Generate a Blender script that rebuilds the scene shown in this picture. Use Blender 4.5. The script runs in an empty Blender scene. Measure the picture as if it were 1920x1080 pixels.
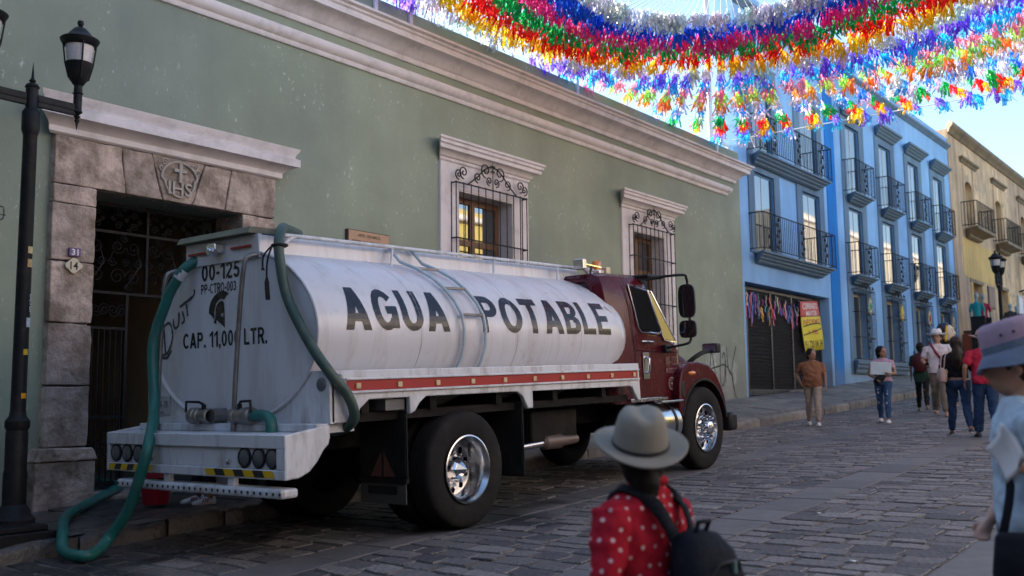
import bpy, bmesh, math, random
from mathutils import Vector, Matrix, noise
rnd = random.Random(11)
R = math.radians
scene = bpy.context.scene
COL = scene.collection

# ------------------------------------------------------------------ camera, sky, sun, exposure
# world: X runs up the street, Y towards the long row of house fronts, Z up
YAW, PITCH, ROLL = R(37.995), R(6.509), R(-0.666)
fw = Vector((math.cos(PITCH)*math.cos(YAW), math.cos(PITCH)*math.sin(YAW), math.sin(PITCH)))
r0 = Vector((math.sin(YAW), -math.cos(YAW), 0)); u0 = r0.cross(fw)
rt = r0*math.cos(ROLL) + u0*math.sin(ROLL); up = -r0*math.sin(ROLL) + u0*math.cos(ROLL)
cam_d = bpy.data.cameras.new('camera'); cam = bpy.data.objects.new('camera', cam_d); COL.objects.link(cam)
m = Matrix((rt, up, -fw)).transposed().to_4x4(); m.translation = (0, 0, 1.435)
cam.matrix_world = m
cam_d.lens = 35.0; cam_d.sensor_width = 36.0; cam_d.clip_end = 2000; cam_d.clip_start = 0.05
cam_d.dof.use_dof = True; cam_d.dof.focus_distance = 10.2; cam_d.dof.aperture_fstop = 1.9
scene.camera = cam
SUN_AZ = Vector((-0.12, 0.99)).normalized(); SUN_EL = R(20)
world = bpy.data.worlds.new('World'); scene.world = world; world.use_nodes = True
wn = world.node_tree.nodes; wl = world.node_tree.links
sky = wn.new('ShaderNodeTexSky'); sky.sky_type = 'NISHITA'; sky.sun_disc = False
sky.sun_elevation = SUN_EL; sky.sun_rotation = math.atan2(SUN_AZ.x, SUN_AZ.y)
sky.air_density = 1.0; sky.dust_density = 3.5; sky.ozone_density = 1.2; sky.altitude = 1500
bg = wn['Background']; bg.inputs['Strength'].default_value = 0.15
wl.new(sky.outputs['Color'], bg.inputs['Color'])
sun_d = bpy.data.lights.new('sun', 'SUN'); sun_d.energy = 4.2; sun_d.angle = R(0.53); sun_d.color = (1.0, 0.94, 0.86)
sun = bpy.data.objects.new('sun', sun_d); COL.objects.link(sun)
sdir = Vector((SUN_AZ.x*math.cos(SUN_EL), SUN_AZ.y*math.cos(SUN_EL), math.sin(SUN_EL)))
sun.rotation_euler = sdir.to_track_quat('Z', 'Y').to_euler(); sun.location = (10, 20, 30)
vs = scene.view_settings
vs.view_transform = 'Standard'; vs.look = 'None'; vs.gamma = 1.0; vs.exposure = 1.64; vs.use_curve_mapping = False
scene.cycles.use_denoising = True
scene.cycles.max_bounces = 7; scene.cycles.diffuse_bounces = 2; scene.cycles.transparent_max_bounces = 12
scene.cycles.caustics_reflective = False; scene.cycles.caustics_refractive = False
scene.cycles.sample_clamp_indirect = 6.0

# ------------------------------------------------------------------ materials
def nodes(mt):
    mt.use_nodes = True
    n = mt.node_tree.nodes; return n, mt.node_tree.links, n['Principled BSDF']
def ramp(n, stops):
    r = n.new('ShaderNodeValToRGB'); e = r.color_ramp.elements
    while len(e) < len(stops): e.new(0.5)
    for i, (p, c) in enumerate(stops):
        e[i].position = p; e[i].color = (c, c, c, 1) if isinstance(c, (int, float)) else (*c, 1)
    return r
def mixc(n, l, fac, a, b, mode='MIX'):
    x = n.new('ShaderNodeMix'); x.data_type = 'RGBA'; x.blend_type = mode
    for sock, val in ((x.inputs[0], fac), (x.inputs[6], a), (x.inputs[7], b)):
        if hasattr(val, 'is_linked') or hasattr(val, 'links'): l.new(val, sock)
        elif isinstance(val, (int, float)): sock.default_value = val
        else: sock.default_value = (*val, 1)
    return x.outputs[2]
def noise_tex(n, l, scale, detail=4, rough=0.6, coord='Object', stretch=None):
    tc = n.new('ShaderNodeTexCoord'); t = n.new('ShaderNodeTexNoise')
    t.inputs['Scale'].default_value = scale; t.inputs['Detail'].default_value = detail; t.inputs['Roughness'].default_value = rough
    src = tc.outputs[coord]
    if stretch:
        mp = n.new('ShaderNodeMapping'); mp.inputs['Scale'].default_value = stretch
        l.new(src, mp.inputs['Vector']); src = mp.outputs['Vector']
    l.new(src, t.inputs['Vector']); return t.outputs[0]
def bump(n, l, p, h, strength, dist=0.01):
    b = n.new('ShaderNodeBump'); b.inputs['Strength'].default_value = strength; b.inputs['Distance'].default_value = dist
    l.new(h, b.inputs['Height']); l.new(b.outputs[0], p.inputs['Normal']); return b
MATS = {}
def mat(name, col, rough=0.6, metal=0.0, var=0.12, vs_=2.5, bmp=0.15, bs=60, spec=0.5, coat=0.0, dirt=None, ds=1.2, stretch=None, bd=0.004, piece=0.0, rvar=0.1, dstretch=None, painted_shade=None, dlo=0.48):
    """colour with soft patchiness, roughness variation, fine relief, optional dirt tint; piece = tone change from piece to piece"""
    if name in MATS: return MATS[name]
    mt = bpy.data.materials.new(name); n, l, p = nodes(mt)
    a = noise_tex(n, l, vs_, 5, 0.65, stretch=stretch)
    r1 = ramp(n, [(0.25, tuple(max(0, c*(1-var)) for c in col)), (0.75, tuple(min(1, c*(1+var)) for c in col))]); l.new(a, r1.inputs[0])
    c = r1.outputs[0]
    if piece:
        g = n.new('ShaderNodeNewGeometry'); oi = n.new('ShaderNodeObjectInfo')
        ad = n.new('ShaderNodeMath'); ad.operation = 'ADD'; l.new(g.outputs['Random Per Island'], ad.inputs[0]); l.new(oi.outputs['Random'], ad.inputs[1])
        fr = n.new('ShaderNodeMath'); fr.operation = 'FRACT'; l.new(ad.outputs[0], fr.inputs[0])
        r3 = ramp(n, [(0, (1-piece, 1-piece, 1-piece*0.9)), (0.5, (1, 1, 1)), (0.8, (1+piece*0.5, 1+piece*0.42, 1+piece*0.38)), (1, (1+piece, 1+piece, 1+piece*0.95))]); l.new(fr.outputs[0], r3.inputs[0])
        c = mixc(n, l, 1.0, c, r3.outputs[0], 'MULTIPLY')
    if dirt:
        d = noise_tex(n, l, ds, 7, 0.72, stretch=dstretch); r2 = ramp(n, [(dlo, 0.0), (dlo+0.2, 1.0)]); l.new(d, r2.inputs[0])
        mm = n.new('ShaderNodeMath'); mm.operation = 'MULTIPLY'; mm.inputs[1].default_value = dirt[3]; l.new(r2.outputs[0], mm.inputs[0])
        c = mixc(n, l, mm.outputs[0], c, dirt[:3])
    rr = ramp(n, [(0.3, max(0.02, rough-rvar)), (0.7, min(1, rough+rvar))])
    l.new(noise_tex(n, l, vs_*4, 4), rr.inputs[0]); ro = rr.outputs[0]
    if painted_shade:      # shade painted into the colour with a damp gloss, in ragged patches round the points given (x, y, radius)
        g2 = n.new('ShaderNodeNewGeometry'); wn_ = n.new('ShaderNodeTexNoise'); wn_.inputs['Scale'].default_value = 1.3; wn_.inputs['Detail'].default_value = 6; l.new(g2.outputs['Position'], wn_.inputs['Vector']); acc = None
        for (wx, wy, wr) in painted_shade:
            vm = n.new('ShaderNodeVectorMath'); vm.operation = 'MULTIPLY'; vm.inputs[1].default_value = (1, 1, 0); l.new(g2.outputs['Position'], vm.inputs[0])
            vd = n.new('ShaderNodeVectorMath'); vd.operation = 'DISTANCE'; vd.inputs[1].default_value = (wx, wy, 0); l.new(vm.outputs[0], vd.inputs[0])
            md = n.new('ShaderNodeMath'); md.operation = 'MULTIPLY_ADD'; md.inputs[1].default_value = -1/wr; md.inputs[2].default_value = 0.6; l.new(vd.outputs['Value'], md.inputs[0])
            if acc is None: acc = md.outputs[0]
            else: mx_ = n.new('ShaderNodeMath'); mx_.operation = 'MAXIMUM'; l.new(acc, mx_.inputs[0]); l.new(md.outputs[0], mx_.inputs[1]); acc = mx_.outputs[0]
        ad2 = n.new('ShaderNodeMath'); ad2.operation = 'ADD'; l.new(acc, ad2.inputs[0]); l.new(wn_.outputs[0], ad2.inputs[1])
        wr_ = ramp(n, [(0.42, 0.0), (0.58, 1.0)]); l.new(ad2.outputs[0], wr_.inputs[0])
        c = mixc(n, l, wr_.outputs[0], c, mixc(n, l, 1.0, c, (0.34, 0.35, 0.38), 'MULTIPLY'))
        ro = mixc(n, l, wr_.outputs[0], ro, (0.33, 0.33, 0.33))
    l.new(c, p.inputs['Base Color']); l.new(ro, p.inputs['Roughness'])
    p.inputs['Metallic'].default_value = metal; p.inputs['Specular IOR Level'].default_value = spec
    if coat: p.inputs['Coat Weight'].default_value = coat; p.inputs['Coat Roughness'].default_value = 0.06
    if bmp: bump(n, l, p, noise_tex(n, l, bs, 5, 0.6), bmp, bd)
    MATS[name] = mt; return mt
def wall_paint(name, col, flake_col, flakes=0.66, streak=0.25, fscale=15.0, patch=0.14):
    mt = bpy.data.materials.new(name); n, l, p = nodes(mt)
    a = noise_tex(n, l, 0.55, 6, 0.62); r1 = ramp(n, [(0.3, tuple(c*0.84 for c in col)), (0.7, tuple(c*1.10 for c in col))]); l.new(a, r1.inputs[0])
    s = noise_tex(n, l, 2.2, 5, 0.6, stretch=(1, 1, 0.12)); r2 = ramp(n, [(0.35, 1-streak), (0.65, 1.0)]); l.new(s, r2.inputs[0])
    c = mixc(n, l, 1.0, r1.outputs[0], r2.outputs[0], 'MULTIPLY')
    big = noise_tex(n, l, 0.22, 4, 0.55); rb = ramp(n, [(0.35, (1-patch, 1-patch, 1-patch*0.7)), (0.62, (1+patch*0.4, 1+patch*0.4, 1+patch*0.2))]); l.new(big, rb.inputs[0])
    c = mixc(n, l, 1.0, c, rb.outputs[0], 'MULTIPLY')
    region = noise_tex(n, l, 1.1, 5, 0.6); rg = ramp(n, [(0.47, 0.0), (0.60, 1.0)]); l.new(region, rg.inputs[0])
    fl = noise_tex(n, l, fscale, 8, 0.72, stretch=(1, 1, 0.6)); rf = ramp(n, [(flakes, 0.0), (flakes+0.025, 1.0)]); l.new(fl, rf.inputs[0])
    mm = n.new('ShaderNodeMath'); mm.operation = 'MULTIPLY'; l.new(rg.outputs[0], mm.inputs[0]); l.new(rf.outputs[0], mm.inputs[1])
    c = mixc(n, l, mm.outputs[0], c, flake_col)
    gp = n.new('ShaderNodeNewGeometry'); dt_ = n.new('ShaderNodeVectorMath'); dt_.operation = 'DOT_PRODUCT'; dt_.inputs[1].default_value = (-0.05, 0, 1); l.new(gp.outputs['Position'], dt_.inputs[0])
    dn = n.new('ShaderNodeMath'); dn.operation = 'MULTIPLY_ADD'; dn.inputs[1].default_value = 1.1; l.new(noise_tex(n, l, 2.4, 7, 0.65), dn.inputs[0]); l.new(dt_.outputs['Value'], dn.inputs[2])
    rd = ramp(n, [(0.62, 0.72), (0.86, 0.0)])      # splash and damp along the foot of the wall
    sc_ = n.new('ShaderNodeMath'); sc_.operation = 'MULTIPLY'; sc_.inputs[1].default_value = 0.5; l.new(dn.outputs[0], sc_.inputs[0]); l.new(sc_.outputs[0], rd.inputs[0])
    c = mixc(n, l, rd.outputs[0], c, mixc(n, l, 0.6, c, (0.22, 0.20, 0.17)))
    l.new(c, p.inputs['Base Color']); p.inputs['Roughness'].default_value = 0.85; p.inputs['Specular IOR Level'].default_value = 0.25
    hh = n.new('ShaderNodeMath'); hh.operation = 'SUBTRACT'; l.new(noise_tex(n, l, 22, 8, 0.7), hh.inputs[0]); l.new(mm.outputs[0], hh.inputs[1])
    bump(n, l, p, hh.outputs[0], 0.35, 0.012); MATS[name] = mt; return mt
def glass_dark(name, col=(0.02, 0.025, 0.03), ior=1.9):
    mt = bpy.data.materials.new(name); n, l, p = nodes(mt)
    p.inputs['Base Color'].default_value = (*col, 1); p.inputs['Roughness'].default_value = 0.03; p.inputs['IOR'].default_value = ior
    p.inputs['Specular IOR Level'].default_value = 0.8
    bump(n, l, p, noise_tex(n, l, 1.6, 2, 0.4), 0.05, 0.02); MATS[name] = mt; return mt
def foil(name, silver=False):
    mt = bpy.data.materials.new(name); n, l, p = nodes(mt); out = n['Material Output']
    oi = n.new('ShaderNodeObjectInfo')
    g = n.new('ShaderNodeNewGeometry'); rr = ramp(n, [(0, 0.72), (1, 1.2)]); l.new(g.outputs['Random Per Island'], rr.inputs[0])
    c = mixc(n, l, 1.0, oi.outputs['Color'], rr.outputs[0], 'MULTIPLY')
    l.new(c, p.inputs['Base Color']); p.inputs['Roughness'].default_value = 0.28; p.inputs['Specular IOR Level'].default_value = 0.7
    if silver: p.inputs['Metallic'].default_value = 0.6
    tr = n.new('ShaderNodeBsdfTranslucent'); l.new(c, tr.inputs['Color'])
    mx = n.new('ShaderNodeMixShader'); mx.inputs[0].default_value = 0.5 if silver else 0.8
    l.new(p.outputs[0], mx.inputs[1]); l.new(tr.outputs[0], mx.inputs[2]); l.new(mx.outputs[0], out.inputs['Surface'])
    MATS[name] = mt; return mt

# ------------------------------------------------------------------ mesh helpers
class MB:
    def __init__(s): s.v = []; s.f = []
    def add(s, vs, fs):
        o = len(s.v); s.v += [tuple(p) for p in vs]; s.f += [tuple(i+o for i in f) for f in fs]; return s
    def box(s, x0, x1, y0, y1, z0, z1):
        return s.add([(x0,y0,z0),(x1,y0,z0),(x1,y1,z0),(x0,y1,z0),(x0,y0,z1),(x1,y0,z1),(x1,y1,z1),(x0,y1,z1)],
                     [(0,3,2,1),(4,5,6,7),(0,1,5,4),(1,2,6,5),(2,3,7,6),(3,0,4,7)])
    def prism(s, poly, axis, a0, a1):
        n = len(poly)
        f = {'x': lambda p, a: (a, p[0], p[1]), 'y': lambda p, a: (p[0], a, p[1]), 'z': lambda p, a: (p[0], p[1], a)}[axis]
        return s.add([f(p, a0) for p in poly]+[f(p, a1) for p in poly],
                     [tuple(range(n))[::-1], tuple(range(n, 2*n))]+[(i, (i+1) % n, (i+1) % n+n, i+n) for i in range(n)])
    def loft(s, rings, cap=True, closed=False):
        n = len(rings[0]); k = len(rings); o = []
        for r in rings: o += list(r)
        f = []
        for j in range(k if closed else k-1):
            a = j*n; b = ((j+1) % k)*n
            for i in range(n): f.append((a+i, a+(i+1) % n, b+(i+1) % n, b+i))
        if cap and not closed: f += [tuple(range(n))[::-1], tuple(range((k-1)*n, k*n))]
        return s.add(o, f)
    def tube(s, pts, r, n=8, cap=True, closed=False, flat=1.0):
        pts = [Vector(p) for p in pts]; k = len(pts)
        rs = [r]*k if isinstance(r, (int, float)) else r
        rings = []; prev = None
        for i, p in enumerate(pts):
            if closed: t = pts[(i+1) % k]-pts[i-1]
            else: t = pts[min(i+1, k-1)]-pts[max(i-1, 0)]
            t = t.normalized() if t.length > 1e-9 else Vector((0, 0, 1))
            if prev is None:
                a = Vector((0, 0, 1)) if abs(t.z) < 0.9 else Vector((1, 0, 0)); prev = (a-t*a.dot(t)).normalized()
            else:
                q = prev-t*prev.dot(t); prev = q.normalized() if q.length > 1e-6 else prev
            b = t.cross(prev)
            rings.append([p+(prev*math.cos(2*math.pi*j/n)+b*math.sin(2*math.pi*j/n)*flat)*rs[i] for j in range(n)])
        return s.loft(rings, cap, closed)
    def cyl(s, a, b, r, r2=None, n=16): return s.tube([a, b], [r, r if r2 is None else r2], n)
    def lathe(s, prof, n=24, o=(0, 0, 0), axis='z', cap=False, sx=1.0, sy=1.0):
        o = Vector(o); rings = []
        for (r, h) in prof:
            ring = []
            for j in range(n):
                c, d = math.cos(2*math.pi*j/n)*r*sx, math.sin(2*math.pi*j/n)*r*sy
                ring.append(o+(Vector((c, d, h)) if axis == 'z' else Vector((c, h, d)) if axis == 'y' else Vector((h, c, d))))
            rings.append(ring)
        if axis == 'y': rings = [q[::-1] for q in rings]
        return s.loft(rings, cap)
    def ell(s, c, rad, n=16, m_=10, rot=None):
        c = Vector(c); rings = []
        for i in range(1, m_):
            t = math.pi*i/m_-math.pi/2
            rings.append([Vector((math.cos(t)*math.cos(2*math.pi*j/n)*rad[0], math.cos(t)*math.sin(2*math.pi*j/n)*rad[1], math.sin(t)*rad[2])) for j in range(n)])
        if rot: rings = [[rot @ p for p in q] for q in rings]
        return s.loft([[p+c for p in q] for q in rings])
    def obox(s, c, size, rot=None):
        b = MB().box(-size[0]/2, size[0]/2, -size[1]/2, size[1]/2, -size[2]/2, size[2]/2); c = Vector(c)
        return s.add([(rot @ Vector(p) if rot else Vector(p))+c for p in b.v], b.f)
    def grid(s, fn, us, vs_):
        o = [fn(u, v) for u in us for v in vs_]; k = len(vs_)
        return s.add(o, [(i*k+j, (i+1)*k+j, (i+1)*k+j+1, i*k+j+1) for i in range(len(us)-1) for j in range(k-1)])
    def xf(s, M_): s.v = [tuple(M_ @ Vector(p)) for p in s.v]; return s
    def mesh(s, name, mt, smooth=35):
        me = bpy.data.meshes.new(name); me.from_pydata(s.v, [], s.f); me.validate(); me.update()
        b = bmesh.new(); b.from_mesh(me); bmesh.ops.recalc_face_normals(b, faces=b.faces); b.to_mesh(me); b.free()
        if smooth: me.shade_smooth(); me.set_sharp_from_angle(angle=R(smooth))
        if mt: me.materials.append(mt)
        return me
    def build(s, name, mt, parent=None, smooth=35, bevel=0, world=False, seg=2):
        o = link(name, s.mesh(name, mt, smooth), parent, world)
        if bevel:
            bv = o.modifiers.new('bevel', 'BEVEL'); bv.width = bevel; bv.segments = seg; bv.limit_method = 'ANGLE'; bv.angle_limit = R(32); bv.harden_normals = False
        return o
def link(name, me, parent=None, world=False):
    o = bpy.data.objects.new(name, me); COL.objects.link(o)
    if parent:
        o.parent = parent
        if world:
            rootp = parent
            o.matrix_parent_inverse = parent_world(parent).inverted()
    return o
def parent_world(o):
    m_ = o.matrix_basis.copy()
    if o.parent: m_ = parent_world(o.parent) @ o.matrix_parent_inverse @ m_
    return m_
def tag(o, label=None, cat=None, group=None, kind=None):
    if label: o['label'] = label
    if cat: o['category'] = cat
    if group: o['group'] = group
    if kind: o['kind'] = kind
    return o
def thing(name, label, cat, loc=(0, 0, 0), rz=0, group=None, ry=0):
    o = bpy.data.objects.new(name, None); COL.objects.link(o); o.location = loc; o.rotation_euler = (0, ry, rz); o.empty_display_size = 0.2
    return tag(o, label, cat, group)
def struct(o): o['kind'] = 'structure'; return o
def text_mb(s, w, h, fn, bold=0.0, cuts=0, thick=0.0):
    cu = bpy.data.curves.new('t', 'FONT'); cu.body = s; cu.offset = bold; cu.resolution_u = 3
    ob = bpy.data.objects.new('t', cu); me = bpy.data.meshes.new_from_object(ob)
    b = bmesh.new(); b.from_mesh(me)
    xs = [v.co.x for v in b.verts]; ys = [v.co.y for v in b.verts]; x0, x1, y0, y1 = min(xs), max(xs), min(ys), max(ys)
    for k in range(1, cuts):
        y = y0+(y1-y0)*k/cuts
        bmesh.ops.bisect_plane(b, geom=b.verts[:]+b.edges[:]+b.faces[:], plane_co=(0, y, 0), plane_no=(0, 1, 0))
    mb = MB(); b.verts.ensure_lookup_table(); b.verts.index_update()
    mb.v = [tuple(fn((v.co.x-x0)/(x1-x0)*w, (v.co.y-y0)/(y1-y0)*h)) for v in b.verts]; mb.f = [tuple(v.index for v in f.verts) for f in b.faces]
    b.free(); bpy.data.meshes.remove(me); bpy.data.objects.remove(ob); bpy.data.curves.remove(cu)
    return mb
def block_text(s, w, h, fn, stroke=0.20, gap=0.14, cuts=1):
    """heavy sans lettering cut from flat pieces; pieces of one glyph lie half a millimetre apart"""
    S = stroke; G = []
    def arc(cx, cy, rx, ry, a0, a1, n=14):
        o = []
        for i in range(n):
            q = [R(a0+(a1-a0)*(i+k)/n) for k in (0, 1)]
            o.append([(cx+rx*math.cos(q[0]), cy+ry*math.sin(q[0])), (cx+rx*math.cos(q[1]), cy+ry*math.sin(q[1])), (cx+(rx-S)*math.cos(q[1]), cy+(ry-S*0.86)*math.sin(q[1])), (cx+(rx-S)*math.cos(q[0]), cy+(ry-S*0.86)*math.sin(q[0]))])
        return o
    def rc(a, b, c, d): return [[(a, c), (b, c), (b, d), (a, d)]]
    def glyph(c):
        B = S*0.86
        if c == 'A': return 0.80, [[[(0, 0), (S*1.1, 0), (0.40+S*0.6, 1), (0.40-S*0.6, 1)]], [[(0.80, 0), (0.80-S*1.1, 0), (0.40-S*0.6, 1), (0.40+S*0.6, 1)]], rc(0.2, 0.6, 0.2, 0.2+B)]
        if c == 'G': return 0.78, [arc(0.39, 0.5, 0.39, 0.5, 38, 322), rc(0.78-S, 0.78, 0.06, 0.40), rc(0.42, 0.78, 0.40, 0.40+B)]
        if c == 'C': return 0.72, [arc(0.39, 0.5, 0.39, 0.5, 42, 318)]
        if c in 'O0': return (0.80, [arc(0.40, 0.5, 0.40, 0.5, 0, 360, 32)]) if c == 'O' else (0.60, [arc(0.30, 0.5, 0.30, 0.5, 0, 360, 28)])
        if c == 'U': return 0.72, [rc(0, S, 0.36, 1), rc(0.72-S, 0.72, 0.36, 1), arc(0.36, 0.36, 0.36, 0.36, 180, 360)]
        if c in 'PR': return 0.68, [rc(0, S, 0, 1), rc(S, 0.38, 1-B, 1)+rc(S, 0.38, 0.42, 0.42+B), arc(0.38, 0.71, 0.30, 0.29, -90, 90)]+([[[(0.30, 0.43), (0.52, 0.43), (0.74, 0), (0.50, 0)]]] if c == 'R' else [])
        if c == 'B': return 0.68, [rc(0, S, 0, 1), rc(S, 0.40, 1-B, 1)+rc(S, 0.40, 0, B), rc(S, 0.42, 0.5-B/2+0.02, 0.5+B/2+0.02), arc(0.38, 0.755, 0.27, 0.245, -90, 90), arc(0.38, 0.275, 0.31, 0.275, -90, 90)]
        if c == 'T': return 0.68, [rc(0.34-S/2, 0.34+S/2, 0, 1-B), rc(0, 0.68, 1-B, 1)]
        if c == 'L': return 0.60, [rc(0, S, 0, 1), rc(S, 0.60, 0, B)]
        if c == 'E': return 0.62, [rc(0, S, 0, 1), rc(S, 0.62, 0, B)+rc(S, 0.58, 0.5-B/2, 0.5+B/2)+rc(S, 0.62, 1-B, 1)]
        if c == '1': return 0.42, [rc(0.42-S, 0.42, 0, 1), [[(0, 0.62), (0, 0.80), (0.42-S*0.5, 1), (0.42-S, 0.78)]]]
        if c == '2': return 0.58, [arc(0.29, 0.70, 0.29, 0.30, -20, 170), [[(0, 0), (0, B), (0.42, 0.66), (0.57, 0.60), (0.24, B)]], rc(0.2, 0.58, 0, B)]
        if c == '3': return 0.58, [arc(0.28, 0.74, 0.27, 0.26, -80, 165), arc(0.28, 0.29, 0.30, 0.29, -165, 85)]
        if c == '5': return 0.58, [arc(0.28, 0.33, 0.30, 0.33, -160, 130), rc(0.10, 0.55, 1-B, 1), [[(0.02, 0.46), (0.18, 0.50), (0.26, 1-B), (0.10, 1-B)]]]
        if c == '-': return 0.32, [rc(0, 0.32, 0.32, 0.32+B)]
        if c == '.': return S, [rc(0, S, 0, S)]
        if c == ',': return S, [[[(0, 0), (S*0.5, -0.2), (S, -0.02), (S, S), (0, S)]]]
        return 0.25, []
    x = 0
    for c in s:
        gw, pieces = glyph(c)
        for k, polys in enumerate(pieces):
            for p in polys: G.append(([(q[0]+x, q[1]) for q in p], k))
        x += gw+gap
    tot = x-gap; mb = MB()
    for poly, k in G:
        b = bmesh.new(); b.faces.new([b.verts.new((q[0]/tot*w, q[1]*h, 0)) for q in poly])
        for c in range(1, cuts): bmesh.ops.bisect_plane(b, geom=b.verts[:]+b.edges[:]+b.faces[:], plane_co=(0, h*c/cuts, 0), plane_no=(0, 1, 0))
        b.verts.index_update(); mb.add([fn(v.co.x, v.co.y, 0.0005*k) for v in b.verts], [tuple(v.index for v in f.verts) for f in b.faces]); b.free()
    return mb
def spiral(c, r, a0, turns, grow=0.12, k=18, sgn=1):
    """flat scroll: list of (u,v) points winding in to the centre"""
    return [(c[0]+r*(1-(1-grow)*i/k)*math.cos(a0+sgn*turns*2*math.pi*i/k), c[1]+r*(1-(1-grow)*i/k)*math.sin(a0+sgn*turns*2*math.pi*i/k)) for i in range(k+1)]
def copy_tree(o, parent=None):
    c = o.copy(); COL.objects.link(c); c.parent = parent
    for ch in o.children: copy_tree(ch, c)
    return c
def smooth01(t): t = max(0., min(1., t)); return t*t*(3-2*t)
def gz(x, y):
    """road level: climbs up the street, dips a little towards the lower near side"""
    x_ = min(x, 75.0); z = 0.05*x_ + (0.008*(x_-25) if x_ > 25 else 0)
    return z-0.30*smooth01((6.2-x)/3.0)*smooth01((6.5-y)/3.0)
def wz(x, y):
    """pavement level: kerb step plus a cross rise towards the house fronts"""
    t = max(0., min(1., (y-8.15)/1.95))
    return 0.05*x+(0.008*(x-25) if x > 25 else 0)+0.16+t*0.22*smooth01((x-9)/10)
# ------------------------------------------------------------------ materials of the setting
SHADE_SPOTS = [(5.0, 8.4, 2.6), (6.2, 9.2, 2.4), (3.6, 7.6, 1.8), (7.5, 7.2, 2.6)]  # where the shade of the lower street end is painted in
m_cob = mat('cobble_stone', (0.168, 0.153, 0.145), 0.68, var=0.42, vs_=26, bmp=1.0, bs=26, piece=0.5, bd=0.03, spec=0.4, painted_shade=SHADE_SPOTS)
m_slab = mat('paving_slab', (0.14, 0.13, 0.125), 0.7, var=0.2, vs_=5, bmp=0.4, bs=45, piece=0.2, bd=0.008, spec=0.4, painted_shade=SHADE_SPOTS)
m_joint = mat('joint_earth', (0.12, 0.108, 0.098), 0.9, var=0.3, vs_=12, bmp=0.5, bs=60, bd=0.01)
m_kerb = mat('kerb_stone', (0.23, 0.20, 0.165), 0.8, var=0.25, vs_=6, bmp=0.7, bs=24, piece=0.25, bd=0.02, dirt=(0.08, 0.075, 0.07, 0.7), ds=2.2, painted_shade=SHADE_SPOTS)
m_flag = mat('flagstone', (0.20, 0.185, 0.165), 0.75, var=0.25, vs_=5, bmp=0.5, bs=30, piece=0.25, bd=0.012, dirt=(0.07, 0.07, 0.07, 0.75), ds=1.1, painted_shade=SHADE_SPOTS)
m_ground = mat('bare_ground', (0.2, 0.17, 0.13), 0.9, var=0.2, vs_=0.3, bmp=0.3, bs=6)
m_green = wall_paint('green_limewash', (0.325, 0.36, 0.268), (0.60, 0.58, 0.52), 0.607, 0.06, 17.0, 0.20)
m_trim = mat('white_trim', (0.78, 0.70, 0.665), 0.75, var=0.08, vs_=2, bmp=0.2, bs=40, dirt=(0.33, 0.28, 0.25, 0.45), ds=2.3)
m_stone = mat('door_stone', (0.56, 0.43, 0.35), 0.85, var=0.38, vs_=3.2, bmp=0.75, bs=11, bd=0.05, piece=0.26, dirt=(0.17, 0.12, 0.08, 0.85), ds=2.6, dlo=0.40)
m_iron = mat('wrought_iron', (0.014, 0.013, 0.014), 0.6, spec=0.2, var=0.3, bmp=0.2, bs=80, dirt=(0.03, 0.018, 0.012, 0.4), ds=9)
m_wood = mat('brown_wood', (0.16, 0.075, 0.035), 0.45, var=0.3, vs_=6, stretch=(6, 6, 0.6), bmp=0.2, bs=40)
m_glass = glass_dark('window_glass', (0.02, 0.02, 0.018), 2.4)
m_blueglass = glass_dark('tall_window_glass', (0.03, 0.045, 0.055), 2.3)
m_inside = mat('passage_plaster', (0.36, 0.27, 0.17), 0.9, var=0.2)
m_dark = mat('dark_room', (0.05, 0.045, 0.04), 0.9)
m_curtain = mat('pale_curtain', (0.62, 0.62, 0.60), 0.9, var=0.1, bmp=0.3, bs=20, stretch=(8, 8, 0.3))

# ------------------------------------------------------------------ ground, road, pavement
g = MB().grid(lambda x, y: (x, y, gz(x, 8)-0.32), [-80, -20, 0, 25, 60, 120, 400, 900], [-400, -60, -5, 0, 6, 12, 60, 400]).build('ground', m_ground, smooth=0); struct(g)
xs = [-14+0.5*i for i in range(0, 150)]+[62, 70, 80, 95, 120, 150]
road = struct(MB().grid(lambda x, y: (x, y, gz(x, y)-0.013), xs, [-5.2+0.445*i for i in range(31)]).build('road', m_joint, smooth=60))
STRIPS = [(1.42, 1.90), (3.57, 4.06), (5.78, 6.22)]           # rows of long dressed slabs running up the street
stones = []                                                     # (cx, cy, half_x, half_y, slab?)
y_edges = [(0.0, 1.42), (1.90, 3.57), (4.06, 5.78), (6.22, 8.14)]
for (ya, yb) in y_edges:
    x = 0.5
    while x < 42:
        w = rnd.uniform(0.16, 0.27) if x < 20 else rnd.uniform(0.2, 0.32)
        y = ya+0.006
        while y < yb-0.02:
            d = rnd.uniform(0.19, 0.40)
            if yb-y-d < 0.13: d = yb-y
            stones.append((x+w/2+rnd.uniform(-0.018, 0.018), y+d/2, w/2-rnd.uniform(0.0, 0.016), d/2, False)); y += d
        x += w
for (ya, yb) in STRIPS:
    x = -1.5
    while x < 46:
        w = rnd.uniform(0.4, 0.85); stones.append((x+w/2, (ya+yb)/2, w/2, (yb-ya)/2, True)); x += w
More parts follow.
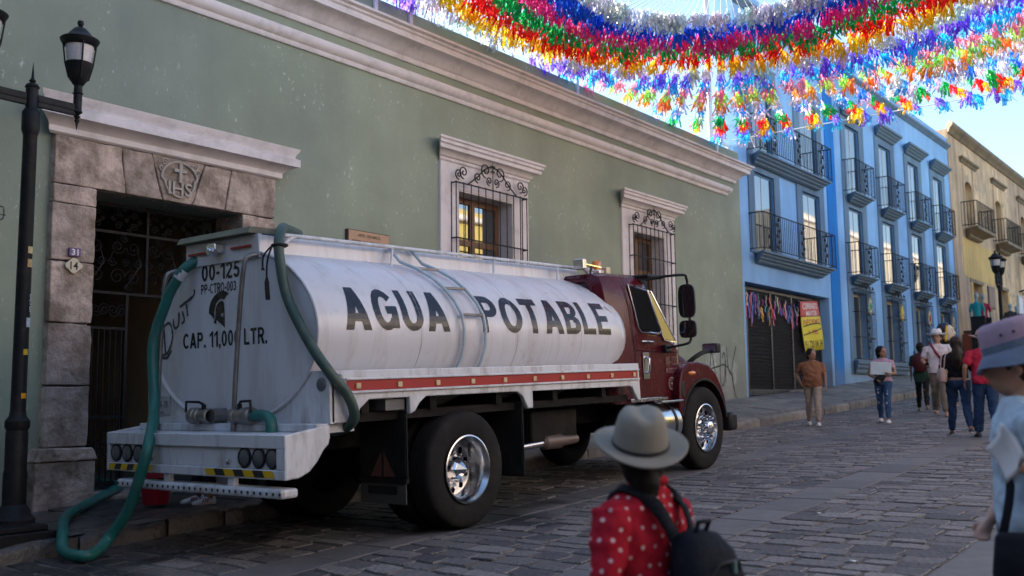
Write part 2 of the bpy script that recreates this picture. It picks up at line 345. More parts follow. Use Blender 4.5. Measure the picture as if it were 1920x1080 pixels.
def stone_mb(cx, cy, hx, hy, slab, mb, origin=None):
    j = 0.008 if slab else 0.014; g_ = 0.004; c = 0.006 if slab else 0.008
    dz = rnd.uniform(-0.004, 0.003) if slab else rnd.uniform(-0.005, 0.004); tx, ty = (rnd.gauss(0, 0.004 if slab else 0.008) for _ in '12')
    if slab: tx *= 0.4
    out, top = [], []
    for sx, sy in ((-1, -1), (0.1, -1), (1, -1), (1, 0.05), (1, 1), (-0.1, 1), (-1, 1), (-1, -0.05)):
        px = cx+sx*(hx-g_)+rnd.uniform(-j, j*0.4)*(sx if sx else 1); py = cy+sy*(hy-g_)+rnd.uniform(-j, j*0.4)*(sy if sy else 1)
        if abs(sx) == 1 and abs(sy) == 1 and not slab: px -= sx*rnd.uniform(0, 0.012); py -= sy*rnd.uniform(0, 0.02)
        out.append((px, py)); top.append((px-sx*c*rnd.uniform(0.6, 1.3), py-sy*c*rnd.uniform(0.6, 1.3)))
    o = origin or (0, 0, 0)
    def P(p, h): return (p[0]-o[0], p[1]-o[1], gz(p[0], p[1])+h+(p[0]-cx)*tx+(p[1]-cy)*ty-o[2])
    v = [P(p, dz-0.05) for p in out]+[P(p, dz-0.006) for p in out]+[P(p, dz) for p in top]
    f = [(i, (i+1) % 8, (i+1) % 8+8, i+8) for i in range(8)]+[(i+8, (i+1) % 8+8, (i+1) % 8+16, i+16) for i in range(8)]+[tuple(range(16, 24))]
    return mb.add(v, f)
def to_px(p):
    d = Vector(p)-cam.location if False else Vector(p)-Vector((0, 0, 1.435)); w = d.dot(fw)
    return (960+1867*d.dot(rt)/w, 540-1867*d.dot(up)/w, w) if w > 0.2 else (-9e3, 0, -1)
def seen_size(s):
    x, y, w = to_px((s[0], s[1], gz(s[0], s[1])))
    if not (0 < x < 1920 and 0 < y < 1085): return 0
    if 3.6 < s[0] < 12 and s[1] > 5.7: return 0
    if 1110 < x < 1420 and y > 770: return 0
    return s[2]*s[3]/w**3
stones.sort(key=lambda s: -seen_size(s))
near = [s for s in stones[:330]]
cnt = {False: 0, True: 0}; rest = {False: MB(), True: MB()}
for s in stones:
    k = s[4]
    if cnt[k] < (250 if not k else 45) and seen_size(s) > 0:
        cnt[k] += 1; o_ = (s[0], s[1], gz(s[0], s[1]))
        ob = stone_mb(*s, MB(), o_).build('paving_slab' if k else 'cobblestone', m_slab if k else m_cob, road, smooth=22); ob.location = o_
    else: stone_mb(*s, rest[k])
rest[False].build('cobblestones', m_cob, road, smooth=22)['kind'] = 'stuff'
rest[True].build('paving_slabs', m_slab, road, smooth=22)['kind'] = 'stuff'

pav = struct(MB().grid(lambda x, y: (x, y, wz(x, y)-0.02), xs, [8.18, 8.6, 9.1, 9.6, 10.45]).build('pavement', m_joint, smooth=60))
kerb = struct(MB().grid(lambda x, y: (x, 8.20, gz(x, 8.2)-0.1+y*0.22), xs, [0, 1]).build('kerb', m_joint, smooth=0))
x = -3.0; nk = 0
while x < 60:
    w = rnd.uniform(0.55, 1.0); ring = []
    mb = MB(); ya, yb = 8.13+rnd.uniform(-0.012, 0.012), 8.42; rr_ = rnd.uniform(0.03, 0.05); hz = rnd.uniform(-0.012, 0.014)
    for k in range(10):
        xx = x+0.012+(w-0.024)*k/9; e = 0.02 if k in (0, 9) else 0; q = rnd.uniform(-0.022, 0.018); b0 = gz(xx, 8.2); tz = wz(xx, 8.2)+hz+rnd.uniform(-0.014, 0.010)
        ring.append([(xx, ya+e+q, b0-0.06), (xx, ya+e+q, tz-rr_*1.4-e), (xx, ya+rr_*0.45+q, tz-rr_*0.35-e), (xx, ya+rr_*1.3+q, tz-e), (xx, yb, tz-e), (xx, yb, b0-0.06)])
    mb.loft(ring); mb.build('kerb_stone', m_kerb, kerb, smooth=55); x += w
# flagstones
fl_rest = MB()
x = -2.0
while x < 52:
    w = rnd.uniform(0.5, 0.8); y = 8.43
    while y < 10.08:
        d = min(rnd.uniform(0.42, 0.75), 10.1-y)
        if 10.1-y-d < 0.2: d = 10.1-y
        cx, cy = x+w/2+rnd.uniform(-.04, .04), y+d/2; mb = MB(); h = rnd.uniform(-0.008, 0.006)
        pts = [(cx+sx*(w/2-0.008)+rnd.uniform(-.012, .012), cy+sy*(d/2-0.007)) for sx, sy in ((-1, -1), (1, -1), (1, 1), (-1, 1))]
        ins = [(px+(cx-px)*0.05, py+(cy-py)*0.05) for px, py in pts]
        v = [(p[0], p[1], wz(*p)-0.04) for p in pts]+[(p[0], p[1], wz(*p)+h-0.006) for p in pts]+[(p[0], p[1], wz(*p)+h) for p in ins]
        (mb if x < 42 else fl_rest).add(v, [(i, (i+1) % 4, (i+1) % 4+4, i+4) for i in range(4)]+[(i+4, (i+1) % 4+4, (i+1) % 4+8, i+8) for i in range(4)]+[(8, 9, 10, 11)])
        if x < 42: mb.build('flagstone', m_flag, pav, smooth=40)
        y += d
    x += w
fl_rest.build('flagstones', m_flag, pav, smooth=40)['kind'] = 'stuff'

# ------------------------------------------------------------------ house front helpers
def wall_mb(x0, x1, z0, z1, holes, y, depth=0.5, bk=8):
    """front face with real openings and reveals; holes = (xa, xb, za, zb)"""
    X = sorted({x0, x1, *[h[0] for h in holes], *[h[1] for h in holes]}); Z = sorted({z0, z1, *[h[2] for h in holes], *[h[3] for h in holes]})
    mb = MB()
    for i in range(len(X)-1):
        for j in range(len(Z)-1):
            cx, cz = (X[i]+X[i+1])/2, (Z[j]+Z[j+1])/2
            if any(h[0] < cx < h[1] and h[2] < cz < h[3] for h in holes): continue
            mb.add([(X[i], y, Z[j]), (X[i+1], y, Z[j]), (X[i+1], y, Z[j+1]), (X[i], y, Z[j+1])], [(0, 1, 2, 3)])
    for a, b, c, d in holes:
        e = y+depth
        mb.add([(a, y, c), (a, e, c), (a, e, d), (a, y, d)], [(0, 1, 2, 3)]); mb.add([(b, y, c), (b, e, c), (b, e, d), (b, y, d)], [(3, 2, 1, 0)])
        mb.add([(a, y, d), (a, e, d), (b, e, d), (b, y, d)], [(0, 1, 2, 3)]); mb.add([(a, y, c), (a, e, c), (b, e, c), (b, y, c)], [(3, 2, 1, 0)])
    mb.add([(x0, y, z0), (x0, y+bk, z0), (x0, y+bk, z1), (x0, y, z1)], [(0, 1, 2, 3)]); mb.add([(x1, y, z0), (x1, y+bk, z0), (x1, y+bk, z1), (x1, y, z1)], [(3, 2, 1, 0)])
    mb.add([(x0, y, z1), (x1, y, z1), (x1, y+0.4, z1), (x0, y+0.4, z1)], [(0, 1, 2, 3)])
    mb.add([(x0, y+0.4, z1), (x1, y+0.4, z1), (x1, y+0.4, z1-0.5), (x0, y+0.4, z1-0.5)], [(0, 1, 2, 3)])
    mb.add([(x0, y+0.4, z1-0.5), (x1, y+0.4, z1-0.5), (x1, y+bk, z1-0.5), (x0, y+bk, z1-0.5)], [(0, 1, 2, 3)])
    mb.add([(x0, y+bk, z0), (x1, y+bk, z0), (x1, y+bk, z1-0.5), (x0, y+bk, z1-0.5)], [(3, 2, 1, 0)])
    return mb
def wpart(mb, name, mt, parent, smooth=35, bevel=0): return mb.build(name, mt, parent, smooth, bevel, world=True)
def moulding(x0, x1, yw, prof, ret=True):
    """cornice: prof = (projection, z) from bottom to top, swept along X with returned ends"""
    mb = MB(); pr = [(0, prof[0][1])]+list(prof)+[(0, prof[-1][1])]; r_ = []
    for xx, s in ((x0, 0), (x0, -1), (x1, 1), (x1, 0)):
        r_.append([(xx+(s*p if ret else 0), yw-(p if s else 0)-(0 if s else -0.02), z) for p, z in pr])
    mb.loft([r_[0], r_[1], r_[2], r_[3]], cap=True) if ret else mb.loft([r_[1], r_[2]])
    return mb
# ------------------------------------------------------------------ green house
YW = 10.10
GB = thing('green_house', 'long low green limewashed house front with white cornices behind the tanker truck', 'house', (7, YW, 0.4))
DOOR = (5.55, 7.46, -0.6, 3.765)
WINS = [(11.55, 12.95, 2.1, 4.74), (16.80, 18.05, 2.4, 4.78)]
wpart(wall_mb(-10, 21.80, -1.5, 7.30, [DOOR]+WINS, YW, 0.75), 'wall', m_green, GB, 0)
wpart(moulding(-8.8, 21.05, YW, [(0.03, 6.14), (0.05, 6.17), (0.05, 6.20), (0.11, 6.23), (0.13, 6.27), (0.13, 6.31), (0.09, 6.33), (0.09, 6.345)]), 'string_course', m_trim, GB, 40)
wpart(moulding(-8.8, 21.50, YW, [(0.03, 6.50), (0.05, 6.53), (0.05, 6.57), (0.10, 6.60), (0.14, 6.66), (0.22, 6.71), (0.30, 6.73), (0.30, 6.81), (0.33, 6.83), (0.33, 6.86), (0.38, 6.88), (0.38, 6.915), (0.12, 6.96)]), 'cornice', m_trim, GB, 40)
for xx, za in ((9.72, 6.95), (10.45, 6.95), (20.6, 6.95), (14.9, 6.95)):
    wpart(MB().box(xx, xx+0.07, YW-0.05, YW-0.002, za, 7.42), 'parapet_post', m_trim, GB, 0, 0.008)
# stone doorway: jamb blocks, voussoirs, keystone
def rough_block(poly, y0, y1, name, amp=0.006):
    mb = MB().prism(poly, 'y', y0, y1); o = wpart(mb, name, m_stone, GB, 35, 0.014)
    sd = o.modifiers.new('sub', 'SUBSURF'); sd.subdivision_type = 'SIMPLE'; sd.levels = 3; sd.render_levels = 3
    tx = bpy.data.textures.get('rough') or bpy.data.textures.new('rough', 'CLOUDS'); tx.noise_scale = 0.16
    dp = o.modifiers.new('rough', 'DISPLACE'); dp.texture = tx; dp.strength = 0.03; dp.mid_level = 0.5; dp.texture_coords = 'GLOBAL'
    return o
YS = 10.0
def jamb(xa, xb, cuts, inner):
    for i in range(len(cuts)-1):
        j = rnd.uniform(-0.012, 0.012)
        rough_block([(xa+(j if inner > 0 else 0), cuts[i]+0.006), (xb+(0 if inner > 0 else j), cuts[i]+0.006), (xb, cuts[i+1]-0.006), (xa, cuts[i+1]-0.006)], YS, YS+0.7, 'jamb_block')
jamb(5.08, 5.555, [1.02, 1.65, 2.3, 2.95, 3.56, 3.765], 1); jamb(7.455, 7.95, [1.05, 1.7, 2.2, 2.9, 3.5, 3.765], -1)
for xa, xb in ((4.97, 5.60), (7.41, 8.05)):
    rough_block([(xa, 0.25), (xb, 0.25), (xb, 0.88), (xa, 0.88)], YS-0.09, YS+0.65, 'plinth_block')
    rough_block([(xa-0.02, 0.885), (xb+0.02, 0.885), (xb-0.04, 1.015), (xa+0.04, 1.015)], YS-0.11, YS+0.65, 'plinth_cap')
lt, lb = 4.275, 3.768
tops = [5.08, 5.83, 6.20, 6.90, 7.28, 7.95]; bots = [5.08, 5.90, 6.36, 6.74, 7.20, 7.95]
for i in range(5):
    o = rough_block([(bots[i]+0.005, lb), (bots[i+1]-0.005, lb), (tops[i+1]-0.005, lt), (tops[i]+0.005, lt)], YS, YS+0.7, 'keystone' if i == 2 else 'voussoir')
    if i == 2: o['label'] = 'carved keystone with a cross over the letters IHS'; key = o
yk = YS-0.006
def carve(mb, name): return wpart(mb, name, mat('carved_stone', (0.44, 0.375, 0.31), 0.85, var=0.2, vs_=8, bmp=0.6, bs=30, bd=0.01), key, 40, 0.006)
carve(MB().box(6.535, 6.575, yk-0.035, yk+0.03, 3.99, 4.22).box(6.47, 6.534, yk-0.033, yk+0.03, 4.11, 4.15).box(6.576, 6.64, yk-0.033, yk+0.03, 4.11, 4.15), 'carved_cross')
def on_key(u, v): return (6.40+u, yk-0.03, 3.84+v)
tm = text_mb('IHS', 0.31, 0.16, on_key, 0.01); n0 = len(tm.v)
tm.v += [(a, b+0.04, c) for a, b, c in tm.v]
eb = {}
for f in tm.f:
    for i in range(len(f)): e = (f[i], f[(i+1) % len(f)]); eb[tuple(sorted(e))] = eb.get(tuple(sorted(e)), 0)+1
tm.f += [(a, b, b+n0, a+n0) for (a, b), c in eb.items() if c == 1]
carve(tm, 'carved_letters')
ring = [(6.555+0.235*math.cos(t)*(1.0 if math.sin(t) > 0 else 0.85), yk-0.008, 4.03+0.205*math.sin(t)) for t in [2*math.pi*i/36 for i in range(36)]]
carve(MB().tube(ring, 0.016, 6, closed=True), 'carved_border')
sc = MB()
for cx, cz, s in ((6.36, 4.21, 1), (6.75, 4.21, -1), (6.32, 4.14, -1), (6.79, 4.14, 1)): sc.tube([(u, yk-0.004, v) for u, v in spiral((cx, cz), 0.045, 0.5, 1.3, sgn=s)], 0.010, 5)
carve(sc, 'carved_scroll')
wpart(moulding(5.04, 7.98, YS+0.02, [(0.02, 4.28), (0.05, 4.30), (0.05, 4.36), (0.08, 4.39), (0.16, 4.43), (0.21, 4.44), (0.21, 4.535), (0.19, 4.545), (0.16, 4.56), (0.17, 4.60), (0.20, 4.64), (0.21, 4.675), (0.02, 4.70)]), 'door_cornice', m_trim, GB, 40)
# passage behind the doorway
ps = MB(); X0, X1, Y0, Y1 = 5.2, 7.9, 10.86, 16.5
ps.add([(X0, Y0, 0), (X0, Y1, 0), (X0, Y1, 4.2), (X0, Y0, 4.2)], [(0, 1, 2, 3)]).add([(X1, Y0, 0), (X1, Y1, 0), (X1, Y1, 4.2), (X1, Y0, 4.2)], [(0, 1, 2, 3)])
ps.add([(X0, Y1, 0), (X1, Y1, 0), (X1, Y1, 4.2), (X0, Y1, 4.2)], [(0, 1, 2, 3)]).add([(X0, Y0, 4.2), (X1, Y0, 4.2), (X1, Y1, 4.2), (X0, Y1, 4.2)], [(0, 1, 2, 3)])
wpart(ps, 'passage', m_inside, GB, 0)
wpart(MB().box(4.9, 8.2, 10.75, 16.4, 0.2, 0.50), 'passage_floor', m_flag, GB, 0)
wpart(MB().box(6.35, 6.95, 13.0, 13.4, 0.5, 4.1), 'passage_pillar', m_inside, GB, 0, 0.03)
wpart(MB().box(5.6, 7.42, 9.93, 10.9, 0.1, 0.50), 'threshold', m_stone, GB, 35, 0.02)
# iron gate: overlight of scrolls above a transom, one leaf of bars below
GT = thing('iron_gate', 'black wrought iron scrollwork gate closing the stone doorway', 'gate', (6.5, 10.55, 0.5))
yg = 10.55
gf = MB()
for a in ((5.56, 5.60, 0.5, 3.76), (7.41, 7.45, 0.5, 3.76), (6.49, 6.52, 2.74, 3.76)): gf.box(a[0], a[1], yg-0.02, yg+0.02, a[2], a[3])
for z in (2.72, 3.42, 3.73): gf.box(5.60, 7.41, yg-0.018, yg+0.018, z-0.015, z+0.015)
gf.box(5.60, 6.28, yg-0.018, yg+0.018, 2.30, 2.33).box(5.60, 6.28, yg-0.018, yg+0.018, 1.30, 1.33).box(5.60, 6.28, yg-0.018, yg+0.018, 0.56, 0.60).box(6.25, 6.285, yg-0.02, yg+0.02, 0.5, 2.72)
wpart(gf, 'gate_frame', m_iron, GT, 0)
for row, (za, zb) in enumerate(((2.75, 3.40), (3.44, 3.71))):
    for k in range(4):
        cx = 5.70+0.46*k+0.08; hgt = zb-za; sc = MB()
        for q, (dx, dz, r_) in enumerate(((-0.10, 0.78, 0.09), (0.10, 0.78, 0.09), (-0.10, 0.25, 0.10), (0.10, 0.25, 0.10), (-0.17, 0.52, 0.06), (0.17, 0.52, 0.06), (0, 0.5, 0.05), (-0.03, 0.95, 0.05), (0.05, 0.06, 0.05))):
            s = 1 if dx > 0 else -1; r2 = r_*min(1.0, hgt/0.55)
            sc.tube([(u, yg+0.004*s, v) for u, v in spiral((cx+dx, za+dz*hgt), r2, math.pi/2*(1+s), 1.6, sgn=s*(1 if dz > .5 else -1))], 0.0075, 4)
        sc.tube([(cx-0.2, yg, za+0.5*hgt), (cx-0.1, yg, za+0.95*hgt), (cx, yg, za+0.55*hgt), (cx+0.1, yg, za+0.95*hgt), (cx+0.2, yg, za+0.5*hgt), (cx, yg, za+0.02)], 0.008, 4)
        wpart(sc, 'scroll_panel', m_iron, GT, 50)
bar = None
for k in range(9):
    xb = 5.66+0.07*k
    if bar is None:
        bar = MB().cyl((0, 0, 0.58), (0, 0, 2.31), 0.009, n=6).mesh('bar', m_iron)
    o = link('bar', bar, GT, True); o.location = (xb, yg, 0)
sc = MB()
for k in range(3):
    for s in (-1, 1): sc.tube([(u, yg, v) for u, v in spiral((5.72+0.22*k+s*0.05, 2.52), 0.08, 0, 1.7, sgn=s)], 0.007, 4).tube([(u, yg, v) for u, v in spiral((5.72+0.22*k+s*0.05, 0.95), 0.1, 0, 1.7, sgn=s)], 0.007, 4)
wpart(sc, 'scroll_panel', m_iron, GT, 50)
# windows with surround, cornice, grille
def crest(mb, cx, zb, hw, y, h):
    for s in (-1, 1):
        mb.tube([(cx, y, zb+h*0.95), (cx+s*hw*0.12, y, zb+h*0.92), (cx+s*hw*0.28, y, zb+h*0.70), (cx+s*hw*0.45, y, zb+h*0.36), (cx+s*hw*0.68, y, zb+0.01)], 0.012, 5)
        for dx, dz, r_ in ((0.20, 0.30, 0.10), (0.42, 0.14, 0.07), (0.80, 0.17, 0.085), (0.93, 0.12, 0.07), (0.10, 0.13, 0.06)):
            mb.tube([(u, y, v) for u, v in spiral((cx+s*hw*dx, zb+(dz+0.02)*h/0.42), r_*1.25*h/0.40, -math.pi/2, 1.5, sgn=s)], 0.011, 5)
    mb.cyl((cx, y, zb), (cx, y, zb+h*1.22), 0.010, 0.004, 5)
    mb.obox((cx, y, zb+h*0.98), (0.10, 0.02, 0.025)).obox((cx, y, zb+h*0.78), (0.07, 0.02, 0.02))
for i, (xa, xb, za, zb) in enumerate(WINS):
    sa, sb = xa-0.42, xb+0.40
    st = zb+0.40
    for nm, bx in (('surround', (sa, xa-0.001, YW-0.045, YW+0.1, za-0.2, st)), ('surround', (xb+0.001, sb, YW-0.045, YW+0.1, za-0.2, st)), ('surround', (xa, xb, YW-0.043, YW+0.1, zb+0.001, st-0.001))):
        wpart(MB().box(*bx), nm, m_trim, GB, 0, 0.006)
    wpart(MB().box(sa-0.06, sb+0.06, YW-0.15, YW+0.05, za-0.32, za-0.205), 'sill', m_trim, GB, 0, 0.01)
    wpart(moulding(sa, sb, YW-0.03, [(0.01, st+0.003), (0.03, st+0.02), (0.03, st+0.06), (0.06, st+0.07), (0.08, st+0.11), (0.13, st+0.14), (0.18, st+0.15), (0.18, st+0.21), (0.21, st+0.225), (0.21, st+0.27), (0.235, st+0.285), (0.235, st+0.32), (0.02, st+0.345)]), 'window_cornice', m_trim, GB, 40)
    # white reveal lining
    yr = YW+0.27
    wpart(MB().box(xa-0.001, xa+0.02, YW-0.03, yr, za, zb).box(xb-0.02, xb+0.001, YW-0.03, yr, za, zb).box(xa+0.02, xb-0.02, YW-0.03, yr, zb-0.02, zb+0.001), 'reveal', m_trim, GB, 0)
    w = MB(); cx = (xa+xb)/2; zt = zb-0.75
    for bx in ((xa+0.02, xa+0.11), (cx-0.06, cx+0.06), (xb-0.11, xb-0.02)): w.box(bx[0], bx[1], yr, yr+0.07, za, zb-0.02)
    for z in ((za, za+0.1), (zt-0.05, zt+0.05), (zb-0.12, zb-0.02)): w.box(xa+0.111, cx-0.061, yr+0.004, yr+0.066, *z).box(cx+0.061, xb-0.111, yr+0.004, yr+0.066, *z)
    wf = wpart(w, 'window', m_wood, GB, 0, 0.006)
    for (pa, pb) in ((xa+0.11, cx-0.06), (cx+0.06, xb-0.11)):
        for (qa, qb) in ((za+0.1, zt-0.05), (zt+0.05, zb-0.12)): wpart(MB().box(pa, pb, yr+0.03, yr+0.038, qa, qb), 'pane', m_glass, wf, 0)
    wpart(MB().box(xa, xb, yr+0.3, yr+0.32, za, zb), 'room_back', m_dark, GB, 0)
    gr = thing('window_grille', ['black iron window grille with scrolled crest, the one nearer the stone doorway', 'black iron window grille with scrolled crest, behind the truck cab'][i], 'grille', (cx, YW-0.2, za), 0, 'scroll topped window grilles on the green wall')
    ga, gb_ = xa-0.18, xb+0.22; yf = YW-0.15; zt_ = zb+0.08; f = MB()
    for z in (za-0.05, zt_, za+0.95, za+1.85):
        f.obox(((ga+gb_)/2, yf, z), (gb_-ga, 0.012, 0.022))
        for xx in (ga, gb_): f.obox((xx, (yf+YW)/2, z), (0.014, YW-yf+0.02, 0.02))
    wpart(f, 'grille_frame', m_iron, gr, 0)
    nb = 11; bm_ = MB().cyl((0, 0, za-0.06), (0, 0, zt_+0.02), 0.0085, n=6).mesh('bar', m_iron)
    for k in range(nb):
        o = link('bar', bm_, gr, True); o.location = (ga+(gb_-ga)*k/(nb-1), yf+0.002, 0)
    for xx in (ga, gb_):
        o = link('bar', bm_, gr, True); o.location = (xx, yf+0.10, 0)
    c = MB(); crest(c, (ga+gb_)/2, zt_, (gb_-ga)/2, yf, 0.40); wpart(c, 'crest', m_iron, gr, 50)
# plaque, number tiles
m_plq = mat('brass_plate', (0.50, 0.29, 0.17), 0.5, var=0.12, vs_=8, bmp=0.1); m_ink = mat('black_ink', (0.02, 0.018, 0.016), 0.6, bmp=0)
sg = thing('wall_sign', 'small copper coloured wall sign with two lines of black lettering on the green wall', 'sign', (9.6, YW, 3.6))
wpart(MB().box(9.22, 10.03, YW-0.05, YW-0.003, 3.555, 3.82), 'sign_board', mat('dark_board', (0.05, 0.03, 0.02), 0.6), sg, 0, 0.006)
wpart(MB().box(9.235, 10.015, YW-0.062, YW-0.051, 3.568, 3.807), 'sign_plate', m_plq, sg, 0, 0.003)
wpart(text_mb('ARTE, CERAMICA,', 0.44, 0.05, lambda u, v: (9.40+u, YW-0.0635, 3.72+v), 0.012), 'lettering', m_ink, sg, 0)
wpart(text_mb('JOYERIA Y GASTRONOMIA', 0.66, 0.055, lambda u, v: (9.29+u, YW-0.0635, 3.625+v), 0.012), 'lettering', m_ink, sg, 0)
nt = thing('number_tile', 'cream tile with the number 14 on the stone door jamb', 'tile', (5.3, YS, 2.9))
tl = [(5.31+0.085*math.cos(t)*(1+0.12*math.cos(4*t)), 2.90+0.075*math.sin(t)*(1+0.12*math.cos(4*t))) for t in [2*math.pi*i/24 for i in range(24)]]
wpart(MB().prism(tl, 'y', YS-0.045, YS-0.012), 'tile', mat('cream_tile', (0.60, 0.52, 0.36), 0.35, var=0.1), nt, 35, 0.004)
wpart(text_mb('14', 0.085, 0.085, lambda u, v: (5.268+u, YS-0.047, 2.858+v), 0.02), 'lettering', m_ink, nt, 0)
n2 = thing('number_plate', 'small purple enamel plate with white figures above the cream number tile', 'number plate', (5.3, YS, 3.0))
wpart(MB().box(5.255, 5.385, YS-0.04, YS-0.012, 3.0, 3.09), 'plate', mat('purple_enamel', (0.07, 0.02, 0.14), 0.3), n2, 0, 0.004)
wpart(text_mb('31', 0.075, 0.065, lambda u, v: (5.28+u, YS-0.0415, 3.013+v), 0.02), 'lettering', mat('white_print', (0.75, 0.75, 0.75), 0.5, bmp=0), n2, 0)
# graffiti strokes, flat print on the wall
def ribbon(pts, w, y):
    mb = MB(); L = []
    for i, p in enumerate(pts):
        a = Vector(pts[max(0, i-1)]); b = Vector(pts[min(len(pts)-1, i+1)]); d = (b-a); nn = Vector((-d.y, d.x)).normalized()*w*rnd.uniform(0.6, 1.1) if d.length else Vector((w, 0))
        L.append([(p[0]+nn.x, y, p[1]+nn.y), (p[0]-nn.x, y, p[1]-nn.y)])
    for i in range(len(L)-1): mb.add([L[i][0], L[i][1], L[i+1][1], L[i+1][0]], [(0, 1, 2, 3)])
    return mb
def curve_pts(c, k=8):
    out = []
    c = [c[0]]+list(c)+[c[-1]]
    for i in range(1, len(c)-2):
        for j in range(k):
            t = j/k; a, b, d, e = c[i-1], c[i], c[i+1], c[i+2]
            out.append(tuple(0.5*((2*b[q])+(-a[q]+d[q])*t+(2*a[q]-5*b[q]+4*d[q]-e[q])*t*t+(-a[q]+3*b[q]-3*d[q]+e[q])*t**3) for q in range(len(b))))
    out.append(c[-2]); return out
gf_ = MB()
for st in ([(19.9, 1.75), (20.05, 2.55)], [(20.05, 2.55), (20.35, 1.6)], [(20.0, 2.1), (20.3, 2.15), (20.7, 2.2), (21.0, 2.0), (21.1, 1.75)], [(20.5, 2.5), (20.45, 1.9), (20.6, 1.75), (20.75, 2.3)], [(20.8, 2.6), (20.85, 2.2), (20.95, 2.0)], [(21.3, 2.65), (21.05, 2.1), (21.15, 1.6), (21.3, 1.4)], [(20.2, 1.45), (20.4, 1.6), (20.6, 1.5), (20.5, 1.3), (20.2, 1.35), (20.2, 1.48)], [(19.75, 2.0), (20.0, 1.95), (20.15, 1.65)], [(20.55, 2.35), (20.7, 2.45), (20.72, 1.8)]):
    r_ = ribbon(curve_pts(st), 0.024, YW-0.003); gf_.add(r_.v, r_.f)
wpart(gf_, 'graffiti', mat('faded_spray_paint', (0.055, 0.06, 0.055), 0.8, var=0.3, bmp=0), GB, 0)
g3 = MB()
for st in ([(4.33, 3.42), (4.47, 3.45), (4.42, 3.37), (4.48, 3.31), (4.36, 3.30)], [(4.52, 3.42), (4.62, 3.44), (4.62, 3.32), (4.53, 3.32), (4.52, 3.42)], [(4.25, 3.38), (4.65, 3.36)]):
    r_ = ribbon(curve_pts(st), 0.009, YW-0.003); g3.add(r_.v, r_.f)
wpart(g3, 'graffiti', mat('grey_spray_paint', (0.07, 0.08, 0.075), 0.8, bmp=0), GB, 0)
# pale patch of bare plaster behind the graffiti
pp = []
for i in range(40):
    t = 2*math.pi*i/40; rr_ = 0.75+0.35*noise.noise((math.cos(t)*2, math.sin(t)*2, 3)); pp.append((20.5+rr_*math.cos(t)*1.05, 2.0+rr_*math.sin(t)*0.75))
wpart(MB().add([(a, YW-0.0015, b) for a, b in pp], [tuple(range(40))]), 'bare_patch', wall_paint('bare_plaster', (0.40, 0.43, 0.35), (0.62, 0.6, 0.55), 0.5), GB, 0)
# ------------------------------------------------------------------ blue house
m_blue = wall_paint('blue_limewash', (0.31, 0.55, 0.87), (0.42, 0.63, 0.89), 0.70, 0.15)
m_strip = wall_paint('deep_blue_paint', (0.02, 0.23, 0.66), (0.08, 0.3, 0.7), 0.74, 0.15)
m_band = wall_paint('grey_blue_paint', (0.18, 0.28, 0.39), (0.28, 0.40, 0.50), 0.68, 0.25)
m_sl = mat('slate_blue_stone', (0.13, 0.20, 0.27), 0.8, var=0.2, vs_=5, bmp=0.4, bs=25, stretch=(1, 1, 6))
m_bdark = mat('dark_blue_frame', (0.02, 0.09, 0.19), 0.4)
BY = 10.12
BH = thing('blue_house', 'tall three storey bright blue house with iron balconies beside the green house', 'house', (31, BY, 1.6))
CX = [29.90, 33.00, 36.10, 39.20]; OW = 0.60
holes = [(21.95, 27.42, 0.5, 4.22)]
bay = []
for (wa, wb) in ((22.65, 23.85), (25.73, 26.95)):
    for (za, zb) in ((4.98, 7.02), (7.46, 9.55)): bay.append((wa, wb, za, zb))
cols = []
for c in CX:
    for (za, zb) in ((2.58, 4.56), (5.04, 7.10), (7.50, 9.65)): cols.append((c-OW, c+OW, za, zb))
holes += bay+cols
wpart(wall_mb(21.82, 41.05, 0.0, 11.6, holes, BY, 0.42, 0.46), 'wall', m_blue, BH, 0)
wpart(MB().box(21.9, 41.0, BY+0.5, BY+9, 0.0, 6.9), 'back_wing', m_trim, BH, 0)
wpart(MB().box(27.62, 28.34, BY-0.02, BY+0.02, 1.0, 11.15), 'deep_blue_strip', m_strip, BH, 0, 0.004)
wpart(moulding(21.9, 40.9, BY, [(0.03, 11.12), (0.06, 11.15), (0.10, 11.2), (0.15, 11.24), (0.15, 11.31), (0.03, 11.34)]), 'roof_cornice', m_band, BH, 40)
# grey-blue bands round the window columns (a plate with the openings cut out)
def band(xa, xb, za, zb, hs):
    X = sorted({xa, xb, *[h[0] for h in hs], *[h[1] for h in hs]}); Z = sorted({za, zb, *[h[2] for h in hs], *[h[3] for h in hs]}); mb = MB()
    for i in range(len(X)-1):
        for j in range(len(Z)-1):
            c = ((X[i]+X[i+1])/2, (Z[j]+Z[j+1])/2)
            if not any(h[0] < c[0] < h[1] and h[2] < c[1] < h[3] for h in hs): mb.add([(X[i], BY-0.035, Z[j]), (X[i+1], BY-0.035, Z[j]), (X[i+1], BY-0.035, Z[j+1]), (X[i], BY-0.035, Z[j+1])], [(0, 1, 2, 3)])
    for (a, b, c, d) in [(xa, xb, za, zb)]+list(hs):
        for (p, q) in (((a, c), (a, d)), ((b, c), (b, d)), ((a, c), (b, c)), ((a, d), (b, d))):
            mb.add([(p[0], BY-0.035, p[1]), (q[0], BY-0.035, q[1]), (q[0], BY+0.01, q[1]), (p[0], BY+0.01, p[1])], [(0, 1, 2, 3)])
    return wpart(mb, 'window_band', m_band, BH, 0)
for c in CX: band(c-0.97, c+1.02, 2.12, 9.88, [h for h in cols if abs((h[0]+h[1])/2-c) < .1])
for a, b in ((22.33, 24.2), (25.34, 27.3)): band(a, b, 4.97, 9.9, [h for h in bay if a < h[0] < b])
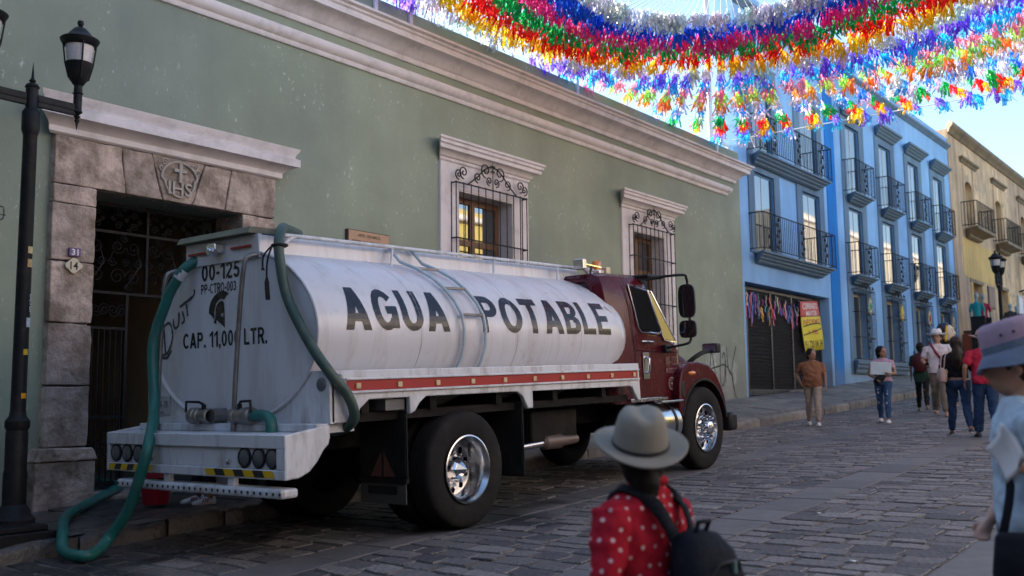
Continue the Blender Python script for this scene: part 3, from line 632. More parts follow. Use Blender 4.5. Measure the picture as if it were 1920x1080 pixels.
def french_window(h, upper):
    xa, xb, za, zb = h; yr = BY+0.03; w = MB()
    for a, b in ((xa, xa+0.06), (xb-0.09, xb)): w.box(a, b, yr, yr+0.08, za, zb)
    w.box(xa+0.06, xb-0.09, yr+0.003, yr+0.077, zb-0.07, zb).box(xa+0.06, xb-0.09, yr+0.003, yr+0.077, za, za+0.07)
    o = wpart(w, 'tall_window', m_bdark, BH, 0, 0.004)
    mx = (xa+xb)/2-0.06
    wpart(MB().box(mx-0.008, mx+0.008, yr+0.004, yr+0.03, za+0.07, zb-0.07), 'glazing_bar', m_curtain, o, 0)
    for a, b in ((xa+0.06, mx-0.008), (mx+0.008, xb-0.09)): wpart(MB().box(a, b, yr+0.012, yr+0.02, za+0.07, zb-0.07), 'pane', m_blueglass, o, 0)
for h in bay: french_window(h, True)
for h in cols:
    if h[2] > 4: french_window(h, True)
def balcony(xa, xb, zs, rail, label, nf):
    t = thing('balcony', label, 'balcony', ((xa+xb)/2, BY, zs), 0, 'iron balconies on the blue house'); yb = BY-0.40
    mb = moulding(xa+0.34, xb-0.34, BY-0.036, [(0.06, zs-0.26), (0.12, zs-0.22), (0.12, zs-0.20), (0.20, zs-0.16), (0.20, zs-0.135), (0.28, zs-0.09), (0.28, zs-0.065), (0.35, zs-0.04), (0.35, zs)])
    wpart(mb, 'slab', m_sl, t, 35)
    f = MB(); pts = [(xa, BY-0.03), (xa, yb), (xb, yb), (xb, BY-0.03)]
    for z in (zs+0.06, zs+rail):
        for i in range(3):
            a, b = Vector((*pts[i], z)), Vector((*pts[i+1], z)); f.tube([a, b], 0.012 if z < zs+.2 else 0.016, 5)
    for p in pts[1:3]: f.cyl((*p, zs), (*p, zs+rail), 0.014, n=6)
    wpart(f, 'rail', m_iron, t, 40)
    b = MB(); nb = max(6, round((xb-xa)/0.115))
    for k in range(1, nb): b.cyl((xa+(xb-xa)*k/nb, yb, zs+0.06), (xa+(xb-xa)*k/nb, yb, zs+rail), 0.0075, n=4)
    for xx in (xa, xb):
        for k in range(1, 4): b.cyl((xx, BY-0.4*k/4, zs+0.06), (xx, BY-0.4*k/4, zs+rail), 0.0075, n=4)
    wpart(b, 'balusters', m_iron, t, 40)['kind'] = 'stuff'
    for k in range(nf):
        cx = xa+(xb-xa)*(k+0.55)/nf; o = MB()
        for q in range(6):
            zz = zs+0.16+q*(rail-0.24)/5; s = 1 if q % 2 else -1
            o.obox((cx+s*0.055, yb-0.004, zz), (0.075, 0.03, 0.075), Matrix.Rotation(R(45), 3, 'Y')).cyl((cx-s*0.04, yb, zz-0.06), (cx+s*0.06, yb, zz+0.05), 0.008, n=4)
        wpart(o, 'iron_leaf_motif', m_iron, t, 0)
balcony(22.25, 27.0, 4.97, 0.93, 'long iron balcony on the first floor over the gate of the blue house', 3)
balcony(22.25, 27.0, 7.42, 0.93, 'long iron balcony on the top floor of the blue house, under the garlands', 3)
ordn = ['nearest the gate', 'second from the gate', 'third from the gate', 'beside the yellow house']
for i, c in enumerate(CX):
    balcony(c-0.97, c+0.74, 5.02, 0.95, 'short iron balcony on the first floor of the blue house, '+ordn[i], 1)
    balcony(c-0.97, c+0.74, 7.48, 0.98, 'short iron balcony on the top floor of the blue house, '+ordn[i], 1)
    wpart(moulding(c-0.85, c+0.85, BY-0.036, [(0.04, 9.88), (0.08, 9.91), (0.08, 9.94), (0.15, 9.99), (0.15, 10.02), (0.22, 10.07), (0.22, 10.1), (0.28, 10.13), (0.28, 10.2)]), 'window_hood', m_sl, BH, 35)
    # ground floor window, sill and grille
    xa, xb, za, zb = c-OW, c+OW, 2.58, 4.56; yr = BY+0.18
    w = MB().box(xa, xa+0.10, yr, yr+0.08, za, zb).box(xb-0.10, xb, yr, yr+0.08, za, zb).box(xa+.1, xb-.1, yr, yr+0.078, zb-0.1, zb).box(c-0.05, c+0.05, yr, yr+0.076, za, zb-0.1)
    o = wpart(w, 'shuttered_window', mat('cream_frame', (0.55, 0.5, 0.38), 0.6), BH, 0, 0.004)
    for a, b in ((xa+0.1, c-0.05), (c+0.05, xb-0.1)): wpart(MB().box(a, b, yr+0.03, yr+0.04, za, zb-0.1), 'pane', m_glass, o, 0)
    wpart(moulding(c-0.80, c+0.85, BY-0.036, [(0.05, 2.14), (0.09, 2.2), (0.09, 2.25), (0.15, 2.32), (0.15, 2.38), (0.20, 2.42), (0.20, 2.52)]), 'window_sill', m_sl, BH, 35)
    gr = thing('window_grille', 'tall iron grille over the ground floor window of the blue house, '+ordn[i], 'grille', (c, BY-0.2, 2.55), 0, 'grilles on the blue house')
    ga, gb_, yf = c-0.72, c+0.78, BY-0.22; f = MB()
    for z in (2.56, 3.2, 3.95, 4.62):
        f.obox(((ga+gb_)/2, yf, z), (gb_-ga, 0.012, 0.022))
        for xx in (ga, gb_): f.obox((xx, (yf+BY)/2, z), (0.014, BY-yf, 0.02))
    wpart(f, 'grille_frame', m_iron, gr, 0)
    bm_ = MB().cyl((0, 0, 2.54), (0, 0, 4.64), 0.009, n=5).mesh('bar', m_iron)
    for k in range(13):
        o = link('bar', bm_, gr, True); o.location = (ga+(gb_-ga)*k/12, yf+0.002, 0)
    cr = MB(); crest(cr, (ga+gb_)/2, 4.64, (gb_-ga)/2*0.9, yf, 0.2); wpart(cr, 'crest', m_iron, gr, 50)
    o = MB()
    for q in range(6):
        zz = 2.9+q*0.2; s = 1 if q % 2 else -1; o.obox((c+0.1+s*0.05, yf-0.004, zz), (0.06, 0.03, 0.06), Matrix.Rotation(R(45), 3, 'Y'))
    wpart(o, 'iron_leaf_motif', m_iron, gr, 0)
    # straw star ornament tied to the grille
    st = thing('star_ornament', ['green centred straw wreath', 'yellow straw star', 'red centred straw star', 'pale straw star'][i]+' tied to a ground floor grille of the blue house', 'ornament', (c+0.22, yf-0.05, 4.15))
    sp = MB(); cc = (c+0.22, yf-0.03, 4.15)
    poly = []
    for q in range(24): rr_ = 0.24 if q % 2 else 0.15; poly.append((cc[0]+rr_*0.8*math.cos(q*math.pi/12), cc[2]+rr_*1.15*math.sin(q*math.pi/12)))
    wpart(sp.prism(poly, 'y', cc[1]-0.015, cc[1]+0.015), 'rays', mat('straw%d' % i, [(0.55, 0.5, 0.3), (0.70, 0.50, 0.08), (0.55, 0.45, 0.28), (0.5, 0.42, 0.3)][i], 0.8), st, 0)
    wpart(MB().ell((cc[0], cc[1]-0.02, cc[2]), (0.09, 0.03, 0.12), 12, 8), 'centre', mat('star_eye%d' % i, [(0.02, 0.35, 0.12), (0.75, 0.55, 0.05), (0.45, 0.05, 0.04), (0.4, 0.3, 0.2)][i], 0.7), st, 40)
# gate recess and steel gate hung with ribbons
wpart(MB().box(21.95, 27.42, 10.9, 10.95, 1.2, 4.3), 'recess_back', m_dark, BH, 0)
wpart(MB().box(22.0, 27.4, 9.98, 10.9, 1.05, 1.46), 'gate_threshold', m_flag, BH, 0, 0.02)
wpart(MB().box(24.75, 27.4, 9.86, 10.3, 1.2, 1.66), 'gate_step', mat('pale_step', (0.42, 0.36, 0.26), 0.85, bmp=0.3, bs=25, dirt=(0.2, 0.18, 0.14, 0.5)), BH, 35, 0.02)
SG = thing('steel_gate', 'black steel gate of small slats hung with ribbons under the blue house', 'gate', (24.6, 10.4, 1.5)); yg = 10.42
m_st = mat('gate_steel', (0.045, 0.044, 0.046), 0.35, metal=0.3, dirt=(0.12, 0.11, 0.10, 0.4), ds=5)
f = MB()
for xx in (22.0, 22.55, 24.0, 25.35, 26.6, 27.34): f.box(xx-0.035, xx+0.035, yg-0.045, yg+0.02, 1.52, 4.18)
for za, zb in ((1.52, 1.66), (4.10, 4.18)): f.box(22.036, 27.30, yg-0.04, yg+0.015, za, zb)
wpart(f, 'gate_frame', m_st, SG, 0, 0.004)
sm = MB().add([(-0.032, 0, 0), (0.032, 0, 0), (0.028, -0.05, 0.075), (-0.028, -0.05, 0.075), (-0.032, 0.004, 0), (0.032, 0.004, 0), (0.028, -0.046, 0.075), (-0.028, -0.046, 0.075)], [(0, 1, 2, 3), (7, 6, 5, 4), (0, 4, 5, 1), (1, 5, 6, 2), (2, 6, 7, 3), (3, 7, 4, 0)])
lv = MB()
for r_ in range(26):
    for k in range(66):
        xx = 22.08+k*0.0795; zz = 1.68+r_*0.0925
        lv.add([(p[0]+xx, p[1]+yg, p[2]+zz) for p in sm.v], sm.f)
wpart(lv, 'gate_slats', m_st, SG, 0)['kind'] = 'stuff'
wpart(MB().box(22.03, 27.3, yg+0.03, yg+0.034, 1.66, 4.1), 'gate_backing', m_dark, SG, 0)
RC = [(0.7, 0.04, 0.05), (0.75, 0.35, 0.02), (0.02, 0.30, 0.10), (0.05, 0.15, 0.6), (0.6, 0.05, 0.35), (0.8, 0.6, 0.05), (0.05, 0.45, 0.5), (0.3, 0.05, 0.4), (0.8, 0.75, 0.7)]
m_rib = [mat('ribbon%d' % i, c, 0.45, bmp=0.1) for i, c in enumerate(RC)]
for k in range(52):
    xx = 22.05+4.4*(k/52)+rnd.uniform(-0.03, 0.03); zt = 4.08-rnd.uniform(0.0, 0.45)*(0.3 if k < 14 else 1); ln = rnd.uniform(0.3, 1.3) if k < 14 else rnd.uniform(0.15, 0.5)
    p = [(xx+0.012*math.sin(q*1.1+k)+0.012*q*rnd.uniform(-.3, .3), yg-0.075-0.012*math.sin(q*1.7+k), zt-ln*q/5) for q in range(6)]; w_ = rnd.uniform(0.016, 0.03)
    mb = MB()
    for q in range(5): mb.add([(p[q][0]-w_, p[q][1], p[q][2]), (p[q][0]+w_, p[q][1]+0.004, p[q][2]), (p[q+1][0]+w_, p[q+1][1]+0.004, p[q+1][2]), (p[q+1][0]-w_, p[q+1][1], p[q+1][2])], [(0, 1, 2, 3)])
    o = wpart(mb, 'ribbon', m_rib[rnd.randrange(9)], SG, 0); so = o.modifiers.new('thick', 'SOLIDIFY'); so.thickness = 0.002
bn = thing('hanging_banner', 'red and yellow paper banner with hand lettered lines hung on the steel gate', 'banner', (26.3, yg-0.1, 2.7))
TL, TR_, BR_, BL = Vector((25.72, yg-0.13, 4.02)), Vector((27.02, yg-0.13, 4.12)), Vector((27.2, yg-0.15, 2.78)), Vector((25.90, yg-0.15, 2.66))
def bp(u, v, dy=0.0): q = (BL*(1-u)+BR_*u)*(1-v)+(TL*(1-u)+TR_*u)*v; q.y += 0.03*math.sin(u*4+v*3)-dy; return q
for v0, v1, mt in ((0.685, 1.0, mat('poster_red', (0.62, 0.12, 0.10), 0.6, var=0.06, bmp=0.05)), (0.0, 0.685, mat('poster_yellow', (0.78, 0.62, 0.03), 0.6, var=0.06, bmp=0.05))):
    o = wpart(MB().grid(lambda u, v: bp(u, v), [i/12 for i in range(13)], [v0+(v1-v0)*i/5 for i in range(6)]), 'sheet', mt, bn, 60); so = o.modifiers.new('thick', 'SOLIDIFY'); so.thickness = 0.003
m_pw = mat('poster_white', (0.78, 0.74, 0.70), 0.6, bmp=0); m_pr = mat('poster_red_ink', (0.55, 0.10, 0.04), 0.6, bmp=0)
for s, u0, v0, w, h, mt in (('CERRADO', 0.1, 0.84, 0.8, 0.12, m_pw), ('MAYOR', 0.25, 0.70, 0.55, 0.11, m_pw), ('INFORMES', 0.08, 0.53, 0.85, 0.11, m_pr), ('A TEL', 0.28, 0.33, 0.5, 0.09, m_pr), ('951 720 04 34', 0.06, 0.06, 0.88, 0.15, m_ink)):
    wpart(text_mb(s, w, h, lambda u, v: bp(u0+u, v0+v, 0.006), 0.015, 3), 'lettering', mt, bn, 0)
for pts in ([(0.08, 0.50), (0.4, 0.53), (0.7, 0.545), (0.92, 0.53)], [(0.05, 0.33), (0.35, 0.36), (0.7, 0.40), (0.95, 0.44)]):
    mb = MB(); c = curve_pts(pts, 5)
    for i in range(len(c)-1): mb.add([bp(c[i][0], c[i][1]-0.012, 0.009), bp(c[i][0], c[i][1]+0.012, 0.009), bp(c[i+1][0], c[i+1][1]+0.012, 0.009), bp(c[i+1][0], c[i+1][1]-0.012, 0.009)], [(0, 1, 2, 3)])
    wpart(mb, 'ink_stroke', m_ink, bn, 0)

# ------------------------------------------------------------------ yellow house
m_yel = wall_paint('ochre_limewash', (0.84, 0.575, 0.35), (0.48, 0.34, 0.23), 0.47, 0.45, 3.5, 0.35)
m_yel2 = wall_paint('yellow_paint', (0.82, 0.54, 0.20), (0.64, 0.46, 0.26), 0.66, 0.2)
m_ystone = mat('brown_stone', (0.25, 0.19, 0.12), 0.85, var=0.25, bmp=0.5, bs=20, dirt=(0.08, 0.06, 0.05, 0.6))
YY = 10.10
YH = thing('yellow_house', 'weathered ochre yellow colonial house with iron balconies up the street', 'house', (50, YY, 2.6))
WY = [44.0, 49.3, 54.6, 60.0]; yh = []
for c in WY: yh.append((c-0.62, c+0.62, 8.35, 10.35))
DY = [(43.7, 45.2, 2.2, 6.08), (48.7, 50.0, 2.5, 6.2), (53.6, 55.2, 2.8, 6.3)]
wpart(wall_mb(41.07, 72, 0.5, 12.0, yh+DY, YY, 0.6), 'wall', m_yel, YH, 0)
wpart(moulding(41.1, 71.9, YY, [(0.05, 11.85), (0.10, 11.9), (0.16, 12.0), (0.26, 12.06), (0.30, 12.12), (0.30, 12.2), (0.05, 12.25)]), 'roof_cornice', m_ystone, YH, 40)
for c in WY:
    arch = [(c-0.62, 10.0)]+[(c+0.62*math.cos(t), 10.0+0.40*math.sin(t)) for t in [math.pi*(1-i/10) for i in range(11)]]+[(c+0.62, 10.36), (c-0.62, 10.36)]
    poly = [(c-0.62, 10.36), (c-0.62, 10.0)]+[(c+0.62*math.cos(math.pi*(1-i/10)), 10.0+0.34*math.sin(math.pi*i/10)) for i in range(1, 10)]+[(c+0.62, 10.0), (c+0.62, 10.36)]
    wpart(MB().prism(poly, 'y', YY+0.001, YY+0.3), 'window_arch', m_yel, YH, 0)
    wpart(MB().box(c-0.61, c+0.61, YY+0.32, YY+0.36, 8.36, 10.3), 'tall_window', mat('old_door', (0.16, 0.10, 0.06), 0.7, stretch=(5, 5, .5)), YH, 0)
    wpart(moulding(c-1.2, c+1.2, YY, [(0.03, 10.98), (0.08, 11.03), (0.08, 11.07), (0.18, 11.13), (0.18, 11.2), (0.02, 11.22)]), 'window_hood', m_ystone, YH, 40)
    for s in (-1, 1): wpart(MB().box(c+s*0.82-0.12, c+s*0.82+0.12, YY-0.035, YY-0.001, 8.3, 10.97), 'pilaster', m_yel, YH, 0, 0.01)
for i, c in enumerate(WY[:3]):
    t = thing('balcony', 'dark iron balcony on stone brackets of the yellow house, '+['nearest the blue house', 'second from the blue house', 'farthest, at the picture edge'][i], 'balcony', (c, YY, 8.2), 0, 'balconies on the yellow house')
    za = 8.26; wpart(moulding(c-0.9, c+0.9, YY, [(0.1, 7.86), (0.2, 7.92), (0.2, 7.98), (0.45, 8.08), (0.62, 8.12), (0.62, za-0.02)]), 'slab', m_ystone, t, 40)
    f = MB(); xa, xb, yb = c-1.45, c+1.45, YY-0.6
    for z in (za+0.05, za+1.0): f.tube([(xa, YY, z), (xa, yb, z), (xb, yb, z), (xb, YY, z)], 0.02, 5)
    wpart(f, 'rail', m_iron, t, 0)
    b = MB()
    for k in range(20): b.cyl((xa+(xb-xa)*k/19, yb, za), (xa+(xb-xa)*k/19, yb, za+1.0), 0.011, n=4)
    for k in range(5):
        for xx in (xa, xb): b.cyl((xx, YY-0.6*k/5, za), (xx, YY-0.6*k/5, za+1.0), 0.014, n=4)
    wpart(b, 'balusters', m_iron, t, 0)['kind'] = 'stuff'
for i, (a, b, za, zb) in enumerate(DY):
    wpart(MB().box(a-0.45, b+0.25, YY-0.03, YY-0.001, zb-0.001, zb+0.14), 'door_lintel', m_ystone, YH, 0, 0.01)
    for xx in (a-0.34, b+0.02): wpart(MB().box(xx, xx+0.3, YY-0.025, YY-0.001, 2.4, zb-0.003), 'door_surround', m_yel2, YH, 0, 0.006)
    wpart(MB().box(a, b, YY+0.5, YY+0.55, za, zb), 'doorway_back', mat('dim_interior', (0.24, 0.16, 0.06), 0.8), YH, 0)
wpart(MB().box(42.4, 47.6, YY-0.012, YY-0.0005, 6.25, 7.8), 'painted_panel', m_yel2, YH, 0)
def wall_board(name, label, xa, xb, za, zb, col, extra=None):
    t = thing(name, label, 'sign', ((xa+xb)/2, YY, za)); wpart(MB().box(xa, xb, YY-0.06, YY-0.002, za, zb), 'board', mat(name+label[:6], col, 0.6), t, 0, 0.01)
    wpart(MB().box(xa+0.1, xb-0.1, YY-0.066, YY-0.0605, za+0.1, zb-0.1), 'panel', mat(name+label[:6]+'p', tuple(c*1.4 for c in col), 0.6), t, 0)
wall_board('wall_board', 'square brown wooden board on the yellow wall beside the far lamp', 46.1, 47.2, 5.2, 6.15, (0.10, 0.055, 0.04))
wall_board('notice_board', 'tall white framed notice board at the end of the yellow house', 52.0, 53.0, 4.3, 6.2, (0.45, 0.47, 0.5))
# clothes dummies by the shop door
def dummy(name, label, x, y, zb, col, h=1.5):
    t = thing(name, label, 'mannequin', (x, y, zb), 0, 'clothes dummies at the yellow shop door'); m_sk = mat('grey_plaster', (0.30, 0.36, 0.38), 0.5)
    MB().cyl((0, 0, 0), (0, 0, h*0.45), 0.03).lathe([(0.2, 0), (0.2, 0.02), (0.03, 0.04)], 16, cap=True).build('stand', m_iron, t)
    rings = []
    for z, a, b in ((0.40, .15, .11), (0.50, .17, .12), (0.62, .135, .10), (0.76, .17, .12), (0.88, .19, .11), (0.94, .12, .08), (0.97, .055, .055)): rings.append([(b*math.cos(q*math.pi/8), a*math.sin(q*math.pi/8), z*h*0.98) for q in range(16)])
    b_ = MB().loft(rings)
    for s in (-1, 1): b_.tube([(0, s*0.17, 0.9*h), (0.0, s*0.235, 0.74*h), (0.01, s*0.24, 0.66*h)], [0.06, 0.055, 0.05], 10)
    b_.build('shirt', mat('dummy_cloth%.3f%.3f' % col[:2], col, 0.8), t, 50)
    a_ = MB()
    for s in (-1, 1): MB().tube([(0.01, s*0.235, 0.70*h), (0.03, s*0.245, 0.5*h), (0.05, s*0.24, 0.40*h)], [0.04, 0.034, 0.028], 8).build('arm', m_sk, t, 50)
    a_.cyl((0, 0, 0.95*h), (0, 0, 1.05*h), 0.05).ell((0.015, 0, 1.13*h), (0.10, 0.08, 0.13)); a_.build('body', m_sk, t, 50)
dummy('mannequin', 'grey headed clothes dummy in a teal shirt at the yellow shop door', 40.6, 9.3, 3.75, (0.01, 0.26, 0.27), 1.32)
dummy('mannequin', 'grey headed clothes dummy in a crimson shirt at the yellow shop door', 42.3, 9.45, 3.85, (0.38, 0.02, 0.06), 1.32)
dummy('mannequin', 'grey headed clothes dummy in a black top beside the far lamp post', 46.6, 9.35, 4.0, (0.03, 0.035, 0.04), 1.1)
dummy('mannequin', 'second grey dummy in a black top further up the yellow wall', 48.1, 9.4, 4.0, (0.03, 0.035, 0.04), 1.1)
dt = thing('display_table', 'rust red cloth covered stall table below the clothes dummies', 'table', (41.5, 9.2, 2.4))
MB().box(-1.5, 1.6, -0.55, 0.55, 0.0, 1.38).build('cloth', mat('rust_cloth', (0.42, 0.09, 0.04), 0.85, bmp=0.4, bs=10), dt, 35, 0.05)
MB().box(-1.45, 1.55, -0.5, 0.5, 1.383, 1.5).build('table_top', m_wood, dt, 0, 0.02)
wb = thing('display_grid', 'grey wire display panel standing before the yellow shop door', 'display', (39.4, 8.9, 2.35))
gm = MB()
for k in range(13): gm.cyl((-0.45+0.075*k, 0, 0.05), (-0.45+0.075*k, 0, 1.95), 0.009, n=4)
for k in range(24): gm.cyl((-0.45, 0.004, 0.1+0.08*k), (0.45, 0.004, 0.1+0.08*k), 0.009, n=4)
gm.build('wire_grid', mat('grid_wire', (0.3, 0.3, 0.28), 0.5, metal=0.4), wb, 0)
MB().box(-0.5, -0.46, -0.25, 0.25, 0, 1.98).box(0.46, 0.5, -0.25, 0.25, 0, 1.98).build('frame', m_iron, wb, 0)
# street side opposite (behind and right of the camera): sunlit fronts that throw the warm light and fill the reflections
for nm, lab, xa, xb, h, col, mtn in (('dimming_house', 'unseen dark grey house added across the street to dim its lower end', -10, 5.0, 9.6, (0.16, 0.16, 0.17), 'grey_limewash'), ('cream_house', 'cream plastered house across the street, seen mirrored in panes', 5.05, 28.0, 9.6, (0.72, 0.62, 0.55), 'cream_limewash'), ('ochre_house', 'ochre house across the street, seen mirrored in panes and chrome', 28.05, 45.0, 9.2, (0.68, 0.52, 0.17), 'ochre_plaster'), ('low_house', 'low pale house across the street, mirrored in the upper panes', 45.05, 62.0, 6.5, (0.62, 0.55, 0.44), 'low_plaster'), ('pale_house', 'tall pale stone house across the street further up, seen mirrored in panes', 62.05, 130.0, 14.0, (0.62, 0.55, 0.44), 'pale_plaster')):  # the grey one is added, out of view, to keep the lower street dim
    t = thing(nm, lab, 'house', ((xa+xb)/2, -5.2, 0)); mt = wall_paint(mtn, col, (0.7, 0.65, 0.55), 0.7, 0.2); hs = []
    x = xa+1.2
    while x < min(xb-2.4, 75): hs.append((x, x+1.3, 1.4+0.05*max(0, x), 3.9+0.05*max(0, x))); x += 3.3
    mb = wall_mb(xa, xb, -1.5, h, hs, 0, 0.4); mb.v = [(p[0], -5.2-p[1], p[2]) for p in mb.v]; wpart(mb, 'wall', mt, t, 0)
    for hh in hs: wpart(MB().box(hh[0], hh[1], -5.55, -5.5, hh[2], hh[3]), 'shutter', m_wood, t, 0)
    wpart(MB().box(xa, xb, -5.198, -4.95, h-0.5, h-0.25), 'cornice', m_trim, t, 0, 0.05)
far_pav = struct(MB().grid(lambda x, y: (x, y, gz(x, -3)+0.14), xs, [-5.2, -3.2]).build('far_pavement', m_flag, smooth=60))
eh = thing('sky_block_house', 'unseen dark house added across the lower street end to cut sky light', 'house', (-10, 2, -1))  # unseen house added to block sky light from down the street
mb = wall_mb(-5.2, 10.1, -2.5, 12.5, [(-3, -1.7, 0.6, 3), (1, 2.3, 0.6, 3), (5, 6.3, 0.6, 3)], 0, 0.4); mb.v = [(-10.05-p[1], p[0], p[2]) for p in mb.v]; wpart(mb, 'wall', wall_paint('grey_plaster_wall', (0.10, 0.105, 0.12), (0.2, 0.2, 0.2), 0.75), eh, 0)
for a in (-3, 1, 5): wpart(MB().box(-10.4, -10.35, a, a+1.3, 0.6, 3), 'shutter', m_wood, eh, 0)
# ------------------------------------------------------------------ tanker truck (local: x forward, y to the kerb, z up; origin on the ground under the rear axle)
m_white = mat('white_tank_paint', (0.665, 0.66, 0.685), 0.34, var=0.06, vs_=1.5, bmp=0.06, bs=14, spec=0.5, coat=0.25, dirt=(0.36, 0.29, 0.24, 0.45), ds=2.0, dstretch=(2.5, 1.2, 0.22), stretch=(1, 1, 0.35), rvar=0.08)
m_white2 = mat('white_body_paint', (0.655, 0.67, 0.695), 0.42, var=0.07, vs_=2, bmp=0.08, bs=20, dirt=(0.22, 0.17, 0.14, 0.6), ds=4.0, dstretch=(1.6, 1.6, 0.4))
m_maroon = mat('maroon_paint', (0.075, 0.006, 0.011), 0.25, var=0.1, bmp=0.0, spec=0.22, coat=0.12, rvar=0.05)
m_blk = mat('black_plastic', (0.014, 0.014, 0.015), 0.5, spec=0.25, var=0.2, bmp=0.2, bs=90)
m_chas = mat('chassis_black', (0.013, 0.012, 0.012), 0.8, spec=0.15, var=0.3, bmp=0.3, bs=30, dirt=(0.04, 0.032, 0.025, 0.5), ds=4)
m_rub = mat('tyre_rubber', (0.016, 0.015, 0.015), 0.8, var=0.25, vs_=6, bmp=0.25, bs=60, dirt=(0.045, 0.036, 0.030, 0.55), ds=3.5, spec=0.18)
m_chr = mat('chrome', (0.72, 0.72, 0.74), 0.08, metal=1.0, var=0.04, bmp=0.0, rvar=0.04)
m_alu = mat('polished_aluminium', (0.62, 0.61, 0.60), 0.2, metal=1.0, var=0.1, bmp=0.05, rvar=0.08)
m_steel = mat('dull_steel', (0.26, 0.25, 0.24), 0.45, metal=0.8, var=0.2, bmp=0.2, dirt=(0.12, 0.08, 0.05, 0.5), ds=8)
m_red = mat('red_stripe', (0.36, 0.02, 0.018), 0.4, var=0.1, bmp=0.05)
m_lens = mat('grey_lens', (0.10, 0.105, 0.11), 0.15, var=0.1, bmp=0.1, bs=120, coat=0.5)
m_amber = mat('amber_lens', (0.75, 0.20, 0.01), 0.2, coat=0.6, bmp=0.05); m_reflect = mat('amber_reflector', (0.62, 0.48, 0.27), 0.3, bmp=0.1)
m_yelp = mat('hazard_yellow', (0.68, 0.42, 0.01), 0.5, bmp=0.05); m_blkp = mat('hazard_black', (0.02, 0.02, 0.022), 0.5, bmp=0.05)
m_hose = mat('green_hose', (0.012, 0.135, 0.115), 0.42, var=0.2, vs_=6, bmp=0.15, bs=120, dirt=(0.10, 0.11, 0.09, 0.35), ds=7)
m_hose2 = mat('weathered_green_hose', (0.035, 0.075, 0.062), 0.5, var=0.25, vs_=6, bmp=0.15, bs=120, dirt=(0.12, 0.10, 0.08, 0.4), ds=6)
m_let = mat('black_vinyl', (0.012, 0.011, 0.013), 0.26, var=0.1, bmp=0.0, spec=0.5, rvar=0.04)
m_cab_g = glass_dark('cab_glass', (0.015, 0.015, 0.015), 1.6)
T = thing('tanker_truck', 'white water tanker truck with maroon cab parked along the kerb', 'truck', (6.77, 7.0, 0.338), 0, ry=-0.035)
HW, HH, ZC = 1.12, 0.73, 1.72
def tank_pt(y_or_a): return (HW*math.cos(y_or_a), ZC+HH*math.sin(y_or_a))
def P(mb, name, mt, parent=None, smooth=38, bevel=0): return mb.build(name, mt, parent or T, smooth, bevel)
def ering(x, s=1.0, n=64): return [(x, HW*s*math.cos(2*math.pi*i/n), ZC+HH*(s if s > .5 else s)*math.sin(2*math.pi*i/n)) for i in range(n)]
tank = P(MB().loft([ering(-1.56, 0.93), ering(-1.60, 0.97), ering(-1.61, 0.992), ering(-1.595, 1.0), ering(2.70, 1.0), ering(2.86, 0.985), ering(2.99, 0.94), ering(3.09, 0.85), ering(3.15, 0.68), ering(3.18, 0.42), ering(3.19, 0.12)]), 'tank', m_white, smooth=28)
P(MB().tube([(-1.603, HW*0.995*math.cos(t), ZC+HH*0.995*math.sin(t)) for t in [2*math.pi*i/64 for i in range(64)]], 0.012, 6, closed=True), 'weld_seam', m_white, tank, 50)
for xx in (-0.45, 0.9, 2.0): P(MB().tube([(xx, HW*1.0008*math.cos(t), ZC+HH*1.0008*math.sin(t)) for t in [2*math.pi*i/64 for i in range(64)]], 0.0035, 4, closed=True), 'weld_seam', m_white, tank, 50)
# side letters wrapped round the tank
def wrap(x0, z0):
    def f(u, v, d=0):
        rad = 1.0022+d
        z = z0+v; a = math.asin(max(-1, min(1, (z-ZC)/HH))); return (x0+u, -HW*rad*math.cos(a), ZC+HH*rad*math.sin(a))
    return f
P(block_text('AGUA', 1.24, 0.355, wrap(-1.32, 1.725), 0.215, 0.14, 8), 'lettering', m_let, tank, 0)
P(block_text('POTABLE', 2.20, 0.35, wrap(0.38, 1.725), 0.215, 0.12, 8), 'lettering', m_let, tank, 0)
# flat rear head with lettering, emblem
XH = -1.597
hd = P(MB().add([(XH, HW*0.985*math.cos(t), ZC+HH*0.985*math.sin(t)) for t in [2*math.pi*i/64 for i in range(64)]]+[(XH+0.03, HW*0.96*math.cos(t), ZC+HH*0.96*math.sin(t)) for t in [2*math.pi*i/64 for i in range(64)]], [tuple(range(64))]+[(i, (i+1) % 64, (i+1) % 64+64, i+64) for i in range(64)]), 'tank_head', m_white, tank, 0)
def rear(y0, z0): return lambda u, v, d=0: (XH-0.003-d, y0-u, z0+v)
P(block_text('00-125', 0.53, 0.145, rear(0.39, 2.215), 0.20, 0.10), 'lettering', m_let, tank, 0)
P(block_text('PP-CTRO-003', 0.49, 0.085, rear(0.40, 2.105), 0.17, 0.12), 'lettering', m_let, tank, 0)
P(block_text('CAP. 11,000 LTR.', 1.16, 0.135, rear(0.67, 1.645), 0.19, 0.12), 'lettering', m_let, tank, 0)
def emb(pts, dz=0.0035): return MB().add([(XH-dz, 0.14-(u-0.5)*0.44, 1.80+v*0.34) for u, v in pts], [tuple(range(len(pts)))])
crest_p = [(0.16, 0.40), (0.17, 0.55), (0.23, 0.70), (0.33, 0.82), (0.46, 0.90), (0.60, 0.935), (0.72, 0.90), (0.80, 0.84), (0.72, 0.79), (0.655, 0.70), (0.60, 0.72), (0.50, 0.70), (0.41, 0.62), (0.36, 0.52), (0.34, 0.42), (0.33, 0.22), (0.25, 0.33)]
helm_p = [(0.38, 0.50), (0.43, 0.60), (0.52, 0.67), (0.60, 0.68), (0.645, 0.62), (0.66, 0.40), (0.67, 0.0), (0.60, 0.06), (0.50, 0.14), (0.40, 0.22), (0.41, 0.10), (0.33, 0.15), (0.30, 0.15), (0.35, 0.22), (0.37, 0.34)]
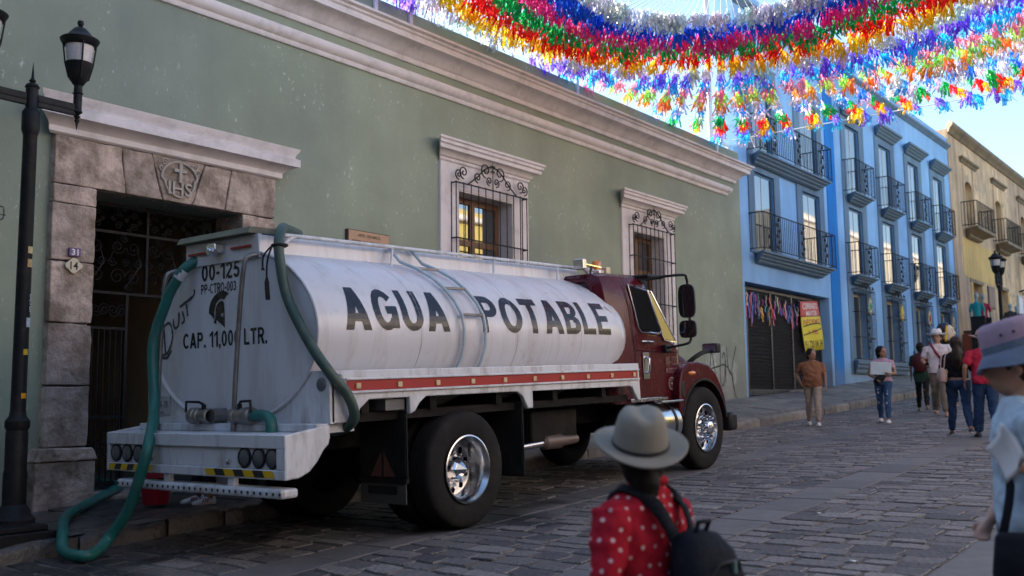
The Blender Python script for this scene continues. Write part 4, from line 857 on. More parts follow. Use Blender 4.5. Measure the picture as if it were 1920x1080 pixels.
em = P(emb(crest_p), 'helmet_emblem', m_let, tank, 0); P(emb(helm_p, 0.0042), 'helmet_face', m_let, em, 0)
sl = MB()
for c in ([(0.56, 0.33), (0.63, 0.28)], [(0.57, 0.35), (0.66, 0.34)], [(0.39, 0.585), (0.47, 0.68), (0.57, 0.715), (0.64, 0.70)]):
    c = curve_pts([(0.14-(u-0.5)*0.44, 1.80+v*0.34) for u, v in c], 5); r_ = ribbon(c, 0.004, 0); sl.add([(XH-0.0052, p[0], p[2]) for p in r_.v], r_.f)
P(sl, 'emblem_line', m_white, em, 0)
tagm = MB()
for st in ([(1.03, 1.72), (0.97, 1.85), (0.87, 1.88), (0.83, 1.76), (0.90, 1.63), (1.0, 1.60)], [(0.97, 1.86), (0.94, 1.62)], [(1.06, 1.66), (1.0, 1.59), (0.92, 1.58), (0.85, 1.64)], [(0.82, 1.92), (0.80, 1.84), (0.74, 1.86), (0.73, 1.97)], [(0.68, 1.98), (0.65, 1.90), (0.69, 1.87)], [(0.72, 2.02), (0.52, 2.10), (0.50, 2.16)], [(0.62, 2.04), (0.60, 1.93)], [(1.03, 1.98), (0.98, 1.94)]):
    r_ = ribbon(curve_pts(st), 0.014, 0); tagm.add([(XH-0.003, p[0], p[2]) for p in r_.v], r_.f)
P(tagm, 'scrawl', mat('grey_marker', (0.06, 0.065, 0.07), 0.6, bmp=0), tank, 0)
# walkway box along the top, overhanging lid board, rails, ladder
bx = P(MB().add([(-1.60, -0.42, 2.36), (3.05, -0.42, 2.36), (3.05, 0.55, 2.33), (-1.60, 0.58, 2.33), (-1.62, -0.40, 2.545), (3.03, -0.40, 2.535), (3.03, 0.55, 2.535), (-1.62, 0.58, 2.545)], [(0, 3, 2, 1), (4, 5, 6, 7), (0, 1, 5, 4), (1, 2, 6, 5), (2, 3, 7, 6), (3, 0, 4, 7)]), 'walkway_box', m_white, bevel=0.012)
P(MB().add([(XH-0.02, -0.43, 2.12+0.23), (XH-0.02, 0.60, 2.12+0.23), (XH-0.02, 0.59, 2.55), (XH-0.02, -0.41, 2.55), (XH+0.02, -0.43, 2.12+0.23), (XH+0.02, 0.60, 2.35), (XH+0.02, 0.59, 2.55), (XH+0.02, -0.41, 2.55)], [(0, 1, 2, 3), (7, 6, 5, 4), (0, 4, 5, 1), (1, 5, 6, 2), (2, 6, 7, 3), (3, 7, 4, 0)]), 'rear_plate', m_white, bx, 0, 0.004)
P(MB().add([(-1.70, -0.38, 2.552), (-1.70, 0.62, 2.552), (-1.66, 0.62, 2.61), (-1.66, -0.37, 2.61), (-1.2, -0.40, 2.552), (-1.2, 0.6, 2.552), (-1.2, 0.6, 2.61), (-1.2, -0.40, 2.61)], [(0, 1, 2, 3), (7, 6, 5, 4), (0, 4, 5, 1), (1, 5, 6, 2), (2, 6, 7, 3), (3, 7, 4, 0)]), 'lid_board', mat('olive_board', (0.20, 0.19, 0.12), 0.7, var=0.3, dirt=(0.04, 0.04, 0.03, 0.6)), bx, 0, 0.006)
for y in (0.40, -0.20): P(MB().box(XH-0.045, XH-0.022, y-0.13, y+0.13, 2.445, 2.465), 'red_marker', m_red, bx, 0, 0.004)
P(MB().box(XH-0.12, XH-0.021, 0.04, 0.16, 2.43, 2.51).cyl((XH-0.12, 0.10, 2.45), (XH-0.15, 0.10, 2.44), 0.03, 0.035), 'work_lamp', m_chr, bx, 35, 0.01)
rl = MB().tube(curve_pts([(-1.45, -0.50, 2.36), (-1.42, -0.50, 2.47), (-1.3, -0.49, 2.535), (-1.1, -0.49, 2.545), (2.9, -0.49, 2.54), (3.05, -0.5, 2.52), (3.12, -0.52, 2.44), (3.13, -0.54, 2.28)], 6), 0.017, 8)
P(rl, 'handrail', m_white2, smooth=60)
for xx in (-0.2, 1.3, 2.45): P(MB().tube([(xx+0.05, -0.49, 2.54), (xx, -0.52, 2.36)], 0.013, 6), 'rail_post', m_white2)
def lad(x0, lean):
    pts = [(x0-0.20, -0.42, 2.56)]
    for a in [62, 52, 42, 32, 22, 12, 2, -8, -18, -25]:
        q = R(a); k = (62-a)/87; pts.append((x0-0.17+0.17*min(1, k*1.8), -(HW+0.045)*math.cos(q), ZC+(HH+0.045)*math.sin(q)))
    return pts
ld = P(MB().tube(lad(0.06, 0), 0.016, 8), 'ladder', mat('pale_blue_rail', (0.45, 0.55, 0.60), 0.4, var=0.15, dirt=(0.25, 0.2, 0.16, 0.4), ds=8), smooth=60)
P(MB().tube(lad(0.36, 0), 0.016, 8), 'ladder_rail', MATS['pale_blue_rail'], ld, 60)
la, lb_ = lad(0.06, 0), lad(0.36, 0)
for k in (0, 2, 4, 6): P(MB().tube([la[k], lb_[k]], 0.013, 6), 'rung', m_steel, ld)
P(MB().tube([(2.62, -1.02, 2.05), (2.72, -1.04, 1.98), (2.78, -0.98, 1.84)], [0.006, 0.01, 0.006], 5), 'lug', m_white, tank)
# side deck and skirt
def skirt(s):
    pr = [(-1.30, 1.02), (-1.28, 1.10), (-1.18, 1.17), (-0.98, 1.17), (-0.72, 1.17), (-0.72, 1.03), (-0.66, 1.05), (-0.60, 1.12), (-0.52, 1.17), (0.74, 1.165), (0.82, 1.12), (0.86, 1.06), (0.90, 1.0), (0.98, 1.0), (0.98, 1.162), (2.76, 1.155), (2.82, 1.14), (2.88, 1.06), (2.93, 1.0), (2.99, 0.99), (2.97, 1.405), (-1.58, 1.405), (-1.58, 1.0), (-1.45, 1.0)]
    y0, y1 = (-1.22, -1.17) if s < 0 else (1.17, 1.22)
    o = P(MB().prism(pr, 'y', y0, y1), 'side_skirt', m_white2, bevel=0.01)
    P(MB().box(-1.585, 2.965, min(s*1.165, s*0.98), max(s*1.165, s*0.98), 1.385, 1.402), 'side_deck', m_white2, o, 0, 0.004)
    yo = s*1.223
    P(MB().box(-1.42, 2.935, min(yo, yo-s*0.02), max(yo, yo-s*0.02), 1.243, 1.325), 'red_stripe', m_red, o, 0)
    P(MB().box(-1.44, 2.95, min(yo, yo+s*0.02)-0.0, max(yo, yo+s*0.02), 1.326, 1.345).box(-1.44, 2.95, min(yo, yo+s*0.02), max(yo, yo+s*0.02), 1.223, 1.242), 'stripe_rail', m_white2, o, 0, 0.005)
    for k in range(10):
        xx = -1.33+k*0.462
        P(MB().box(xx, xx+0.05, min(yo, yo+s*0.014), max(yo, yo+s*0.014), 1.258, 1.302), 'side_marker', m_reflect, o, 0, 0.005)
    P(MB().lathe([(0.001, 0.012), (0.035, 0.012), (0.045, 0.004), (0.05, -0.01)], 20, (-1.50 if s < 0 else -1.5, s*1.225, 1.33), 'y') if s > 0 else MB().lathe([(0.001, -0.012), (0.035, -0.012), (0.045, -0.004), (0.05, 0.01)], 20, (-1.50, s*1.225, 1.33), 'y'), 'side_lamp', m_lens, o, 50)
    return o
skirt(-1); skirt(1)
# rear panel filling the corners under the tank
rp = []
zt = 1.405
top = [(HW*0.99*math.cos(t), ZC+HH*0.99*math.sin(t)) for t in [math.asin((zt-ZC)/(HH*0.99))*(1-i/20)-math.pi/2*(i/20) for i in range(21)]]
half = [(1.22, 1.0), (1.22, zt)]+top
rpoly = [(y, z) for y, z in half]+[(0.0, 1.0)]
for s in (1, -1): P(MB().prism([(s*y, z) for y, z in rpoly], 'x', -1.595, -1.55), 'rear_panel', m_white2, bevel=0.004)
P(MB().box(-1.594, -1.3, -1.165, 1.165, 0.93, 1.0), 'rear_sill', m_white2)
for s in (1, -1): P(MB().lathe([(0.001, -0.012), (0.035, -0.012), (0.05, -0.004), (0.055, 0.01)], 20, (-1.60, s*1.13, 1.30), 'x'), 'corner_lamp', m_lens, smooth=50)
pl = P(MB().box(-1.612, -1.597, 0.86, 1.12, 1.07, 1.24), 'licence_plate', mat('plate_grey', (0.42, 0.43, 0.43), 0.5, var=0.2, vs_=15, dirt=(0.2, 0.2, 0.2, 0.5)), bevel=0.004)
P(text_mb('CTR-78', 0.2, 0.06, lambda u, v: (-1.6135, 1.09-u, 1.135+v), 0.01), 'lettering', mat('plate_ink', (0.10, 0.10, 0.11), 0.6, bmp=0), pl, 0)
P(text_mb('Oaxaca', 0.11, 0.03, lambda u, v: (-1.6135, 1.05-u, 1.083+v), 0.01), 'lettering', MATS['plate_ink'], pl, 0)
# bumper with recess, lamps, hazard stripes, side wings
XB = -2.03
b = MB().box(XB, XB+0.05, -1.22, 1.17, 0.845, 0.945).box(XB, XB+0.05, -1.22, 1.17, 0.62, 0.69).box(XB+0.001, XB+0.05, -1.22, -1.12, 0.69, 0.845).box(XB+0.001, XB+0.05, 1.13, 1.17, 0.69, 0.845).box(XB+0.025, XB+0.05, -1.12, 1.13, 0.69, 0.845)
bp_ = P(b, 'bumper', m_white2, bevel=0.006)
P(MB().box(XB+0.02, -1.60, -1.215, 1.165, 0.925, 0.944), 'bumper_top', m_white2, bp_, 0, 0.004)
P(MB().box(-1.72, -1.60, -1.21, 1.16, 0.946, 1.005), 'bumper_step', m_white2, bp_, 0, 0.006)
for ya, yb in ((-1.222, -1.19), (1.14, 1.172)):
    wing = [(XB+0.001, 0.622), (-1.90, 0.622), (-1.80, 0.66), (-1.72, 0.73), (-1.66, 0.81), (-1.61, 0.85), (-1.595, 0.90), (-1.595, 0.995), (XB+0.001, 0.944)]
    P(MB().prism(wing, 'y', ya, yb), 'bumper_wing', m_white2, bp_, 38, 0.012)
for y in (1.04, 0.87, 0.70, -0.73, -0.90, -1.06):
    l_ = P(MB().lathe([(0.076, 0.0), (0.078, -0.012), (0.066, -0.018), (0.062, -0.012), (0.060, -0.014), (0.03, -0.02), (0.001, -0.021)], 28, (XB+0.024, y, 0.772), 'x'), 'tail_lamp', m_blk, bp_, 50)
    P(MB().lathe([(0.060, -0.0145), (0.03, -0.0225), (0.001, -0.024)], 28, (XB+0.024, y, 0.772), 'x'), 'lens', m_lens, l_, 50)
for y in (0.50, -0.53): P(MB().lathe([(0.024, 0), (0.024, -0.015), (0.012, -0.02), (0.001, -0.03)], 12, (XB+0.024, y, 0.74), 'x'), 'bolt', m_chr, bp_, 50)
for ya, yb, lean in ((1.14, 0.48, 0.03), (-0.28, -1.11, -0.03)):
    n = 7; w = (ya-yb)/n
    for k in range(n):
        y0, y1 = ya-w*k, ya-w*(k+1); z0, z1 = 0.632, 0.683
        P(MB().add([(XB-0.003, y0, z0), (XB-0.003, y1, z0), (XB-0.003, y1-lean, z1), (XB-0.003, y0-lean, z1)], [(0, 1, 2, 3)]), 'hazard_stripe', m_yelp if k % 2 == 0 else m_blkp, bp_, 0)
sb = P(MB().box(XB-0.02, XB+0.14, -1.20, 0.98, 0.485, 0.555), 'step_bar', m_white2, bp_, 0, 0.02)
for y in (0.30, -0.55): P(MB().box(XB+0.02, XB+0.07, y-0.035, y+0.035, 0.555, 0.63), 'step_hanger', m_white2, bp_, 0, 0.004)
for k in range(30): P(MB().lathe([(0.014, 0), (0.010, -0.004), (0.001, -0.004)], 8, (XB-0.0205, 0.95-k*0.0735, 0.52), 'x'), 'step_hole', m_blkp, sb, 0)
# rear pipes, valves
for (ya, za, yb) in ((0.71, 2.33, 0.86), (-0.40, 2.37, -0.22)):
    P(MB().tube(curve_pts([(-1.60, ya, za), (-1.68, ya+0.01, za-0.01), (-1.73, ya+0.03, za-0.10), (-1.735, (ya+yb)/2+0.02, 1.7), (-1.74, yb, 0.94)], 6), 0.021, 8), 'vent_pipe', m_steel, smooth=60)
def valve(y0, s, name):
    v = MB().cyl((-1.597, y0, 1.07), (-1.74, y0, 1.07), 0.06).lathe([(0.05, 0), (0.062, 0.005), (0.062, 0.05), (0.052, 0.055), (0.052, 0.13), (0.066, 0.135), (0.066, 0.17), (0.056, 0.175), (0.07, 0.185), (0.07, 0.25), (0.06, 0.26), (0.001, 0.262)], 20, (0, 0, 0))
    k = len(MB().cyl((0, 0, 0), (0, 0, 1), 1).v)
    for i in range(k, len(v.v)):
        p = v.v[i]; v.v[i] = (-1.74+p[0], y0+s*p[2], 1.07+p[1])
    o = P(v, name, m_steel, smooth=40)
    P(MB().cyl((-1.74, y0+s*0.09, 1.12), (-1.74, y0+s*0.09, 1.165), 0.02).tube([(-1.74, y0+s*0.09, 1.165), (-1.76, y0+s*0.13, 1.185), (-1.78, y0+s*0.28, 1.19), (-1.78, y0+s*0.285, 1.10)], 0.011, 6), 'valve_handle', m_blk, o, 40)
    return o
v1 = valve(0.08, 1, 'valve'); v2 = valve(-0.22, -1, 'valve')
ch = MB()
for k in range(12): ch.ell((-1.80, 0.30-k*0.017, 0.985-0.028*math.sin(math.pi*k/11)), (0.007, 0.011, 0.005), 6, 5)
P(ch, 'chain', m_chr, v1)
P(MB().tube(curve_pts([(-1.74, -0.46, 1.07), (-1.745, -0.60, 1.075), (-1.75, -0.70, 1.05), (-1.76, -0.73, 0.99), (-1.76, -0.73, 0.935)], 6), 0.045, 14), 'drain_elbow', m_hose, smooth=60)
# wheels
def tyre_prof(w): return [(0.29, -w*0.43), (0.33, -w*0.5), (0.40, -w*0.52), (0.46, -w*0.50), (0.492, -w*0.46), (0.508, -w*0.38), (0.511, -w*0.30), (0.500, -w*0.28), (0.511, -w*0.26), (0.512, -w*0.1), (0.500, -w*0.085), (0.512, -w*0.07), (0.512, w*0.07), (0.500, w*0.085), (0.512, w*0.1), (0.511, w*0.26), (0.500, w*0.28), (0.511, w*0.30), (0.508, w*0.38), (0.492, w*0.46), (0.46, w*0.50), (0.40, w*0.52), (0.33, w*0.5), (0.29, w*0.43)]
def disc_with_holes(mb, y, ro, ri, rh, nh, hr, th):
    """wheel disc as ring segments leaving round hand holes"""
    N = nh*8
    for i in range(N):
        a0, a1 = 2*math.pi*i/N, 2*math.pi*(i+1)/N
        def hl(a):
            d = (a*nh/(2*math.pi)) % 1.0-0.5; x_ = d*2*math.pi/nh*rh; return math.sqrt(max(0, hr*hr-x_*x_))
        for (p, q, r_, t) in ((ri, ri, rh-hl(a0), rh-hl(a1)), (rh+hl(a0), rh+hl(a1), ro, ro)):
            c = [(p*math.cos(a0), p*math.sin(a0)), (q*math.cos(a1), q*math.sin(a1)), (t*math.cos(a1), t*math.sin(a1)), (r_*math.cos(a0), r_*math.sin(a0))]
            mb.add([(u, y, v) for u, v in c]+[(u, y+th, v) for u, v in c], [(0, 1, 2, 3), (7, 6, 5, 4), (0, 4, 5, 1), (2, 6, 7, 3)])
    return mb
def wheel(x, yc, z, s, dual, rim=True):
    w = bpy.data.objects.new('wheel', None); COL.objects.link(w); w.parent = T; w.location = (x, yc, z)
    MB().lathe(tyre_prof(0.27), 56, axis='y').build('tyre', m_rub, w, 40)
    if not rim: return w
    if dual == 'rear':
        MB().lathe([(0.295, s*0.125), (0.300, s*0.145), (0.288, s*0.15), (0.280, s*0.13), (0.262, s*0.11), (0.250, s*0.04), (0.245, -s*0.02), (0.236, -s*0.05)], 48, axis='y').build('rim', m_alu, w, 45)
        d = MB(); disc_with_holes(d, -s*0.05, 0.24, 0.06, 0.19, 10, 0.03, -s*0.012); d.build('rim_disc', m_alu, w, 30)
        MB().lathe([(0.24, -s*0.11), (0.001, -s*0.11)], 24, axis='y').build('brake_drum', m_blkp, w, 30)
        MB().lathe([(0.105, -s*0.05), (0.10, s*0.03), (0.085, s*0.05), (0.03, s*0.105), (0.001, s*0.12)], 8, axis='y').build('hub_cap', m_chr, w, 20)
        rn = 0.140
    else:
        MB().lathe([(0.295, s*0.11), (0.300, s*0.14), (0.288, s*0.145), (0.278, s*0.12), (0.272, s*0.08)], 48, axis='y').build('rim', m_alu, w, 45)
        d = MB(); disc_with_holes(d, s*0.075, 0.274, 0.07, 0.215, 10, 0.034, -s*0.012); d.build('rim_disc', m_chr, w, 30)
        MB().lathe([(0.272, s*0.02), (0.001, s*0.02)], 24, axis='y').build('brake_drum', m_blkp, w, 30)
        MB().lathe([(0.17, s*0.075), (0.16, s*0.10), (0.10, s*0.11), (0.095, s*0.17), (0.08, s*0.20), (0.05, s*0.215), (0.001, s*0.22)], 28, axis='y').build('hub_cap', m_chr, w, 35)
        rn = 0.135
    for k in range(10):
        a = 2*math.pi*(k+0.5)/10; y0 = -0.05 if dual == 'rear' else 0.085; L = 0.045 if dual == 'rear' else 0.11
        MB().lathe([(0.020, s*y0), (0.019, s*(y0+L*0.6)), (0.012, s*(y0+L)), (0.001, s*(y0+L*1.05))], 8, (rn*math.cos(a), 0, rn*math.sin(a)), 'y').build('lug_nut', m_chr, w, 35)
    return w
for s in (-1, 1):
    wheel(0.0, s*1.075, 0.512, s, 'rear'); wheel(0.0, s*0.74, 0.512, s, 'rear', False); wheel(4.65, s*1.02, 0.582, s, 'front')
# chassis
fr = P(MB().box(-1.6, 5.1, -0.48, -0.40, 0.74, 0.97).box(-1.6, 5.1, 0.40, 0.48, 0.74, 0.97), 'chassis_rail', m_chas)
P(MB().cyl((0, -0.9, 0.512), (0, 0.9, 0.512), 0.075).ell((0, 0, 0.512), (0.22, 0.25, 0.2)), 'rear_axle', m_chas); P(MB().cyl((4.65, -0.9, 0.56), (4.65, 0.9, 0.56), 0.06), 'front_axle', m_chas)
P(MB().cyl((0.2, 0, 0.55), (3.2, 0, 0.75), 0.05), 'drive_shaft', m_chas)
P(MB().box(-1.5, 2.9, -1.1, 1.1, 0.99, 1.06), 'sub_frame', m_chas)
for xx in (-1.2, -0.4, 0.5, 1.4, 2.3): P(MB().box(xx, xx+0.08, -1.15, 1.15, 1.061, 1.20), 'cross_member', m_chas)
for s in (-1, 1): P(MB().box(-0.65, 0.65, s*0.52-0.04, s*0.52+0.04, 0.60, 0.70), 'leaf_spring', m_chas, bevel=0.01)
P(MB().box(1.3, 2.1, -0.95, -0.5, 0.62, 0.95), 'battery_box', m_chas, bevel=0.02)
P(MB().cyl((1.35, 0.9, 0.7), (2.3, 0.9, 0.7), 0.2), 'air_tank', m_chas)
P(MB().tube([(0.98, -0.92, 0.60), (1.55, -0.92, 0.62)], 0.038, 14), 'tail_pipe', m_alu)
P(MB().lathe([(0.04, 0), (0.075, 0.03), (0.078, 0.3), (0.06, 0.34), (0.05, 0.6)], 20, (1.50, -0.92, 0.625), 'x'), 'silencer', mat('rusty_silencer', (0.20, 0.145, 0.12), 0.45, metal=0.5, var=0.3))
# mud flaps
m_flap = mat('ribbed_rubber', (0.018, 0.018, 0.018), 0.7, spec=0.2, var=0.2, bmp=0.2, dirt=(0.05, 0.042, 0.036, 0.5), ds=4)
def flap(x, s, low):
    ya, yb = s*1.19, s*0.63
    f = P(MB().box(x, x+0.014, min(ya, yb), max(ya, yb), 0.50 if low else 0.36, 1.06), 'mud_flap', m_flap, bevel=0.004)
    r_ = MB()
    for k in range(22):
        y = min(ya, yb)+0.02+k*(abs(yb-ya)-0.04)/21; r_.box(x-0.006, x-0.0005, y-0.006, y+0.006, 0.52 if low else 0.38, 1.03)
    P(r_, 'flap_ribs', m_flap, f, 0)
    if low:
        P(MB().box(x-0.02, x+0.02, min(ya, yb), max(ya, yb), 0.46, 0.50), 'flap_bar', m_chas, f, 0)
        P(MB().box(x-0.002, x+0.012, min(ya, yb)+0.02, max(ya, yb)-0.0, 0.285, 0.46), 'lower_flap', mat('grey_rubber', (0.07, 0.068, 0.062), 0.7, var=0.25), f, 0, 0.012)
        P(MB().box(x-0.006, x-0.0025, min(ya, yb)+0.12, max(ya, yb)-0.1, 0.365, 0.435), 'lower_flap_panel', m_flap, f, 0)
        cy = (ya+yb)/2
        for q in (-1, 1): P(MB().add([(x-0.0075, cy+q*0.012, 0.51), (x-0.0075, cy+q*0.15, 0.51), (x-0.0075, cy+q*0.012, 0.72)], [(0, 1, 2)]), 'flap_triangle', mat('faded_red_rubber', (0.13, 0.05, 0.035), 0.7), f, 0)
for s in (-1, 1): flap(-0.74, s, True); flap(0.84, s, False)
P(MB().box(-0.95, -0.73, -1.165, -0.55, 1.07, 1.16), 'flap_box', mat('dusty_steel', (0.16, 0.16, 0.165), 0.5, metal=0.3, var=0.3))
# cab
def cab_ring(x, hw, zb, zt, r_=0.14, tum=0.10):
    """rounded box section in the y-z plane, roof narrower than the sill"""
    pts = [(-hw, zb), (-hw, 1.55), (-hw+tum*0.5, (1.55+zt)/2+0.05), (-hw+tum, zt-r_), (-hw+tum+r_*0.3, zt-r_*0.3), (-hw+tum+r_, zt)]
    return [(x, y, z) for y, z in pts]+[(x, -y, z) for y, z in pts[::-1]]
CW = 1.03
cab = P(MB().loft([cab_ring(2.72, CW-0.08, 0.98, 2.40), cab_ring(2.76, CW-0.02, 0.96, 2.44), cab_ring(2.88, CW, 0.95, 2.46), cab_ring(3.55, CW, 0.95, 2.47), cab_ring(3.72, CW, 0.95, 2.41), cab_ring(3.88, CW, 0.95, 2.16), cab_ring(4.18, CW, 0.95, 1.68), cab_ring(4.24, CW, 0.95, 1.62)]), 'cab', m_maroon, smooth=32)
P(MB().box(2.70, 2.718, -0.72, 0.72, 1.85, 2.30), 'rear_window', m_cab_g, cab, 0, 0.004)
P(MB().tube([(2.705, -0.80, 1.75), (2.705, -0.80, 2.3), (2.705, -0.72, 2.36), (2.705, 0.72, 2.36), (2.705, 0.8, 2.3), (2.705, 0.8, 1.75)], 0.018, 6), 'rear_moulding', m_maroon, cab, 50)
def side_y(z): return CW+0.004 if z <= 1.55 else CW+0.004-0.05*min(1, (z-1.55)/0.505)-0.05*max(0, min(1, (z-2.055)/0.27))
def side_panel(pts, s, off, mt, name, parent, th=0.012):
    a = [(x, s*(side_y(z)+off), z) for x, z in pts]; b = [(x, s*(side_y(z)+off-th), z) for x, z in pts]; n = len(pts)
    return P(MB().add(a+b, [tuple(range(n)), tuple(range(n, 2*n))[::-1]]+[(i, (i+1) % n, (i+1) % n+n, i+n) for i in range(n)]), name, mt, parent, 30)
for s in (-1, 1):
    dr = side_panel([(3.24, 1.02), (3.98, 1.02), (4.06, 1.10), (4.20, 1.25), (4.20, 1.60), (3.84, 1.72), (3.34, 1.75), (3.22, 1.72)], s, 0.006, m_maroon, 'door', cab)
    P(MB().tube([(x, s*(side_y(z)+0.008), z) for x, z in [(3.23, 1.03), (3.22, 1.5), (3.21, 1.8), (3.17, 2.36)]], 0.005, 4), 'door_gap', m_blkp, dr, 0)
    P(MB().tube([(x, s*(side_y(z)+0.012), z) for x, z in [(3.24, 1.56), (3.7, 1.545), (4.2, 1.53)]], 0.006, 5), 'crease', m_maroon, dr, 40)
    side_panel([(3.27, 2.31), (3.66, 2.27), (3.83, 1.80), (3.80, 1.775), (3.40, 1.795), (3.35, 1.84)], s, 0.017, mat('open_window_dark', (0.008, 0.008, 0.009), 0.9, spec=0.1, bmp=0), 'side_window', dr)  # interior shade painted as a black panel in the open window
    wf_ = [(3.255, 2.325), (3.67, 2.285), (3.85, 1.79), (3.80, 1.755), (3.38, 1.775), (3.33, 1.83)]
    P(MB().tube([(x, s*(side_y(z)+0.018), z) for x, z in wf_], 0.011, 5, closed=True), 'window_seal', m_chr, dr, 40)
    side_panel([(3.70, 2.26), (3.75, 2.25), (4.16, 1.67), (3.92, 1.69), (3.87, 1.74)], s, 0.017, m_cab_g, 'vent_window', dr)
    P(MB().tube([(x, s*(side_y(z)+0.018), z) for x, z in [(3.69, 2.28), (3.76, 2.27), (4.19, 1.655), (3.91, 1.675), (3.86, 1.74)]], 0.009, 5, closed=True), 'vent_seal', m_chr, dr, 40)
    P(MB().box(3.37, 3.51, min(s*(CW+0.010), s*(CW+0.018)), max(s*(CW+0.010), s*(CW+0.018)), 1.22, 1.53), 'handle_plate', m_alu, dr, 0, 0.004)
    P(MB().tube([(3.44, s*(CW+0.02), 1.48), (3.44, s*(CW+0.055), 1.46), (3.44, s*(CW+0.055), 1.31), (3.44, s*(CW+0.02), 1.29)], 0.016, 8), 'door_handle', m_chr, dr, 50)
    P(MB().tube([(3.35, s*(CW+0.02), 1.66), (3.38, s*(CW+0.035), 1.66), (3.58, s*(CW+0.035), 1.655), (3.60, s*(CW+0.02), 1.655)], 0.013, 8), 'grab_rail', m_alu, dr, 50)
    if s < 0:
        def dl(x0, z0): return lambda u, v: (x0+u, -(CW+0.020), z0+v)
        m_out = mat('pale_outline', (0.45, 0.30, 0.28), 0.4, bmp=0)
        for txt, w, h, x0, z0 in (('00-125', 0.27, 0.10, 3.90, 1.38), ('PP-CTRO-003', 0.27, 0.06, 3.90, 1.28)):
            P(text_mb(txt, w, h, dl(x0, z0), 0.02), 'lettering', m_out, dr, 0)
            P(text_mb(txt, w-0.012, h-0.012, lambda u, v: (x0+0.006+u, -(CW+0.0215), z0+0.006+v), -0.012), 'lettering', m_maroon, dr, 0)
        P(MB().lathe([(0.078, 0), (0.066, 0)], 32, (4.02, -(CW+0.0205), 1.155), 'y'), 'seal_ring', m_out, dr, 0); P(MB().lathe([(0.048, 0), (0.044, 0)], 32, (4.02, -(CW+0.0205), 1.155), 'y'), 'seal_ring', m_out, dr, 0)
        P(MB().add([(4.02+rr_*math.cos(q*math.pi/6), -(CW+0.021), 1.155+rr_*math.sin(q*math.pi/6)) for q in range(12) for rr_ in ((0.038 if q % 3 == 0 else 0.014),)], [tuple(range(12))]), 'seal_flower', m_out, dr, 0)
    # steps, fuel tank
    P(MB().box(3.02, 3.86, min(s*0.80, s*1.08), max(s*0.80, s*1.08), 0.965, 1.005), 'cab_step', m_alu, bevel=0.006)
    hs = MB()
    for k in range(11): hs.lathe([(0.016, 0), (0.012, s*0.006), (0.001, s*0.006)], 8, (3.07+k*0.074, s*1.081, 0.985), 'y')
    P(hs, 'step_studs', m_steel)
    P(MB().box(3.52, 4.02, min(s*1.085, s*1.20), max(s*1.085, s*1.20), 0.935, 0.962), 'lower_step', m_alu, bevel=0.006)
    ft = P(MB().lathe([(0.001, 0), (0.24, 0.0), (0.265, 0.02), (0.27, 0.04), (0.27, 0.92), (0.265, 0.94), (0.24, 0.96), (0.001, 0.96)], 40, (3.06, s*0.92, 0.68), 'x'), 'fuel_tank', m_alu, smooth=40)
    for xx in (3.2, 3.82): P(MB().lathe([(0.273, 0), (0.276, 0.01), (0.276, 0.05), (0.273, 0.06)], 40, (xx, s*0.92, 0.68), 'x'), 'tank_strap', m_blk, ft, 40)
    # fenders
    hub = (4.65, 0.582); ar = 0.60
    arc = [(hub[0]+ar*math.cos(t), hub[1]+ar*math.sin(t)) for t in [R(a) for a in range(8, 203, 13)]]
    out_ = [(4.02, 0.42), (4.02, 0.9), (4.04, 1.15), (4.10, 1.30), (4.30, 1.40), (4.55, 1.41), (4.80, 1.37), (5.00, 1.26), (5.14, 1.10), (5.24, 0.92), (5.27, 0.70)]
    P(MB().prism(arc+out_, 'y', min(s*0.70, s*1.15), max(s*0.70, s*1.15)), 'fender', m_maroon, smooth=50, bevel=0.05)
    P(MB().tube([(hub[0]+(ar+0.005)*math.cos(t), s*1.14, hub[1]+(ar+0.005)*math.sin(t)) for t in [R(a) for a in range(10, 172, 9)]], 0.022, 6), 'fender_lip', m_blk, smooth=60)
    P(MB().ell((4.36, s*1.145, 1.27), (0.10, 0.025, 0.028), 14, 8), 'turn_signal', m_amber, smooth=60)
    P(MB().box(4.06, 4.16, min(s*1.12, s*1.155), max(s*1.12, s*1.155), 0.98, 1.18), 'fender_vent', m_blk, bevel=0.012)
# hood, grille end, bumper, windscreen
def hood_ring(x, hw, zb, zt): return [(x, -hw, zb), (x, -hw, zt-0.16), (x, -hw+0.06, zt-0.05), (x, -hw+0.2, zt), (x, hw-0.2, zt), (x, hw-0.06, zt-0.05), (x, hw, zt-0.16), (x, hw, zb)]
P(MB().loft([hood_ring(4.20, 0.98, 1.0, 1.66), hood_ring(4.5, 0.90, 1.0, 1.60), hood_ring(4.9, 0.82, 0.9, 1.50), hood_ring(5.25, 0.74, 0.8, 1.36), hood_ring(5.42, 0.68, 0.75, 1.20)]), 'hood', m_maroon, smooth=45)
P(MB().box(5.41, 5.47, -0.5, 0.5, 0.8, 1.15), 'radiator_grille', m_chr, bevel=0.02); P(MB().box(5.30, 5.52, -1.18, 1.18, 0.50, 0.74), 'front_bumper', m_blk, bevel=0.04)
P(MB().add([(3.735, -0.80, 2.35), (3.735, 0.80, 2.35), (4.195, 0.93, 1.69), (4.195, -0.93, 1.69), (3.72, -0.80, 2.345), (3.72, 0.80, 2.345), (4.18, 0.93, 1.68), (4.18, -0.93, 1.68)], [(0, 1, 2, 3), (7, 6, 5, 4), (0, 4, 5, 1), (1, 5, 6, 2), (2, 6, 7, 3), (3, 7, 4, 0)]), 'windscreen', m_cab_g, cab, 0)
P(MB().box(3.60, 3.98, -1.02, -0.7, 2.425, 2.47), 'visor', m_blk, cab, 0, 0.02)
